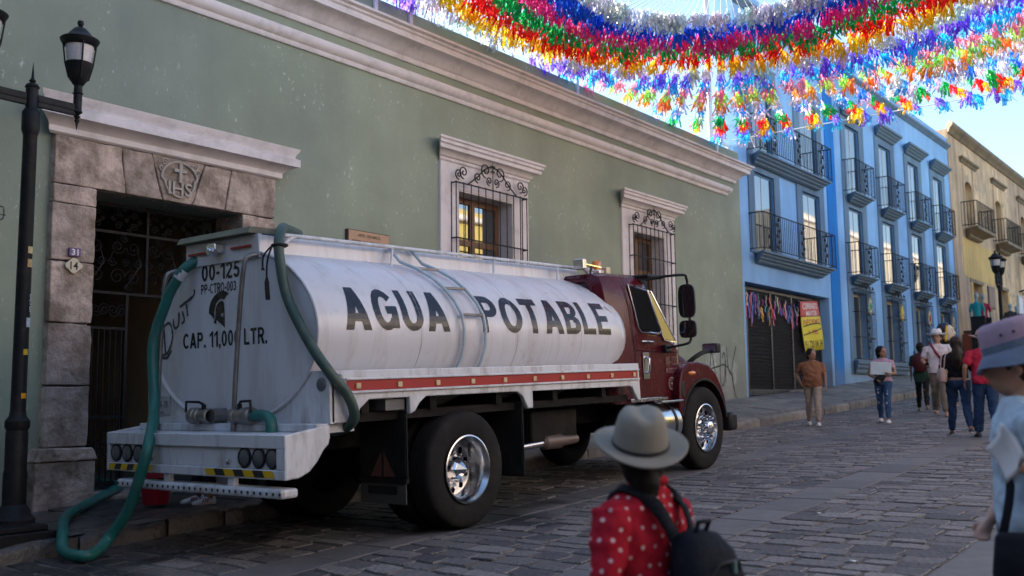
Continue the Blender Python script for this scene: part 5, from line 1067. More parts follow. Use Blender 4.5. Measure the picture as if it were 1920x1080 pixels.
# mirrors
for s in (-1, 1):
    ym = s*1.36
    mr = P(MB().tube(curve_pts([(3.62, s*0.98, 2.40), (3.72, s*1.18, 2.43), (3.86, ym, 2.44), (3.93, ym, 2.40), (3.95, ym, 2.3), (3.97, ym, 1.75), (3.96, ym, 1.66), (3.90, ym+s*-0.03, 1.62), (3.86, s*1.06, 1.58)], 6), 0.016, 8), 'mirror_arm', m_blk, smooth=60)
    P(MB().box(3.83, 3.98, min(s*1.02, s*1.10), max(s*1.02, s*1.10), 1.53, 1.62), 'mirror_base', m_blk, mr, 0, 0.015)
    for za, zb, w in ((1.93, 2.33, 0.11), (1.69, 1.90, 0.11)):
        hx = 3.90; cz = (za+zb)/2
        sh = [(hx, ym+w*math.copysign(abs(math.cos(t))**0.55, math.cos(t)), cz+(zb-za)/2*math.copysign(abs(math.sin(t))**0.55, math.sin(t))) for t in [2*math.pi*i/28 for i in range(28)]]
        bk = [(hx+0.07, ym+(p[1]-ym)*0.75, cz+(p[2]-cz)*0.85) for p in sh]
        h_ = P(MB().loft([sh, [(hx+0.03, p[1], p[2]) for p in sh], bk]), 'mirror', m_blk, mr, 40)
        P(MB().add([(hx-0.002, ym+(p[1]-ym)*0.88, cz+(p[2]-cz)*0.92) for p in sh], [tuple(range(28))]), 'mirror_glass', m_cab_g, h_, 0)
hm = P(MB().tube(curve_pts([(4.92, -0.80, 1.40), (4.97, -0.88, 1.47), (5.10, -0.93, 1.53), (5.30, -0.95, 1.555)], 5), 0.03, 8, flat=0.6), 'hood_mirror', m_blk, smooth=60)
P(MB().box(5.26, 5.40, -1.05, -0.83, 1.52, 1.65), 'mirror_head', m_blk, hm, 0, 0.025); P(MB().box(5.252, 5.2585, -1.035, -0.845, 1.535, 1.635), 'mirror_glass', m_chr, hm, 0)
# roof beacons
rb = P(MB().box(3.18, 3.28, -0.62, -0.40, 2.475, 2.53), 'beacon_base', m_chr, cab, 0, 0.01)
P(MB().tube([(2.76, -0.66, 2.57), (3.2, -0.62, 2.555)], 0.014, 6).tube([(3.0, -0.60, 2.46), (3.0, -0.62, 2.56)], 0.02, 6), 'beacon_bar', m_chr, rb)
P(MB().box(2.68, 2.76, -0.72, -0.58, 2.50, 2.62), 'roof_lamp', m_alu, rb, 0, 0.01)
P(MB().lathe([(0.055, 0), (0.055, 0.10), (0.045, 0.115), (0.001, 0.12)], 18, (3.30, -0.50, 2.535)), 'amber_beacon', m_amber, rb, 50)
P(MB().box(3.44, 3.54, -0.55, -0.40, 2.475, 2.585), 'pale_lamp', mat('cream_lens', (0.62, 0.52, 0.36), 0.3), rb, 0, 0.01)
P(MB().ell((3.62, -0.45, 1.7), (0.10, 0.26, 0.35), 12, 8), 'seat', m_blk, cab, 50)
P(MB().tube([(3.86+0.02*math.sin(t), 0.45+0.2*math.cos(t), 1.62+0.19*math.sin(t)) for t in [2*math.pi*i/20 for i in range(20)]], 0.016, 6, closed=True), 'steering_wheel', m_blk, cab, 50)
# hoses, things of their own
def w2(p): return T.matrix_basis @ Vector(p)
bpy.context.view_layer.update()
h1 = [(-1.1, -0.30, 2.60), (-1.34, -0.44, 2.605), (-1.54, -0.62, 2.57), (-1.66, -0.73, 2.46), (-1.68, -0.76, 2.30), (-1.68, -0.85, 1.98), (-1.66, -1.08, 1.62), (-1.60, -1.22, 1.40), (-1.47, -1.28, 1.22), (-1.40, -1.28, 1.06), (-1.38, -1.18, 0.97), (-1.38, -1.0, 0.93)]
hs1 = thing('suction_hose', 'weathered green hose slung over the right rear corner of the tank', 'hose', tuple(w2(h1[-1])))
MB().tube([w2(p)-hs1.location for p in curve_pts(h1, 7)], 0.041, 16).build('hose', m_hose2, hs1, 60)
tie = MB().tube([w2((-1.66+0.055*math.cos(t), -0.735+0.058*math.sin(t), 2.41))-hs1.location for t in [2*math.pi*i/14 for i in range(14)]], 0.014, 6, closed=True)
for q in ([(-1.70, -0.69, 2.41), (-1.73, -0.62, 2.33), (-1.72, -0.60, 2.22)], [(-1.71, -0.70, 2.40), (-1.74, -0.68, 2.28), (-1.73, -0.66, 2.12), (-1.73, -0.67, 1.98)]): tie.tube([w2(p)-hs1.location for p in curve_pts(q, 4)], [0.008]*8+[0.02]*(4*(len(q)-1)+1-8) if 4*(len(q)-1)+1 > 8 else 0.012, 6)
tie.build('strap', m_blk, hs1, 60)
h2 = [(-1.3, 0.30, 2.42), (-1.5, 0.42, 2.43), (-1.66, 0.50, 2.36), (-1.72, 0.60, 2.22), (-1.75, 0.70, 2.05), (-1.80, 0.82, 1.68)]
w_ = [w2(p) for p in h2]+[Vector(p) for p in ((4.88, 7.72, 1.44), (4.66, 7.44, 1.12), (4.62, 7.50, 0.84), (4.60, 7.62, 0.58), (4.53, 7.76, 0.37), (4.40, 7.70, 0.285), (4.24, 7.62, 0.265), (4.19, 7.84, 0.29), (4.32, 8.12, 0.40), (4.74, 8.85, 0.45), (5.34, 9.52, 0.49), (5.85, 10.0, 0.545), (6.2, 10.5, 0.56), (6.5, 12.0, 0.56))]
hs2 = thing('green_hose', 'green water hose from the tank looping over the kerb into the doorway', 'hose', (4.3, 8.1, 0.25))
MB().tube([Vector(p)-hs2.location for p in curve_pts([tuple(p) for p in w_], 8)], 0.046, 16).build('hose', m_hose, hs2, 60)
cf = [w_[2]*(1-t)+w_[3]*t-hs2.location for t in (0.25, 0.75)]
MB().tube(cf, 0.053, 16).build('white_cuff', m_white2, hs2, 40)
# ------------------------------------------------------------------ street lamps
m_lamp = mat('black_lamp_paint', (0.010, 0.011, 0.013), 0.5, spec=0.2, var=0.25, bmp=0.15, bs=50, dirt=(0.06, 0.045, 0.035, 0.3), ds=7)
m_frost = mat('frosted_lamp_glass', (0.50, 0.47, 0.46), 0.3, var=0.12, vs_=9, bmp=0.1, coat=0.4)
def lantern(root, x, y, z, k=1.0, hang=True):
    """post-top lantern standing on the end of an arm: z = arm level"""
    b = MB().lathe([(0.001, -0.26*k), (0.012*k, -0.20*k), (0.022*k, -0.17*k), (0.012*k, -0.16*k), (0.03*k, -0.135*k), (0.012*k, -0.125*k), (0.042*k, -0.10*k), (0.042*k, -0.09*k), (0.035*k, -0.08*k), (0.036*k, 0.06*k), (0.045*k, 0.07*k), (0.036*k, 0.08*k), (0.034*k, 0.14*k), (0.05*k, 0.155*k), (0.06*k, 0.175*k), (0.075*k, 0.19*k), (0.105*k, 0.33*k), (0.11*k, 0.345*k)], 24, (x, y, z))
    o = b.build('lantern', m_lamp, root, 35)
    MB().lathe([(0.098*k, 0.345*k), (0.118*k, 0.50*k)], 28, (x, y, z)).build('lamp_glass', m_frost, o, 40)
    c = MB().lathe([(0.125*k, 0.495*k), (0.135*k, 0.50*k), (0.162*k, 0.545*k), (0.165*k, 0.555*k), (0.158*k, 0.562*k), (0.115*k, 0.58*k), (0.085*k, 0.62*k), (0.05*k, 0.66*k), (0.025*k, 0.67*k), (0.015*k, 0.68*k), (0.022*k, 0.69*k), (0.028*k, 0.71*k), (0.022*k, 0.73*k), (0.001, 0.738*k)], 28, (x, y, z)); c.build('lamp_cap', m_lamp, o, 40)
    for q in range(4):
        a = math.pi/4+q*math.pi/2+0.5; e = Vector((math.cos(a), math.sin(a), 0))
        MB().tube([Vector((x, y, z+0.53*k))+e*0.14*k, Vector((x, y, z+0.33*k))+e*0.115*k, Vector((x, y, z+0.2*k))+e*0.082*k], 0.008*k, 6).build('lantern_rib', m_lamp, o, 40)
SL = thing('street_lamp', 'black double arm street lamp with stickers standing by the stone doorway', 'street lamp', (4.14, 8.60, 0.36))
MB().lathe([(0.17, 0.0), (0.17, 0.04), (0.14, 0.07), (0.125, 0.12), (0.095, 0.16), (0.095, 0.42), (0.088, 0.45), (0.09, 0.75), (0.085, 0.78), (0.10, 0.81), (0.10, 0.86), (0.07, 0.90), (0.062, 0.95), (0.058, 3.35), (0.062, 3.36), (0.075, 3.40), (0.075, 3.56), (0.06, 3.585), (0.05, 3.60), (0.052, 3.78), (0.062, 3.79), (0.05, 3.815), (0.02, 3.83), (0.03, 3.85), (0.014, 3.87), (0.001, 4.02)], 24, (0, 0, 0.10)).build('post', m_lamp, SL, 35)
MB().box(-0.55, 0.17, -0.42, 0.34, -0.24, 0.06).box(-0.49, 0.12, -0.37, 0.29, 0.061, 0.11).build('plinth', mat('black_plinth', (0.012, 0.012, 0.014), 0.6, spec=0.2, bmp=0.2, bs=30), SL, 30, 0.012)
for s in (-1, 1):
    MB().box(min(s*0.05, s*0.40), max(s*0.05, s*0.40), -0.018, 0.018, 3.72, 3.83).box(min(s*0.05, s*0.40), max(s*0.05, s*0.40), -0.025, 0.025, 3.765, 3.785).build('arm', m_lamp, SL, 0, 0.006)
    lantern(SL, s*0.42, 0, 3.86, 1.05)
for z, a, c, w, h in ((2.30, -70, (0.55, 0.42, 0.2), 0.05, 0.06), (2.18, -70, (0.45, 0.30, 0.12), 0.05, 0.07), (1.42, -75, (0.6, 0.42, 0.02), 0.045, 0.05), (1.05, -75, (0.65, 0.30, 0.01), 0.05, 0.045), (1.66, -60, (0.5, 0.55, 0.6), 0.05, 0.08), (0.85, -80, (0.5, 0.5, 0.5), 0.04, 0.06)):
    pts = [(0.064*math.cos(R(a)+u), 0.064*math.sin(R(a)+u), z+v+0.1) for v in (0, h) for u in [w/0.062*(i/5-0.5) for i in range(6)]]
    MB().add(pts, [(i, i+1, i+7, i+6) for i in range(5)]).build('sticker', mat('sticker%.2f' % z, c, 0.6, var=0.35, vs_=40, bmp=0), SL, 40)
cc = [c for c in 'OCTOP']
MB_ = text_mb('OCTOP', 0.17, 0.045, lambda u, v: (0.0645*math.cos(R(-62)+v/0.06), 0.0645*math.sin(R(-62)+v/0.06), 1.95-u+0.1), 0.01); MB_.build('lettering', mat('white_print', (0.75,)*3, 0.5), SL, 0)
FL = thing('street_lamp', 'black double lantern street lamp far up the street before the yellow house', 'street lamp', (41.0, 8.55, 2.35))
MB().lathe([(0.2, 0), (0.2, 0.1), (0.11, 0.2), (0.1, 0.8), (0.07, 0.9), (0.065, 3.35), (0.09, 3.4), (0.05, 3.45), (0.05, 3.7), (0.001, 3.8)], 16).build('post', m_lamp, FL, 40)
for s in (-1, 1):
    MB().tube([(0, 0, 3.3), (s*0.25, 0, 3.25), (s*0.36, 0, 3.45)], 0.03, 6).build('arm', m_lamp, FL, 40); lantern(FL, s*0.38, 0, 3.45, 1.5)
WL = thing('wall_lantern', 'black lantern on a bracket from the yellow wall at the right edge', 'lantern', (52.6, 9.9, 6.4))
lantern(WL, 0, -0.5, 0.3, 2.3); MB().tube([(0, 0.2, 0.0), (0, -0.5, 0.2)], 0.04, 6).build('bracket', m_lamp, WL, 40)
# ------------------------------------------------------------------ bucket
bk = thing('bucket', 'red plastic bucket on the pavement behind the truck', 'bucket', (5.72, 8.98, 0.47))
MB().lathe([(0.001, 0.0), (0.12, 0.0), (0.125, 0.01), (0.155, 0.26), (0.165, 0.265), (0.165, 0.29), (0.155, 0.29), (0.15, 0.25), (0.118, 0.02), (0.001, 0.02)], 32).build('body', mat('red_plastic', (0.42, 0.012, 0.03), 0.4, bmp=0.05), bk, 40)
MB().tube([(0.17*math.cos(t), 0.02+0.04*math.sin(t), 0.275-0.12*math.sin(t)) for t in [math.pi*i/16 for i in range(17)]], 0.004, 6).build('handle', m_steel, bk, 50)
# ------------------------------------------------------------------ overhead canopy of foil garlands
HUB = Vector((12.1, 5.75, 7.45)); ZG = 7.50
SEQ = ['silver', 'blue', 'pink', 'green', 'red', 'yellow', 'silver', 'purple', 'cyan', 'rose', 'lime', 'orange', 'silver', 'azure', 'white', 'green', 'red', 'yellow', 'purple', 'cyan']
CC = dict(silver=(0.78, 0.8, 0.84), blue=(0.03, 0.2, 0.8), pink=(0.95, 0.08, 0.38), green=(0.02, 0.55, 0.14), red=(0.95, 0.03, 0.03), yellow=(1.0, 0.64, 0.03), purple=(0.32, 0.17, 0.88), cyan=(0.06, 0.62, 0.95), rose=(1.0, 0.34, 0.5), lime=(0.52, 0.88, 0.2), orange=(1.0, 0.34, 0.06), azure=(0.08, 0.42, 0.9), white=(0.95, 0.8, 0.88))
m_foil = foil('foil_fringe'); m_foil_s = foil('silver_foil_fringe', True)
SEGL = 0.36
def fringe_mb(seed):
    """one colour length of fringe: a narrow strip along the string with many cut strips hanging and curling from it"""
    q = random.Random(seed); mb = MB(); curl = q.uniform(-0.5, 0.5)
    for k in range(34):
        u = SEGL*(k+q.random())/34*0.96; w = q.uniform(0.008, 0.017); L = q.uniform(0.12, 0.27); a = q.uniform(0, 2*math.pi); sp = abs(q.gauss(0.0, 0.48))
        d = Vector((math.cos(a)*sp, math.sin(a)*sp, -1)).normalized(); t = Vector((math.cos(a+1.3), math.sin(a+1.3), q.uniform(-.2, .2))).normalized()*w
        p = Vector((u, q.gauss(0, 0.035), q.uniform(-0.02, 0.012))); n_ = 3; pr = []
        for j in range(n_+1):
            pr.append((p-t, p+t)); p = p+d*(L/n_); d = (d+Vector((q.gauss(0, .22)+curl*0.1, q.gauss(0, .22), -0.15+q.gauss(0, .2)))).normalized(); t = Matrix.Rotation(q.gauss(0, 0.7), 3, 'Z') @ t
        for j in range(n_): mb.add([pr[j][0], pr[j][1], pr[j+1][1], pr[j+1][0]], [(0, 1, 2, 3)])
    mb.add([(0, -0.004, 0.0), (SEGL*0.97, -0.004, 0.0), (SEGL*0.97, 0.004, -0.035), (0, 0.004, -0.035)], [(0, 1, 2, 3)])
    return mb
FR = [fringe_mb(100+i).mesh('fringe', m_foil, 0) for i in range(12)]; FRS = [fringe_mb(200+i).mesh('fringe', m_foil_s, 0) for i in range(6)]
m_str = mat('white_cord', (0.75, 0.75, 0.75), 0.6, bmp=0)
NS = 108
def clip_len(d):
    L = 9.7
    if d.y > 1e-6: L = min(L, (10.05-HUB.y)/d.y)
    if d.x > 1e-6: L = min(L, (21.3-HUB.x)/d.x)
    if d.y < -1e-6: L = min(L, (-5.0-HUB.y)/d.y)
    return L
for k in range(NS):
    a = 2*math.pi*k/NS+rnd.uniform(-0.008, 0.008); d = Vector((math.cos(a), math.sin(a), 0)); L = clip_len(d)
    def pt(r_): return Vector((HUB.x+d.x*r_, HUB.y+d.y*r_, ZG-0.16*math.sin(math.pi*min(1, r_/L))))
    n_in = 0
    for j in range(20):
        x, y, w = to_px(pt(min(L, 1.9+j*0.39)))
        if w > 0 and -60 < x < 1980 and -60 < y < 700: n_in += 1
    if n_in < 2: continue
    gl = thing('garland', 'cord hung with a run of coloured foil fringes in the overhead canopy', 'garland', tuple(HUB), 0, 'foil garlands fanning out over the street')
    MB().tube([pt(L*i/8)-HUB for i in range(9)], 0.005, 4).build('cord', m_str, gl, 0)
    r_ = 1.75; j = 0; jit = rnd.uniform(-0.05, 0.05)
    while r_+0.08 < L and j < 26:
        if rnd.random() < 0.05: r_ += 0.385; j += 1; continue
        c = SEQ[j % 20] if j < 20 else SEQ[j-8]; me = rnd.choice(FRS if c == 'silver' else FR); o = link('fringe', me, gl)
        p = pt(r_+jit)-HUB; sl = (pt(r_+jit+0.2)-pt(r_+jit)).normalized(); lc = o
        wind = rnd.gauss(0, 0.20)
        X_ = sl; Y_ = Vector((0, 0, 1)).cross(X_).normalized(); Z_ = X_.cross(Y_)
        o.matrix_local = Matrix.Translation(p) @ Matrix((X_, Y_, Z_)).transposed().to_4x4() @ Matrix.Rotation(wind+0.12, 4, 'X')
        s_ = rnd.uniform(0.7, 1.3); o.scale = (1.0, s_, s_*rnd.uniform(0.85, 1.15)); o.color = (*[min(1, v*rnd.uniform(0.85, 1.15)) for v in CC[c]], 1)
        r_ += 0.385; j += 1
cb = thing('canopy_cable', 'white cable spanning the street along the far edge of the garlands', 'cable', (21.3, 10.0, ZG))
MB().tube([(0, -14.8*i/20, -0.03*math.sin(math.pi*i/20)) for i in range(21)], 0.012, 6).build('cable', m_str, cb, 0)
hb = thing('canopy_hub', 'steel ring at the centre from which the garlands fan out', 'ring', tuple(HUB))
MB().tube([(0.25*math.cos(t), 0.25*math.sin(t), 0) for t in [2*math.pi*i/24 for i in range(24)]], 0.02, 6, closed=True).tube([(0, -10.9, 0.3), (0, -0.25, 0)], 0.008, 5).tube([(0, 4.3, 0.1), (0, 0.25, 0)], 0.008, 5).build('hub_ring', m_steel, hb, 40)
pm = thing('roof_mast', 'white mast with a small frame on the green house roof', 'mast', (20.9, 10.35, 7.3))
MB().cyl((0, 0, -0.5), (0, 0, 4.4), 0.06).build('mast', m_white2, pm); MB().box(-0.02, 0.9, -0.03, 0.03, 0.2, 0.25).box(0.85, 0.9, -0.028, 0.028, -0.4, 0.2).box(0.0, 0.9, -0.027, 0.027, 0.7, 0.74).build('frame', m_white2, pm)
mm_ = thing('radio_mast', 'thin white pole on the roof of the yellow house', 'mast', (51.5, 12.5, 11.5)); MB().cyl((0, 0, 0), (0, 0, 3.6), 0.10, 0.03).build('pole', m_white2, mm_); MB().lathe([(0.25, 0), (0.1, 0.15), (0.08, 0.3)], 12).build('foot', m_white2, mm_)
# scraps of paper on the cobbles
for i, (x, y, w) in enumerate(((6.78, 2.42, 0.022), (13.9, 6.6, 0.03), (8.6, 3.35, 0.02))):
    t = thing('paper_scrap', ['tiny white paper scrap on the cobbles nearest the viewer', 'white paper scrap on the cobbles ahead of the truck', 'tiny pale scrap lying beside the slab strip'][i], 'litter', (x, y, gz(x, y)+0.004))
    MB().add([(-w, -w*0.7, 0.002), (w, -w*0.5, 0.006), (w*0.8, w*0.8, 0.003), (-w*0.6, w, 0.012), (-w, -w*0.7, 0.004), (w, -w*0.5, 0.008), (w*0.8, w*0.8, 0.005), (-w*0.6, w, 0.014)], [(0, 1, 2, 3), (7, 6, 5, 4), (0, 4, 5, 1), (1, 5, 6, 2), (2, 6, 7, 3), (3, 7, 4, 0)]).build('scrap', m_white2, t, 0)
# ------------------------------------------------------------------ people
def remesh(mb, name, mt, voxel, smooth_it=4):
    me = mb.mesh('tmp', None, 0); ob = bpy.data.objects.new('tmp', me); COL.objects.link(ob)
    rm = ob.modifiers.new('r', 'REMESH'); rm.mode = 'VOXEL'; rm.voxel_size = voxel; rm.use_smooth_shade = True
    sm_ = ob.modifiers.new('s', 'SMOOTH'); sm_.iterations = smooth_it; sm_.factor = 0.5
    dg = bpy.context.evaluated_depsgraph_get(); out = bpy.data.meshes.new_from_object(ob.evaluated_get(dg)); out.name = name
    bpy.data.objects.remove(ob); bpy.data.meshes.remove(me); out.materials.clear(); out.materials.append(mt); out.shade_smooth(); return out
SKIN = mat('brown_skin', (0.30, 0.155, 0.095), 0.5, var=0.1, bmp=0.08, bs=120); SKIN2 = mat('light_skin', (0.42, 0.24, 0.165), 0.5, var=0.1, bmp=0.08, bs=120)
HAIR = mat('dark_hair', (0.010, 0.008, 0.007), 0.55, spec=0.2, var=0.4, vs_=30, stretch=(6, 6, 0.6), bmp=0.5, bs=60, bd=0.006); HAIR2 = mat('brown_hair', (0.032, 0.017, 0.011), 0.5, spec=0.25, var=0.4, vs_=30, stretch=(6, 6, 0.5), bmp=0.5, bs=60, bd=0.006)
def cloth(name, col, **k): return mat(name, col, 0.85, var=k.pop('var', 0.14), vs_=k.pop('vs_', 9), bmp=0.45, bs=k.pop('bs', 14), bd=0.018, spec=0.2, **k)
SHOE_W = mat('white_shoe', (0.62, 0.58, 0.58), 0.6); SHOE_D = mat('dark_shoe', (0.03, 0.03, 0.04), 0.5); JEAN = cloth('dark_denim', (0.022, 0.045, 0.10)); JEAN2 = cloth('blue_denim', (0.035, 0.075, 0.16), var=0.35)
class Fig:
    """local frame: x forward, y left, z up, standing height 1.70 scaled to h"""
    def __init__(s, label, pos, head, h=1.6, wide=1.0, legs=((0, 0), (0, 0)), arms=None, headyaw=0, headpitch=0, skin=SKIN, voxel=0.012, hipw=1.0, belly=0.0, lean=0.0):
        s.k = h/1.70; s.skin = skin; s.vox = voxel; s.w = wide
        s.o = thing('person', label, 'person', pos, head); s.o['group'] = 'people in the street'
        s.J = J = {}
        for q, sd in ((0, 1), (1, -1)):
            a, kb = legs[q]; hip = Vector((0, sd*0.088*hipw, 0.90)); a, kb = R(a), R(kb)
            kn = hip+0.42*Vector((math.sin(a), 0, -math.cos(a))); an = kn+0.40*Vector((math.sin(a-kb), sd*0.06, -math.cos(a-kb)))
            J['hip%d' % q], J['knee%d' % q], J['ank%d' % q] = hip, kn, an
        low = min(J['ank0'].z, J['ank1'].z)-0.075
        s.dz = -low
        for q, sd in ((0, 1), (1, -1)):
            J['sh%d' % q] = Vector((lean*0.5, sd*0.170*wide, 1.365)); e, w = (arms or {}).get(q, ((-0.02, sd*0.235*wide, 1.11), (0.05, sd*0.245*wide, 0.87)))
            J['el%d' % q], J['wr%d' % q] = Vector(e), Vector(w)
        s.rows = [(0.86, .155*hipw, .115, 0), (0.93, .175*hipw, .125+belly*.3, 0), (1.02, .155*wide+belly*.25, .115+belly*.8, .01+belly*.4), (1.10, .142*wide+belly*.4, .105+belly, .01+belly*.5), (1.20, .158*wide+belly*.25, .115+belly*.7, .01+belly*.3), (1.29, .172*wide, .118+belly*.2, .01), (1.36, .160*wide, .10, 0), (1.41, .115*wide, .08, -0.005), (1.45, .062, .06, -0.005)]
        s.lean = lean; s.hy = R(headyaw); s.hp = R(headpitch)
        s.HM = Matrix.Translation((0.012+lean*0.8, 0, 1.445)) @ Matrix.Rotation(s.hy, 4, 'Z') @ Matrix.Rotation(s.hp, 4, 'Y') @ Matrix.Scale(1.09, 4)
        b = MB(); s.torso(b, 0, 0.86, 1.46); s.leg(b, 0, 0.0, 2.0); s.arm(b, 0, 0, 2.0)
        b.tube([(s.lean*.6, 0, 1.40), (0.01+lean*0.8, 0, 1.50), (0.02+lean*.8, 0, 1.56)], [0.06, 0.052, 0.05], 14)
        hd = MB().ell((0.01, 0, 0.125), (0.092, 0.076, 0.105)).ell((0.032, 0, 0.068), (0.066, 0.058, 0.07)).ell((0.045, 0, 0.035), (0.042, 0.04, 0.032))
        hd.tube([(0.092, 0, 0.125), (0.112, 0, 0.088), (0.098, 0, 0.078)], [0.010, 0.016, 0.010], 8).ell((0.088, 0, 0.143), (0.02, 0.05, 0.012)).ell((0.09, 0, 0.052), (0.014, 0.026, 0.010))
        for sd in (-1, 1): hd.ell((0.0, sd*0.078, 0.10), (0.022, 0.010, 0.03))
        b.add([s.HM @ Vector(p) for p in hd.v], hd.f)
        for q in (0, 1): s.hand(b, q)
        for q in (0, 1):
            an = J['ank%d' % q]; b.tube([an, an+Vector((0.0, 0, -0.045)), an+Vector((0.1, 0, -0.06)), an+Vector((0.16, 0, -0.063))], [0.036, 0.036, 0.03, 0.018], 10)
        s.put('body', remesh(s.fin(b), 'body', skin, voxel*s.k))
        e = MB()
        for sd in (-1, 1): e.ell((0.086, sd*0.032, 0.122), (0.012, 0.015, 0.009), 10, 6)
        e.v = [s.HM @ Vector(p) for p in e.v]; s.solid(e, 'eyes', mat('eye_dark', (0.02, 0.015, 0.012), 0.3, bmp=0))
        l_ = MB().ell((0.102, 0, 0.053), (0.006, 0.022, 0.006), 10, 6); l_.v = [s.HM @ Vector(p) for p in l_.v]; s.solid(l_, 'lips', mat('lips', (0.26, 0.09, 0.07), 0.5, bmp=0))
    def fin(s, b): b.v = [tuple((Vector(p)+Vector((0, 0, s.dz)))*s.k) for p in b.v]; return b
    def put(s, name, me): return link(name, me, s.o)
    def solid(s, mb, name, mt, bevel=0, smooth=50): return s.fin(mb).build(name, mt, s.o, smooth, bevel)
    def wear(s, mb, name, mt, it=4):
        o = s.put(name, remesh(s.fin(mb), name, mt, s.vox*s.k, it))
        if name != 'hair':
            tx = bpy.data.textures.get('folds') or bpy.data.textures.new('folds', 'CLOUDS'); tx.noise_scale = 0.075; tx.noise_depth = 1
            dp = o.modifiers.new('folds', 'DISPLACE'); dp.texture = tx; dp.strength = 0.028; dp.mid_level = 0.45; dp.texture_coords = 'LOCAL'
        return o
    def torso(s, b, infl, za, zb, flare=0.0):
        rings = []; rows = s.rows
        zs = sorted({za, zb, *[r[0] for r in rows if za < r[0] < zb]})
        for z in zs:
            for i in range(len(rows)-1):
                if rows[i][0] <= z <= rows[i+1][0]: break
            t = (z-rows[i][0])/(rows[i+1][0]-rows[i][0]) if z >= rows[0][0] else 0
            A = [rows[i][j]*(1-t)+rows[i+1][j]*t for j in range(4)]; f = infl+flare*max(0, (1.15-z))
            rings.append([(A[3]+s.lean*(z-0.9)+(A[2]+f)*math.copysign(abs(math.cos(u))**0.85, math.cos(u)), (A[1]+f)*math.copysign(abs(math.sin(u))**0.85, math.sin(u)), z) for u in [2*math.pi*i/24 for i in range(24)]])
        return b.loft(rings)
    def limb(s, b, pts, rad, f0, f1, n=14):
        """part of a limb between fractions f0..f1 (0..2: joint to joint)"""
        P_, Rr = [], []
        def at(f):
            i = min(len(pts)-2, int(f)); t = f-i; return pts[i]*(1-t)+pts[i+1]*t
        k = 10
        for i in range(k+1):
            f = f0+(f1-f0)*i/k; P_.append(at(min(f, len(pts)-1))); j = f/(len(pts)-1)*(len(rad)-1); q = min(len(rad)-2, int(j)); t = j-q; Rr.append(rad[q]*(1-t)+rad[q+1]*t)
        b.tube(P_, Rr, n)
    def leg(s, b, infl, f0, f1, flare=0):
        for q in (0, 1):
            J = s.J; s.limb(b, [J['hip%d' % q]+Vector((0, 0, 0.03)), J['knee%d' % q], J['ank%d' % q]], [0.092+infl, 0.082+infl, 0.064+infl, 0.056+infl+flare*.3, 0.056+infl+flare*.6, 0.046+infl+flare, 0.038+infl+flare], f0, f1)
    def arm(s, b, infl, f0, f1):
        for q in (0, 1):
            J = s.J; s.limb(b, [J['sh%d' % q], J['el%d' % q], J['wr%d' % q]], [0.055+infl, 0.05+infl, 0.043+infl, 0.038+infl, 0.036+infl, 0.03+infl, 0.025+infl], f0, f1)
    def hand(s, b, q):
        J = s.J; w = J['wr%d' % q]; d = (w-J['el%d' % q]).normalized(); sd = 1 if q == 0 else -1
        side = Vector((1, 0, 0)); side = (side-d*side.dot(d)); side = side.normalized() if side.length > 0.1 else Vector((0, 0, 1)); nrm = d.cross(side).normalized()
        if nrm.y*sd > 0: nrm = -nrm
        palm = w+d*0.05
        b.tube([w-d*0.01, w+d*0.03, w+d*0.075, w+d*0.085], [0.022, 0.032, 0.036, 0.028], 10, flat=0.5 if abs(d.z) > .5 else 1)
        for i, (o, L) in enumerate(((0.027, 0.060), (0.010, 0.070), (-0.009, 0.066), (-0.026, 0.052))):
            p0 = w+d*0.075+side*o; p1 = p0+d*L*0.5+nrm*0.008; p2 = p1+d*L*0.42+nrm*0.022; b.tube([p0, p1, p2], [0.0095, 0.009, 0.007], 8)
        t0 = w+d*0.025+side*0.025; b.tube([t0, t0+d*0.03+side*0.022+nrm*0.006, t0+d*0.06+side*0.024+nrm*0.016], [0.012, 0.011, 0.008], 8)
    def top(s, name, mt, hem=0.86, sleeve=0.75, infl=0.014, neck=1.435, flare=0.03):
        b = MB(); s.torso(b, infl, hem, neck, flare); s.arm(b, infl+0.004, 0, sleeve)
        for q in (0, 1): b.ell(s.J['sh%d' % q]+Vector((0, -0.01 if q == 0 else 0.01, -0.01)), (0.066, 0.06, 0.056), 12, 8)
        return s.wear(b, name, mt)
    def trousers(s, mt, f1=1.97, infl=0.014, flare=0.0, waist=0.98, name='trousers'):
        b = MB(); s.torso(b, infl*0.8, 0.86, waist); s.leg(b, infl, 0, f1, flare); b.ell((-0.02, 0.05, 0.90), (0.12, 0.10, 0.10)).ell((-0.02, -0.05, 0.90), (0.12, 0.10, 0.10)); return s.wear(b, name, mt)
    def shoes(s, mt, sole=None):
        for q in (0, 1):
            an = s.J['ank%d' % q]; z0 = an.z-0.075; b = MB()
            rings = []
            for x, w, h in ((-0.065, 0.022, 0.05), (-0.055, 0.034, 0.075), (0.0, 0.04, 0.085), (0.06, 0.044, 0.07), (0.12, 0.048, 0.05), (0.165, 0.04, 0.038), (0.19, 0.018, 0.028)):
                rings.append([(an.x+x, an.y+w*math.cos(u), z0+0.012+(h-0.012)*max(0, math.sin(u))) for u in [2*math.pi*i/16 for i in range(16)]])
            o = s.solid(b.loft(rings), 'shoe', mt)
            sl = []
            for z in (0, 0.022): sl.append([(an.x+0.062+0.132*math.cos(u), an.y+0.05*math.sin(u)*(1+0.12*math.cos(u)), z0+z) for u in [2*math.pi*i/24 for i in range(24)]])
            so = s.fin(MB().loft(sl)).build('sole', sole or SHOE_W, o, 30)
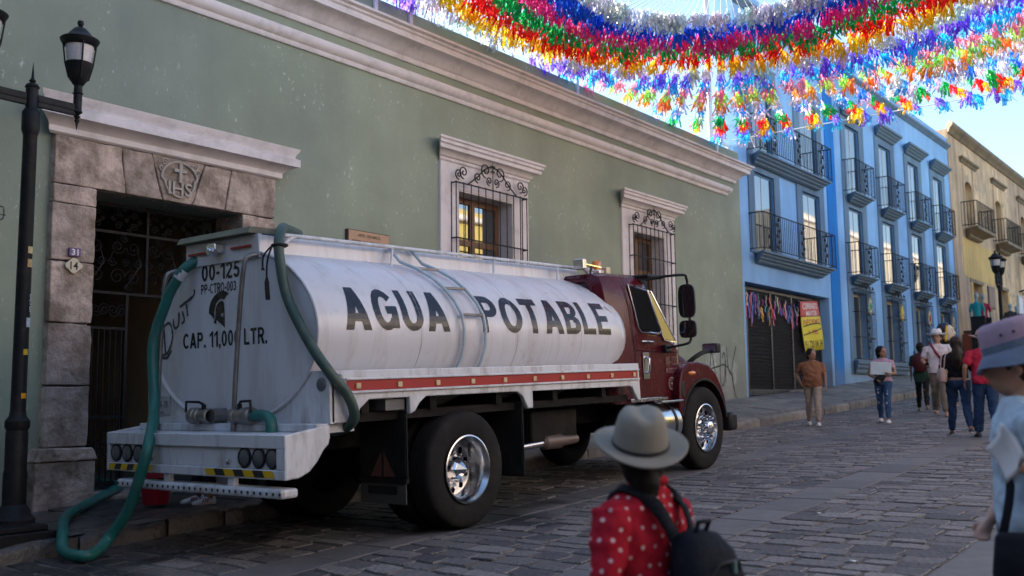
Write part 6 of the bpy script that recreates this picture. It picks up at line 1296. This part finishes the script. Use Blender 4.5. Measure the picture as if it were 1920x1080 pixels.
    def hair(s, mt, style='short', length=0.3):
        b = MB().ell((-0.020, 0, 0.142), (0.105, 0.096, 0.108), 20, 12).ell((-0.05, 0, 0.10), (0.066, 0.086, 0.095))
        if style == 'bob': b.ell((-0.03, 0.062, 0.07), (0.055, 0.03, 0.075)).ell((-0.03, -0.062, 0.07), (0.055, 0.03, 0.075)).ell((-0.06, 0, 0.05), (0.045, 0.07, 0.08))
        b.v = [s.HM @ Vector(p) for p in b.v]
        if style == 'long':
            h0 = s.HM @ Vector((-0.06, 0, 0.10)); b.tube([h0, h0+Vector((-0.04, 0, -0.12)), h0+Vector((-0.06, 0.0, -0.26)), h0+Vector((-0.055, 0.01, -length))], [0.07, 0.085, 0.095, 0.04], 16, flat=0.65)
            b.tube([h0, h0+Vector((-0.03, 0.05, -0.15)), h0+Vector((-0.05, 0.07, -length*0.85))], [0.05, 0.05, 0.025], 10).tube([h0, h0+Vector((-0.03, -0.05, -0.15)), h0+Vector((-0.05, -0.06, -length*0.9))], [0.05, 0.05, 0.025], 10)
        if style == 'tied': h0 = s.HM @ Vector((-0.07, 0, 0.08)); b.tube([h0, h0+Vector((-0.01, 0, -0.05)), h0+Vector((0.0, 0, -0.10)), h0+Vector((0.02, 0, -0.14))], [0.06, 0.06, 0.055, 0.035], 14)
        return s.wear(b, 'hair', mt, 3)
    def hat(s, mt, band, brim=0.17, crown=0.105, name='hat', droop=0.0, tilt=0, crown_w=1.0, bandh=1.0):
        M_ = s.HM @ Matrix.Translation((-0.005, 0, 0.165)) @ Matrix.Rotation(R(tilt), 4, 'Y')
        n = 40; rings = []
        def ring(r_, z, wav=0.0, dent=0.0): return [M_ @ Vector((r_*1.08*math.cos(u), r_*0.96*math.sin(u), z+wav*math.sin(u)**2-droop*max(0, r_-0.1)*3-dent*(math.exp(-(math.sin(u)*r_/0.028)**2)))) for u in [2*math.pi*i/n for i in range(n)]]
        rings = [ring(0.090, -0.012), ring(brim*0.75, -0.010, 0.004), ring(brim*0.98, -0.006, 0.022), ring(brim, 0.0, 0.025), ring(brim*0.98, 0.005, 0.024), ring(brim*0.72, 0.003, 0.005), ring(0.098*crown_w, 0.006), ring(0.095*crown_w, 0.03), ring(0.089*crown_w, crown*0.55), ring(0.080*crown_w, crown*0.82), ring(0.068*crown_w, crown*0.97, 0, 0.010), ring(0.045*crown_w, crown*1.05, 0, 0.022), ring(0.012, crown*1.05, 0, 0.026)]
        h = s.solid(MB().loft(rings), name, mt, 0, 60)
        s.fin(MB_h := MB().loft([ring(0.0975*crown_w, 0.008), ring(0.1005*crown_w, 0.010), ring(0.0995*crown_w, 0.010+0.020*bandh), ring(0.0955*crown_w, 0.011+0.020*bandh)])).build('hat_band', band, h, 60)
        return h
    def loc(s, p): return (Vector(p)+Vector((0, 0, s.dz)))*s.k
def ground_at(x, y): return (x, y, gz(x, y)+0.004)
# woman in brown, walking down the street, hand on hip
f = Fig('woman in a brown short sleeved top and beige trousers walking, one hand on her hip', ground_at(18.41, 7.19), R(196), 1.48, 1.12, ((20, 6), (-12, 14)), {1: ((-0.08, -0.34, 1.14), (0.03, -0.23, 0.93))}, headyaw=48, hipw=1.12, belly=0.045, voxel=0.014)
f.top('top', cloth('brown_knit', (0.24, 0.105, 0.055)), 0.87, 0.72, 0.016); f.trousers(cloth('beige_twill', (0.33, 0.255, 0.205)), 1.9); f.shoes(SHOE_W); f.hair(HAIR, 'short')
# woman with a pale board held to her chest
f = Fig('woman in a pink top and ripped jeans clutching a white laptop to her chest', ground_at(19.14, 6.11), R(190), 1.47, 1.0, ((20, 6), (-14, 16)), {0: ((0.06, 0.27, 1.10), (0.25, 0.16, 1.10)), 1: ((0.03, -0.28, 1.10), (0.17, -0.10, 0.97))}, headyaw=55, hipw=1.05, voxel=0.014, belly=0.01)
f.top('top', cloth('pink_print', (0.42, 0.27, 0.34), var=0.3, vs_=30), 0.93, 0.6, 0.014); f.trousers(JEAN2, 1.95, 0.010); f.shoes(SHOE_W); f.hair(HAIR, 'bob')
rp_ = MB()
for q, fr_ in ((0, 0.45), (0, 0.62), (1, 0.5), (1, 1.02), (0, 1.1), (1, 0.3)):
    J = f.J; a = J['hip%d' % q].lerp(J['knee%d' % q], fr_) if fr_ < 1 else J['knee%d' % q].lerp(J['ank%d' % q], fr_-1); rp_.obox(a+Vector((0.084-0.02*fr_, rnd.uniform(-.02, .02), 0)), (0.02, 0.028, 0.05))
f.solid(rp_, 'jean_rips', mat('pale_thread', (0.5, 0.5, 0.52), 0.9), 0.004)
lp = thing('laptop', 'closed white laptop held by the woman in ripped jeans', 'laptop', tuple(Matrix.Translation(f.o.location) @ Matrix.Rotation(R(190), 4, 'Z') @ f.loc((0.215, 0.0, 1.06))), R(190))
MB().obox((0, 0, 0.13), (0.02, 0.37, 0.24), Matrix.Rotation(R(-4), 3, 'X')).build('shell', mat('white_laptop', (0.62, 0.72, 0.74), 0.4), lp, 0, 0.006); MB().obox((-0.012, 0, 0.13), (0.004, 0.33, 0.2), Matrix.Rotation(R(-4), 3, 'X')).build('base', m_alu, lp, 0)
hbp = thing('handbag', 'small black pouch held under the white laptop', 'bag', tuple(Matrix.Translation(f.o.location) @ Matrix.Rotation(R(190), 4, 'Z') @ f.loc((0.17, -0.04, 0.93))), R(190))
MB().ell((0, 0, 0.05), (0.05, 0.12, 0.07), 16, 10, Matrix.Rotation(R(35), 3, 'X')).build('pouch', m_blk, hbp, 50); MB().tube([(0, 0.1, 0.08), (-0.05, 0.14, 0.2), (-0.12, 0.12, 0.36)], 0.008, 6).build('strap', m_blk, hbp, 50)
# man with a white hat
f = Fig('man in a white hat, white tee and khaki trousers looking at his phone', ground_at(21.03, 5.60), R(190), 1.72, 1.1, ((16, 8), (-16, 12)), {1: ((0.02, -0.29, 1.12), (0.20, -0.20, 1.02)), 0: ((0.0, 0.29, 1.12), (0.12, 0.24, 0.95))}, headyaw=-6, skin=SKIN2, voxel=0.014)
f.top('tee', cloth('white_tee', (0.62, 0.56, 0.57)), 0.86, 0.8, 0.018); f.trousers(cloth('khaki', (0.20, 0.165, 0.125)), 1.95, 0.02, 0.012); f.shoes(mat('tan_sandal', (0.32, 0.19, 0.13), 0.6), mat('tan_sole', (0.25, 0.17, 0.12), 0.8)); f.hair(HAIR2, 'short')
f.hat(mat('white_straw', (0.66, 0.64, 0.62), 0.7, bmp=0.4, bs=150), mat('grey_band', (0.30, 0.30, 0.32), 0.7), 0.185, 0.11)
st = f.solid(MB().tube([(-0.05, -0.12, 1.46), (0.07, -0.11, 1.42), (0.15, -0.02, 1.26), (0.165, 0.10, 1.10), (0.10, 0.20, 1.0)], 0.032, 8, flat=0.7), 'shoulder_strap', mat('red_woven', (0.28, 0.03, 0.06), 0.8, var=0.6, vs_=60))
fm = Matrix.Translation(f.o.location) @ Matrix.Rotation(R(190), 4, 'Z')
ph = thing('phone', 'dark mobile phone in the hand of the man with the white hat', 'phone', tuple(fm @ f.loc((0.29, -0.18, 1.02))), R(190)); MB().obox((0, 0, 0), (0.012, 0.075, 0.15), Matrix.Rotation(R(55), 3, 'Y')).build('case', m_blk, ph, 0, 0.006); MB().obox((-0.007, 0, 0.005), (0.002, 0.065, 0.13), Matrix.Rotation(R(55), 3, 'Y')).build('screen', m_cab_g, ph, 0)
yb_ = thing('plastic_bag', 'yellow plastic bag hanging from the arm of the man with the white hat', 'bag', tuple(fm @ f.loc((0.15, 0.24, 0.62))), R(190)); m_yb = mat('yellow_plastic', (0.62, 0.46, 0.03), 0.35, var=0.25, bmp=0.6, bs=12, bd=0.03)
MB().loft([[(a*math.cos(u)*(1+.1*math.sin(5*u+z*20)), b_*math.sin(u)*(1+.1*math.cos(4*u+z*9)), z) for u in [2*math.pi*i/20 for i in range(20)]] for z, a, b_ in ((0, .03, .08), (.03, .06, .12), (.14, .07, .135), (.26, .05, .10), (.36, .025, .05), (.46, .012, .022))]).build('bag', m_yb, yb_, 60); MB().tube([(0, 0.02, 0.44), (0, 0.03, 0.52), (0, -0.02, 0.53), (0, -0.02, 0.44)], 0.008, 6).build('handles', m_yb, yb_, 60)
# woman behind him with a maroon backpack
f = Fig('person in dark green beside the man in the white hat', ground_at(22.5, 6.35), R(12), 1.50, 1.0, ((16, 4), (-14, 14)), headyaw=10, voxel=0.015)
f.top('top', cloth('dark_green_cloth', (0.018, 0.045, 0.035)), 0.72, 0.9, 0.022); f.trousers(cloth('black_leggings', (0.012, 0.012, 0.013)), 1.95, 0.008); f.shoes(mat('tan_shoe', (0.2, 0.13, 0.08), 0.6), SHOE_D); f.hair(HAIR, 'tied')
fm = Matrix.Translation(f.o.location) @ Matrix.Rotation(R(12), 4, 'Z')
bkp = thing('backpack', 'maroon backpack worn by the person in dark green', 'backpack', tuple(fm @ f.loc((-0.22, 0, 0.98))), R(12)); MB().ell((0, 0, 0.2), (0.10, 0.17, 0.22), 16, 10).build('pack', cloth('maroon_nylon', (0.075, 0.018, 0.022)), bkp, 60); MB().tube([(0.02, 0.1, 0.38), (0.12, 0.12, 0.44), (0.3, 0.12, 0.38), (0.31, 0.13, 0.2)], 0.02, 6).build('strap', m_blk, bkp, 60)
# woman in a black top, seen from behind
f = Fig('woman with long brown hair, black top and dark jeans walking away up the street', ground_at(16.58, 4.14), R(20), 1.56, 1.0, ((16, 4), (-18, 14)), {1: ((0.05, -0.25, 1.13), (0.12, -0.26, 0.9)), 0: ((-0.06, 0.26, 1.13), (0.13, 0.24, 1.02))}, hipw=1.1, voxel=0.013)
f.top('top', cloth('black_cotton', (0.012, 0.012, 0.014)), 1.0, 1.1, 0.012, flare=0); f.trousers(JEAN, 1.95, 0.012, waist=0.96); f.shoes(mat('black_trainer', (0.04, 0.032, 0.032), 0.6), SHOE_W); f.hair(HAIR2, 'long', 0.42)
fm = Matrix.Translation(f.o.location) @ Matrix.Rotation(R(20), 4, 'Z')
hb2 = thing('handbag', 'dusty pink handbag on the shoulder of the woman in the black top', 'handbag', tuple(fm @ f.loc((-0.14, 0.26, 0.92))), R(20)); m_pk = mat('pink_leather', (0.40, 0.255, 0.225), 0.45, var=0.1, bmp=0.15)
rings = [[(a*math.copysign(abs(math.cos(u))**.6, math.cos(u)), b_*math.copysign(abs(math.sin(u))**.7, math.sin(u)), z) for u in [2*math.pi*i/24 for i in range(24)]] for z, a, b_ in ((0, .13, .05), (.015, .165, .065), (.10, .17, .075), (.19, .145, .055), (.225, .12, .025), (.23, .11, .008))]
MB().loft(rings).build('body', m_pk, hb2, 50)
for dy in (-0.025, 0.025): MB().tube([(-0.09, dy, 0.20), (-0.07, dy-0.02, 0.36), (0.0, dy-0.05, 0.44), (0.07, dy-0.02, 0.36), (0.09, dy, 0.20)], 0.009, 6).build('handle', m_pk, hb2, 60)
# man in a red shirt
f = Fig('man in a crimson tee and straw hat walking away up the street', ground_at(16.35, 3.70), R(25), 1.60, 1.12, ((12, 6), (-12, 8)), {0: ((-0.05, 0.30, 1.13), (0.02, 0.30, 0.90))}, voxel=0.013)
f.top('tee', cloth('crimson_tee', (0.42, 0.022, 0.05)), 0.86, 0.8, 0.018); f.trousers(JEAN, 1.97, 0.02, 0.008); f.shoes(SHOE_D, SHOE_D); f.hair(HAIR, 'short')
f.hat(mat('tan_straw', (0.42, 0.28, 0.20), 0.7, bmp=0.4, bs=150), mat('brown_band', (0.12, 0.06, 0.04), 0.7), 0.19, 0.10, tilt=-8)
f.solid(MB().tube([f.J['wr0']+Vector((0.03*math.cos(t), 0.03*math.sin(t), 0)) for t in [2*math.pi*i/14 for i in range(14)]], 0.008, 6, closed=True), 'wristband', m_blk)
# giant puppet and its bearer
px_, py_ = 24.0, 6.17
f = Fig('bearer in jeans and pink shoes walking under the giant puppet', ground_at(px_, py_), R(20), 1.55, 1.0, ((10, 4), (-10, 10)), voxel=0.018)
f.top('top', cloth('plain_white_top', (0.5, 0.5, 0.5)), 0.9, 1.0); f.trousers(JEAN, 1.95); f.shoes(mat('pink_shoe', (0.5, 0.25, 0.25), 0.6)); f.hair(HAIR)
pu = thing('giant_puppet', 'giant carnival puppet with black hair and white blouse carried above the crowd', 'puppet', (px_, py_, gz(px_, py_)+0.62), R(-98))
m_pf = mat('puppet_face', (0.66, 0.55, 0.42), 0.5); m_ph = mat('puppet_hair', (0.012, 0.012, 0.014), 0.4); m_py = mat('puppet_ribbon', (0.72, 0.45, 0.02), 0.6); m_pw2 = cloth('puppet_blouse', (0.62, 0.62, 0.64))
zb = 0.92
rr_ = [[(b_*math.cos(u), a*math.sin(u), z) for u in [2*math.pi*i/24 for i in range(24)]] for z, a, b_ in ((-0.25, .36, .30), (0.1, .34, .28), (.45, .32, .24), (.62, .33, .22), (.74, .26, .16), (.80, .10, .09))]
MB().loft(rr_).build('blouse', m_pw2, pu, 60)
for s in (-1, 1): MB().tube([(0, s*0.28, 0.68), (0.02, s*0.40, 0.40), (0.06, s*0.42, 0.12)], [0.11, 0.10, 0.09], 12).build('sleeve', m_pw2, pu, 60); MB().tube([(0.06, s*0.42, 0.12), (0.08, s*0.42, 0.0), (0.1, s*0.42, -0.08)], [0.05, 0.05, 0.03], 10).build('hand', m_pf, pu, 60)
h_ = MB().ell((0.02, 0, zb+0.13), (0.155, 0.135, 0.20), 20, 14).ell((0.07, 0, zb+0.02), (0.09, 0.085, 0.09)).tube([(0.16, 0, zb+0.17), (0.20, 0, zb+0.10), (0.165, 0, zb+0.085)], [0.016, 0.028, 0.016], 8).cyl((0, 0, zb-0.2), (0.02, 0, zb+0.02), 0.075)
me = remesh(h_, 'head', m_pf, 0.016); ho = link('head', me, pu)
MB().ell((-0.06, 0, zb+0.19), (0.165, 0.165, 0.20), 18, 12).ell((-0.12, 0, zb+0.0), (0.10, 0.14, 0.18)).build('hair', m_ph, ho, 60)
for s in (-1, 1): MB().tube([(0.06, s*0.13, zb+0.30), (0.05, s*0.155, zb+0.12), (0.03, s*0.15, zb-0.06)], [0.02, 0.03, 0.02], 8).build('ribbon', m_py, ho, 60); MB().ell((0.158, s*0.055, zb+0.17), (0.012, 0.028, 0.013), 10, 6).build('eye', m_ph, ho, 60); MB().tube([(0.15, s*0.03, zb+0.21), (0.155, s*0.06, zb+0.225), (0.14, s*0.09, zb+0.21)], 0.006, 5).build('brow', m_ph, ho, 60)
MB().ell((0.155, 0, zb+0.015), (0.014, 0.035, 0.012), 10, 6).build('lips', mat('puppet_lips', (0.5, 0.04, 0.04), 0.4), ho, 60)
# helper standing behind the truck (shoe shows under the bumper)
f = Fig('person in dark trousers and striped white trainers standing behind the truck', (6.02, 8.60, wz(6.0, 8.6)+0.012), R(172), 1.62, 1.05, ((0, 0), (4, 6)), voxel=0.016)
f.top('tee', cloth('grey_tee', (0.2, 0.2, 0.22)), 0.86, 0.8); f.trousers(cloth('navy_trousers', (0.02, 0.024, 0.04)), 1.9, 0.016); f.shoes(mat('white_trainer', (0.66, 0.66, 0.66), 0.5)); f.hair(HAIR)
for q in (0, 1):
    an = f.J['ank%d' % q]; z0 = an.z-0.075; s3 = MB()
    for k in range(3):
        for sd in (-1, 1):
            x0 = an.x+0.045+0.026*k; s3.add([(x0, an.y+sd*0.0475, z0+0.022), (x0+0.012, an.y+sd*0.0475, z0+0.022), (x0-0.008, an.y+sd*0.034, z0+0.062), (x0-0.020, an.y+sd*0.034, z0+0.062)], [(0, 1, 2, 3)])
    f.solid(s3, 'shoe_stripes', m_red if q else m_red)
# woman in the foreground: pale felt hat, red dotted blouse, dark backpack
fx, fy = 3.22, 1.92; HD = R(84)
f = Fig('woman in a pale brimmed hat and red dotted blouse in the foreground', ground_at(fx, fy), HD, 1.475, 1.22, ((3, 2), (-3, 4)), {0: ((-0.03, 0.29, 1.12), (0.10, 0.26, 0.92)), 1: ((0.0, -0.29, 1.12), (0.14, -0.24, 0.95))}, headyaw=-40, headpitch=-8, voxel=0.009, belly=0.02, hipw=1.08)
m_dot = cloth('red_blouse', (0.40, 0.012, 0.030), vs_=5)
tp = f.top('blouse', m_dot, 0.82, 1.25, 0.024, 1.46, 0.05); f.trousers(JEAN, 1.95); f.shoes(SHOE_D); f.hair(HAIR, 'tied')
tp_ev = bpy.data.meshes.new_from_object(tp.evaluated_get(bpy.context.evaluated_depsgraph_get())); tp.modifiers.clear(); tp.data = tp_ev
b = MB(); b.tube([(-0.02+0.072*math.cos(t), 0.072*math.sin(t), 1.462-0.02*math.cos(t)) for t in [2*math.pi*i/20 for i in range(20)]], 0.017, 8, closed=True); f.wear(b, 'collar', m_dot)
ht = f.hat(crown_w=1.16, bandh=0.5, mt=mat('stone_felt', (0.25, 0.235, 0.195), 0.85, var=0.08, vs_=12, bmp=0.25, bs=160, bd=0.004), band=mat('navy_cord', (0.012, 0.013, 0.02), 0.6), brim=0.190, crown=0.145, tilt=-13)
# printed dots, each lying on the cloth
from mathutils.bvhtree import BVHTree
bv = BVHTree.FromPolygons([v.co.copy() for v in tp.data.vertices], [tuple(p.vertices) for p in tp.data.polygons]); dm = MB(); seen = []
for zi in range(-2, 22):
    for ai in range(40):
        z = 0.80+zi*0.033; a = 2*math.pi*(ai+(0.5 if zi % 2 else 0))/40; d = Vector((math.cos(a), math.sin(a), 0)); c0 = f.loc((0, 0, 0)); o_ = d*0.6; o_.z = z+f.dz*f.k
        hit = bv.ray_cast(o_, -d)
        if hit[0] is None: continue
        p, nn = hit[0], hit[1]
        if any((p-s_).length < 0.041 for s_ in seen): continue
        seen.append(p.copy()); t1 = nn.orthogonal().normalized(); t2 = nn.cross(t1); rr_ = 0.0078*rnd.uniform(0.85, 1.15)
        dm.add([p+nn*0.0016+t1*rr_*math.cos(u)+t2*rr_*math.sin(u)-nn*0.0008*(1 if False else 0) for u in [2*math.pi*i/10 for i in range(10)]], [tuple(range(10))])
dm.build('dots', mat('pale_dot', (0.62, 0.42, 0.44), 0.8, bmp=0), tp, 0)['kind'] = 'stuff'
fm = Matrix.Translation(f.o.location) @ Matrix.Rotation(HD, 4, 'Z')
m_ny = mat('black_nylon', (0.008, 0.010, 0.016), 0.75, spec=0.15, var=0.3, vs_=14, bmp=0.5, bs=18, bd=0.02)
bp2 = thing('backpack', 'black backpack slung on the back of the woman in the red dotted blouse', 'backpack', tuple(fm @ f.loc((-0.27, -0.05, 0.745))), HD)
rings = []
for z, a, b_, ox in ((0, .12, .06, 0), (.02, .15, .085, 0), (.15, .165, .105, -.02), (.30, .155, .10, -.01), (.40, .13, .08, .01), (.455, .09, .05, .03), (.47, .03, .02, .04)): rings.append([(ox+b_*math.copysign(abs(math.cos(u))**.7, math.cos(u)), a*math.copysign(abs(math.sin(u))**.7, math.sin(u)), z) for u in [2*math.pi*i/28 for i in range(28)]])
MB().loft(rings).build('pack', m_ny, bp2, 60)
MB().tube([(-0.085, -0.09, 0.33), (-0.10, -0.06, 0.37), (-0.10, 0.06, 0.37), (-0.085, 0.09, 0.33)], 0.006, 6).build('zip', m_blk, bp2, 60); MB().box(-0.108, -0.095, -0.035, -0.02, 0.33, 0.372).build('zip_pull', mat('teal_tag', (0.10, 0.20, 0.20), 0.5), bp2, 0)
MB().tube([(0.02, -0.03, 0.45), (0.0, -0.035, 0.50), (0.0, 0.035, 0.50), (0.02, 0.03, 0.45)], 0.009, 6).build('top_loop', m_ny, bp2, 60)
def lc(p): return f.loc(p)
def strap_on(path, w, nm):
    """flat webbing laid on the cloth along a path"""
    pts = [Vector(p) for p in curve_pts([tuple(p) for p in path], 8)]; C_, N_ = [], []
    for p in pts:
        q = bv.find_nearest(p); n_ = q[1]; off = (p-q[0]).dot(n_)
        C_.append(q[0]+n_*max(0.008, off if off > 0.02 else 0.008)); N_.append(n_)
    mb = MB()
    for i in range(len(C_)-1):
        def edge(i):
            t = (C_[min(i+1, len(C_)-1)]-C_[max(i-1, 0)]).normalized(); sd = t.cross(N_[i]).normalized()*w; return C_[i]-sd, C_[i]+sd
        a, b = edge(i); c, d = edge(i+1); mb.add([a, b, d, c], [(0, 1, 2, 3)])
    o0 = fm.inverted() @ bp2.location
    mb.v = [tuple(Vector(p)-o0) for p in mb.v]
    o = mb.build(nm, m_ny, bp2, 60); so = o.modifiers.new('t', 'SOLIDIFY'); so.thickness = 0.006; so.offset = 0; return o
for s in (1, -1):
    strap_on([lc((-0.25, s*0.04-0.03, 1.10)), lc((-0.20, s*0.06-0.02, 1.24)), lc((-0.15, s*0.09, 1.37)), lc((-0.06, s*0.11, 1.45)), lc((0.05, s*0.115, 1.44)), lc((0.14, s*0.125, 1.33)), lc((0.16, s*0.14, 1.18))], 0.028, 'strap')
# person at the right edge: bucket hat, pale blue shirt, papers, black bag
rx, ry_ = 4.436, 0.843; HD2 = R(108)
f = Fig('person in a lilac bucket hat and pale blue shirt at the right edge', ground_at(rx, ry_), HD2, 1.66, 0.94, ((4, 4), (-6, 6)), {0: ((-0.06, 0.285, 1.12), (0.07, 0.41, 1.17)), 1: ((0.04, -0.20, 1.12), (0.17, -0.02, 0.93))}, headpitch=8, skin=SKIN2, lean=0.02, voxel=0.010)
m_sh = cloth('pale_blue_shirt', (0.38, 0.50, 0.60), vs_=6); f.top('shirt', m_sh, 0.86, 1.3, 0.022); f.trousers(cloth('faded_denim', (0.22, 0.32, 0.38)), 1.95, 0.016); f.shoes(SHOE_W); f.hair(HAIR2, 'tied')
M_ = f.HM @ Matrix.Translation((-0.008, 0, 0.172)) @ Matrix.Rotation(R(8), 4, 'Y')
def bring(r_, z): return [M_ @ Vector((r_*1.06*math.cos(u), r_*math.sin(u), z+0.01*math.sin(3*u)*(r_ > .12))) for u in [2*math.pi*i/36 for i in range(36)]]
bh = f.solid(MB().loft([bring(0.103, 0.0), bring(0.104, 0.035), bring(0.098, 0.085), bring(0.09, 0.105), bring(0.075, 0.113), bring(0.02, 0.115)]), 'bucket_hat', cloth('lilac_cotton', (0.33, 0.25, 0.33)), 0, 60)
f.fin(MBb := MB().loft([bring(0.100, 0.004), bring(0.106, 0.002), bring(0.128, -0.025), bring(0.146, -0.050), bring(0.144, -0.054), bring(0.125, -0.031), bring(0.100, -0.006)])).build('hat_brim', cloth('blue_grey_cotton', (0.13, 0.17, 0.24)), bh, 60)
f.fin(MB().loft([bring(0.1045, 0.001), bring(0.1065, 0.002), bring(0.1055, 0.03), bring(0.1035, 0.031)])).build('hat_band', MATS['blue_grey_cotton'], bh, 60)
for a in (70, 95, 250): pz = M_ @ Vector((0.105*math.cos(R(a)), 0.1045*math.sin(R(a)), 0.06)); f.fin(MB().ell(pz, (0.006, 0.006, 0.006), 8, 6)).build('eyelet', m_blk, bh, 60)
fm = Matrix.Translation(f.o.location) @ Matrix.Rotation(HD2, 4, 'Z')
pa = thing('paper_sheets', 'folded white printed papers held by the person in the bucket hat', 'papers', tuple(fm @ f.loc((0.24, 0.10, 1.03))), HD2); m_pp = mat('white_paper', (0.80, 0.83, 0.86), 0.7, var=0.06, bmp=0.1)
pa.location = (3.86, 0.815, 1.235)      # in the left hand; pa.rotation_euler = (0, 0, 0)
for q, (rot, yaw_, w, h, off) in enumerate(((-33, 0, 0.20, 0.145, 0), (-27, 8, 0.195, 0.14, 0.010))):
    B_ = Matrix.Rotation(R(-72), 3, 'Z') @ Matrix.Rotation(R(76), 3, 'X') @ Matrix.Rotation(R(yaw_), 3, 'Y') @ Matrix.Rotation(R(rot), 3, 'Z')
    mb = MB().grid(lambda u, v: B_ @ Vector((u, v, 0.010*math.sin(u*16+q)+0.012*math.cos(v*20)-off)), [w*(i/10-0.5) for i in range(11)], [h*(i/8-0.5) for i in range(9)])
    o = mb.build('sheet', m_pp, pa, 60); so = o.modifiers.new('t', 'SOLIDIFY'); so.thickness = 0.001
    if q == 0:
        for k in range(7): MB().grid(lambda u, v: B_ @ Vector((u, v, 0.010*math.sin(u*16)+0.012*math.cos(v*20)+0.0012)), [w*(i/8-0.5)*0.8 for i in range(9)], [0.045-0.013*k, 0.0465-0.013*k]).build('print_line', mat('print_grey', (0.46, 0.53, 0.6), 0.7, bmp=0), pa, 0)
bg2 = thing('shoulder_bag', 'black shoulder bag hanging beside the person in the bucket hat', 'bag', tuple(fm @ f.loc((0.06, 0.275, 0.62))), HD2)
MB().loft([[(a*math.copysign(abs(math.cos(u))**.5, math.cos(u)), b_*math.copysign(abs(math.sin(u))**.6, math.sin(u)), z) for u in [2*math.pi*i/24 for i in range(24)]] for z, a, b_ in ((0, .10, .03), (.012, .13, .05), (.14, .14, .06), (.27, .125, .045), (.29, .11, .02))]).build('pouch', m_ny, bg2, 50)
MB().tube([Vector(p) for p in curve_pts([(0.10, -0.01, 0.26), (0.06, -0.04, 0.42), (0.03, -0.16, 0.60), (-0.03, -0.27, 0.71), (-0.13, -0.33, 0.785), (-0.24, -0.30, 0.74), (-0.27, -0.16, 0.55), (-0.22, -0.06, 0.38), (-0.11, 0, 0.26)], 6)], 0.016, 8, flat=0.4).build('strap', m_ny, bg2, 60)
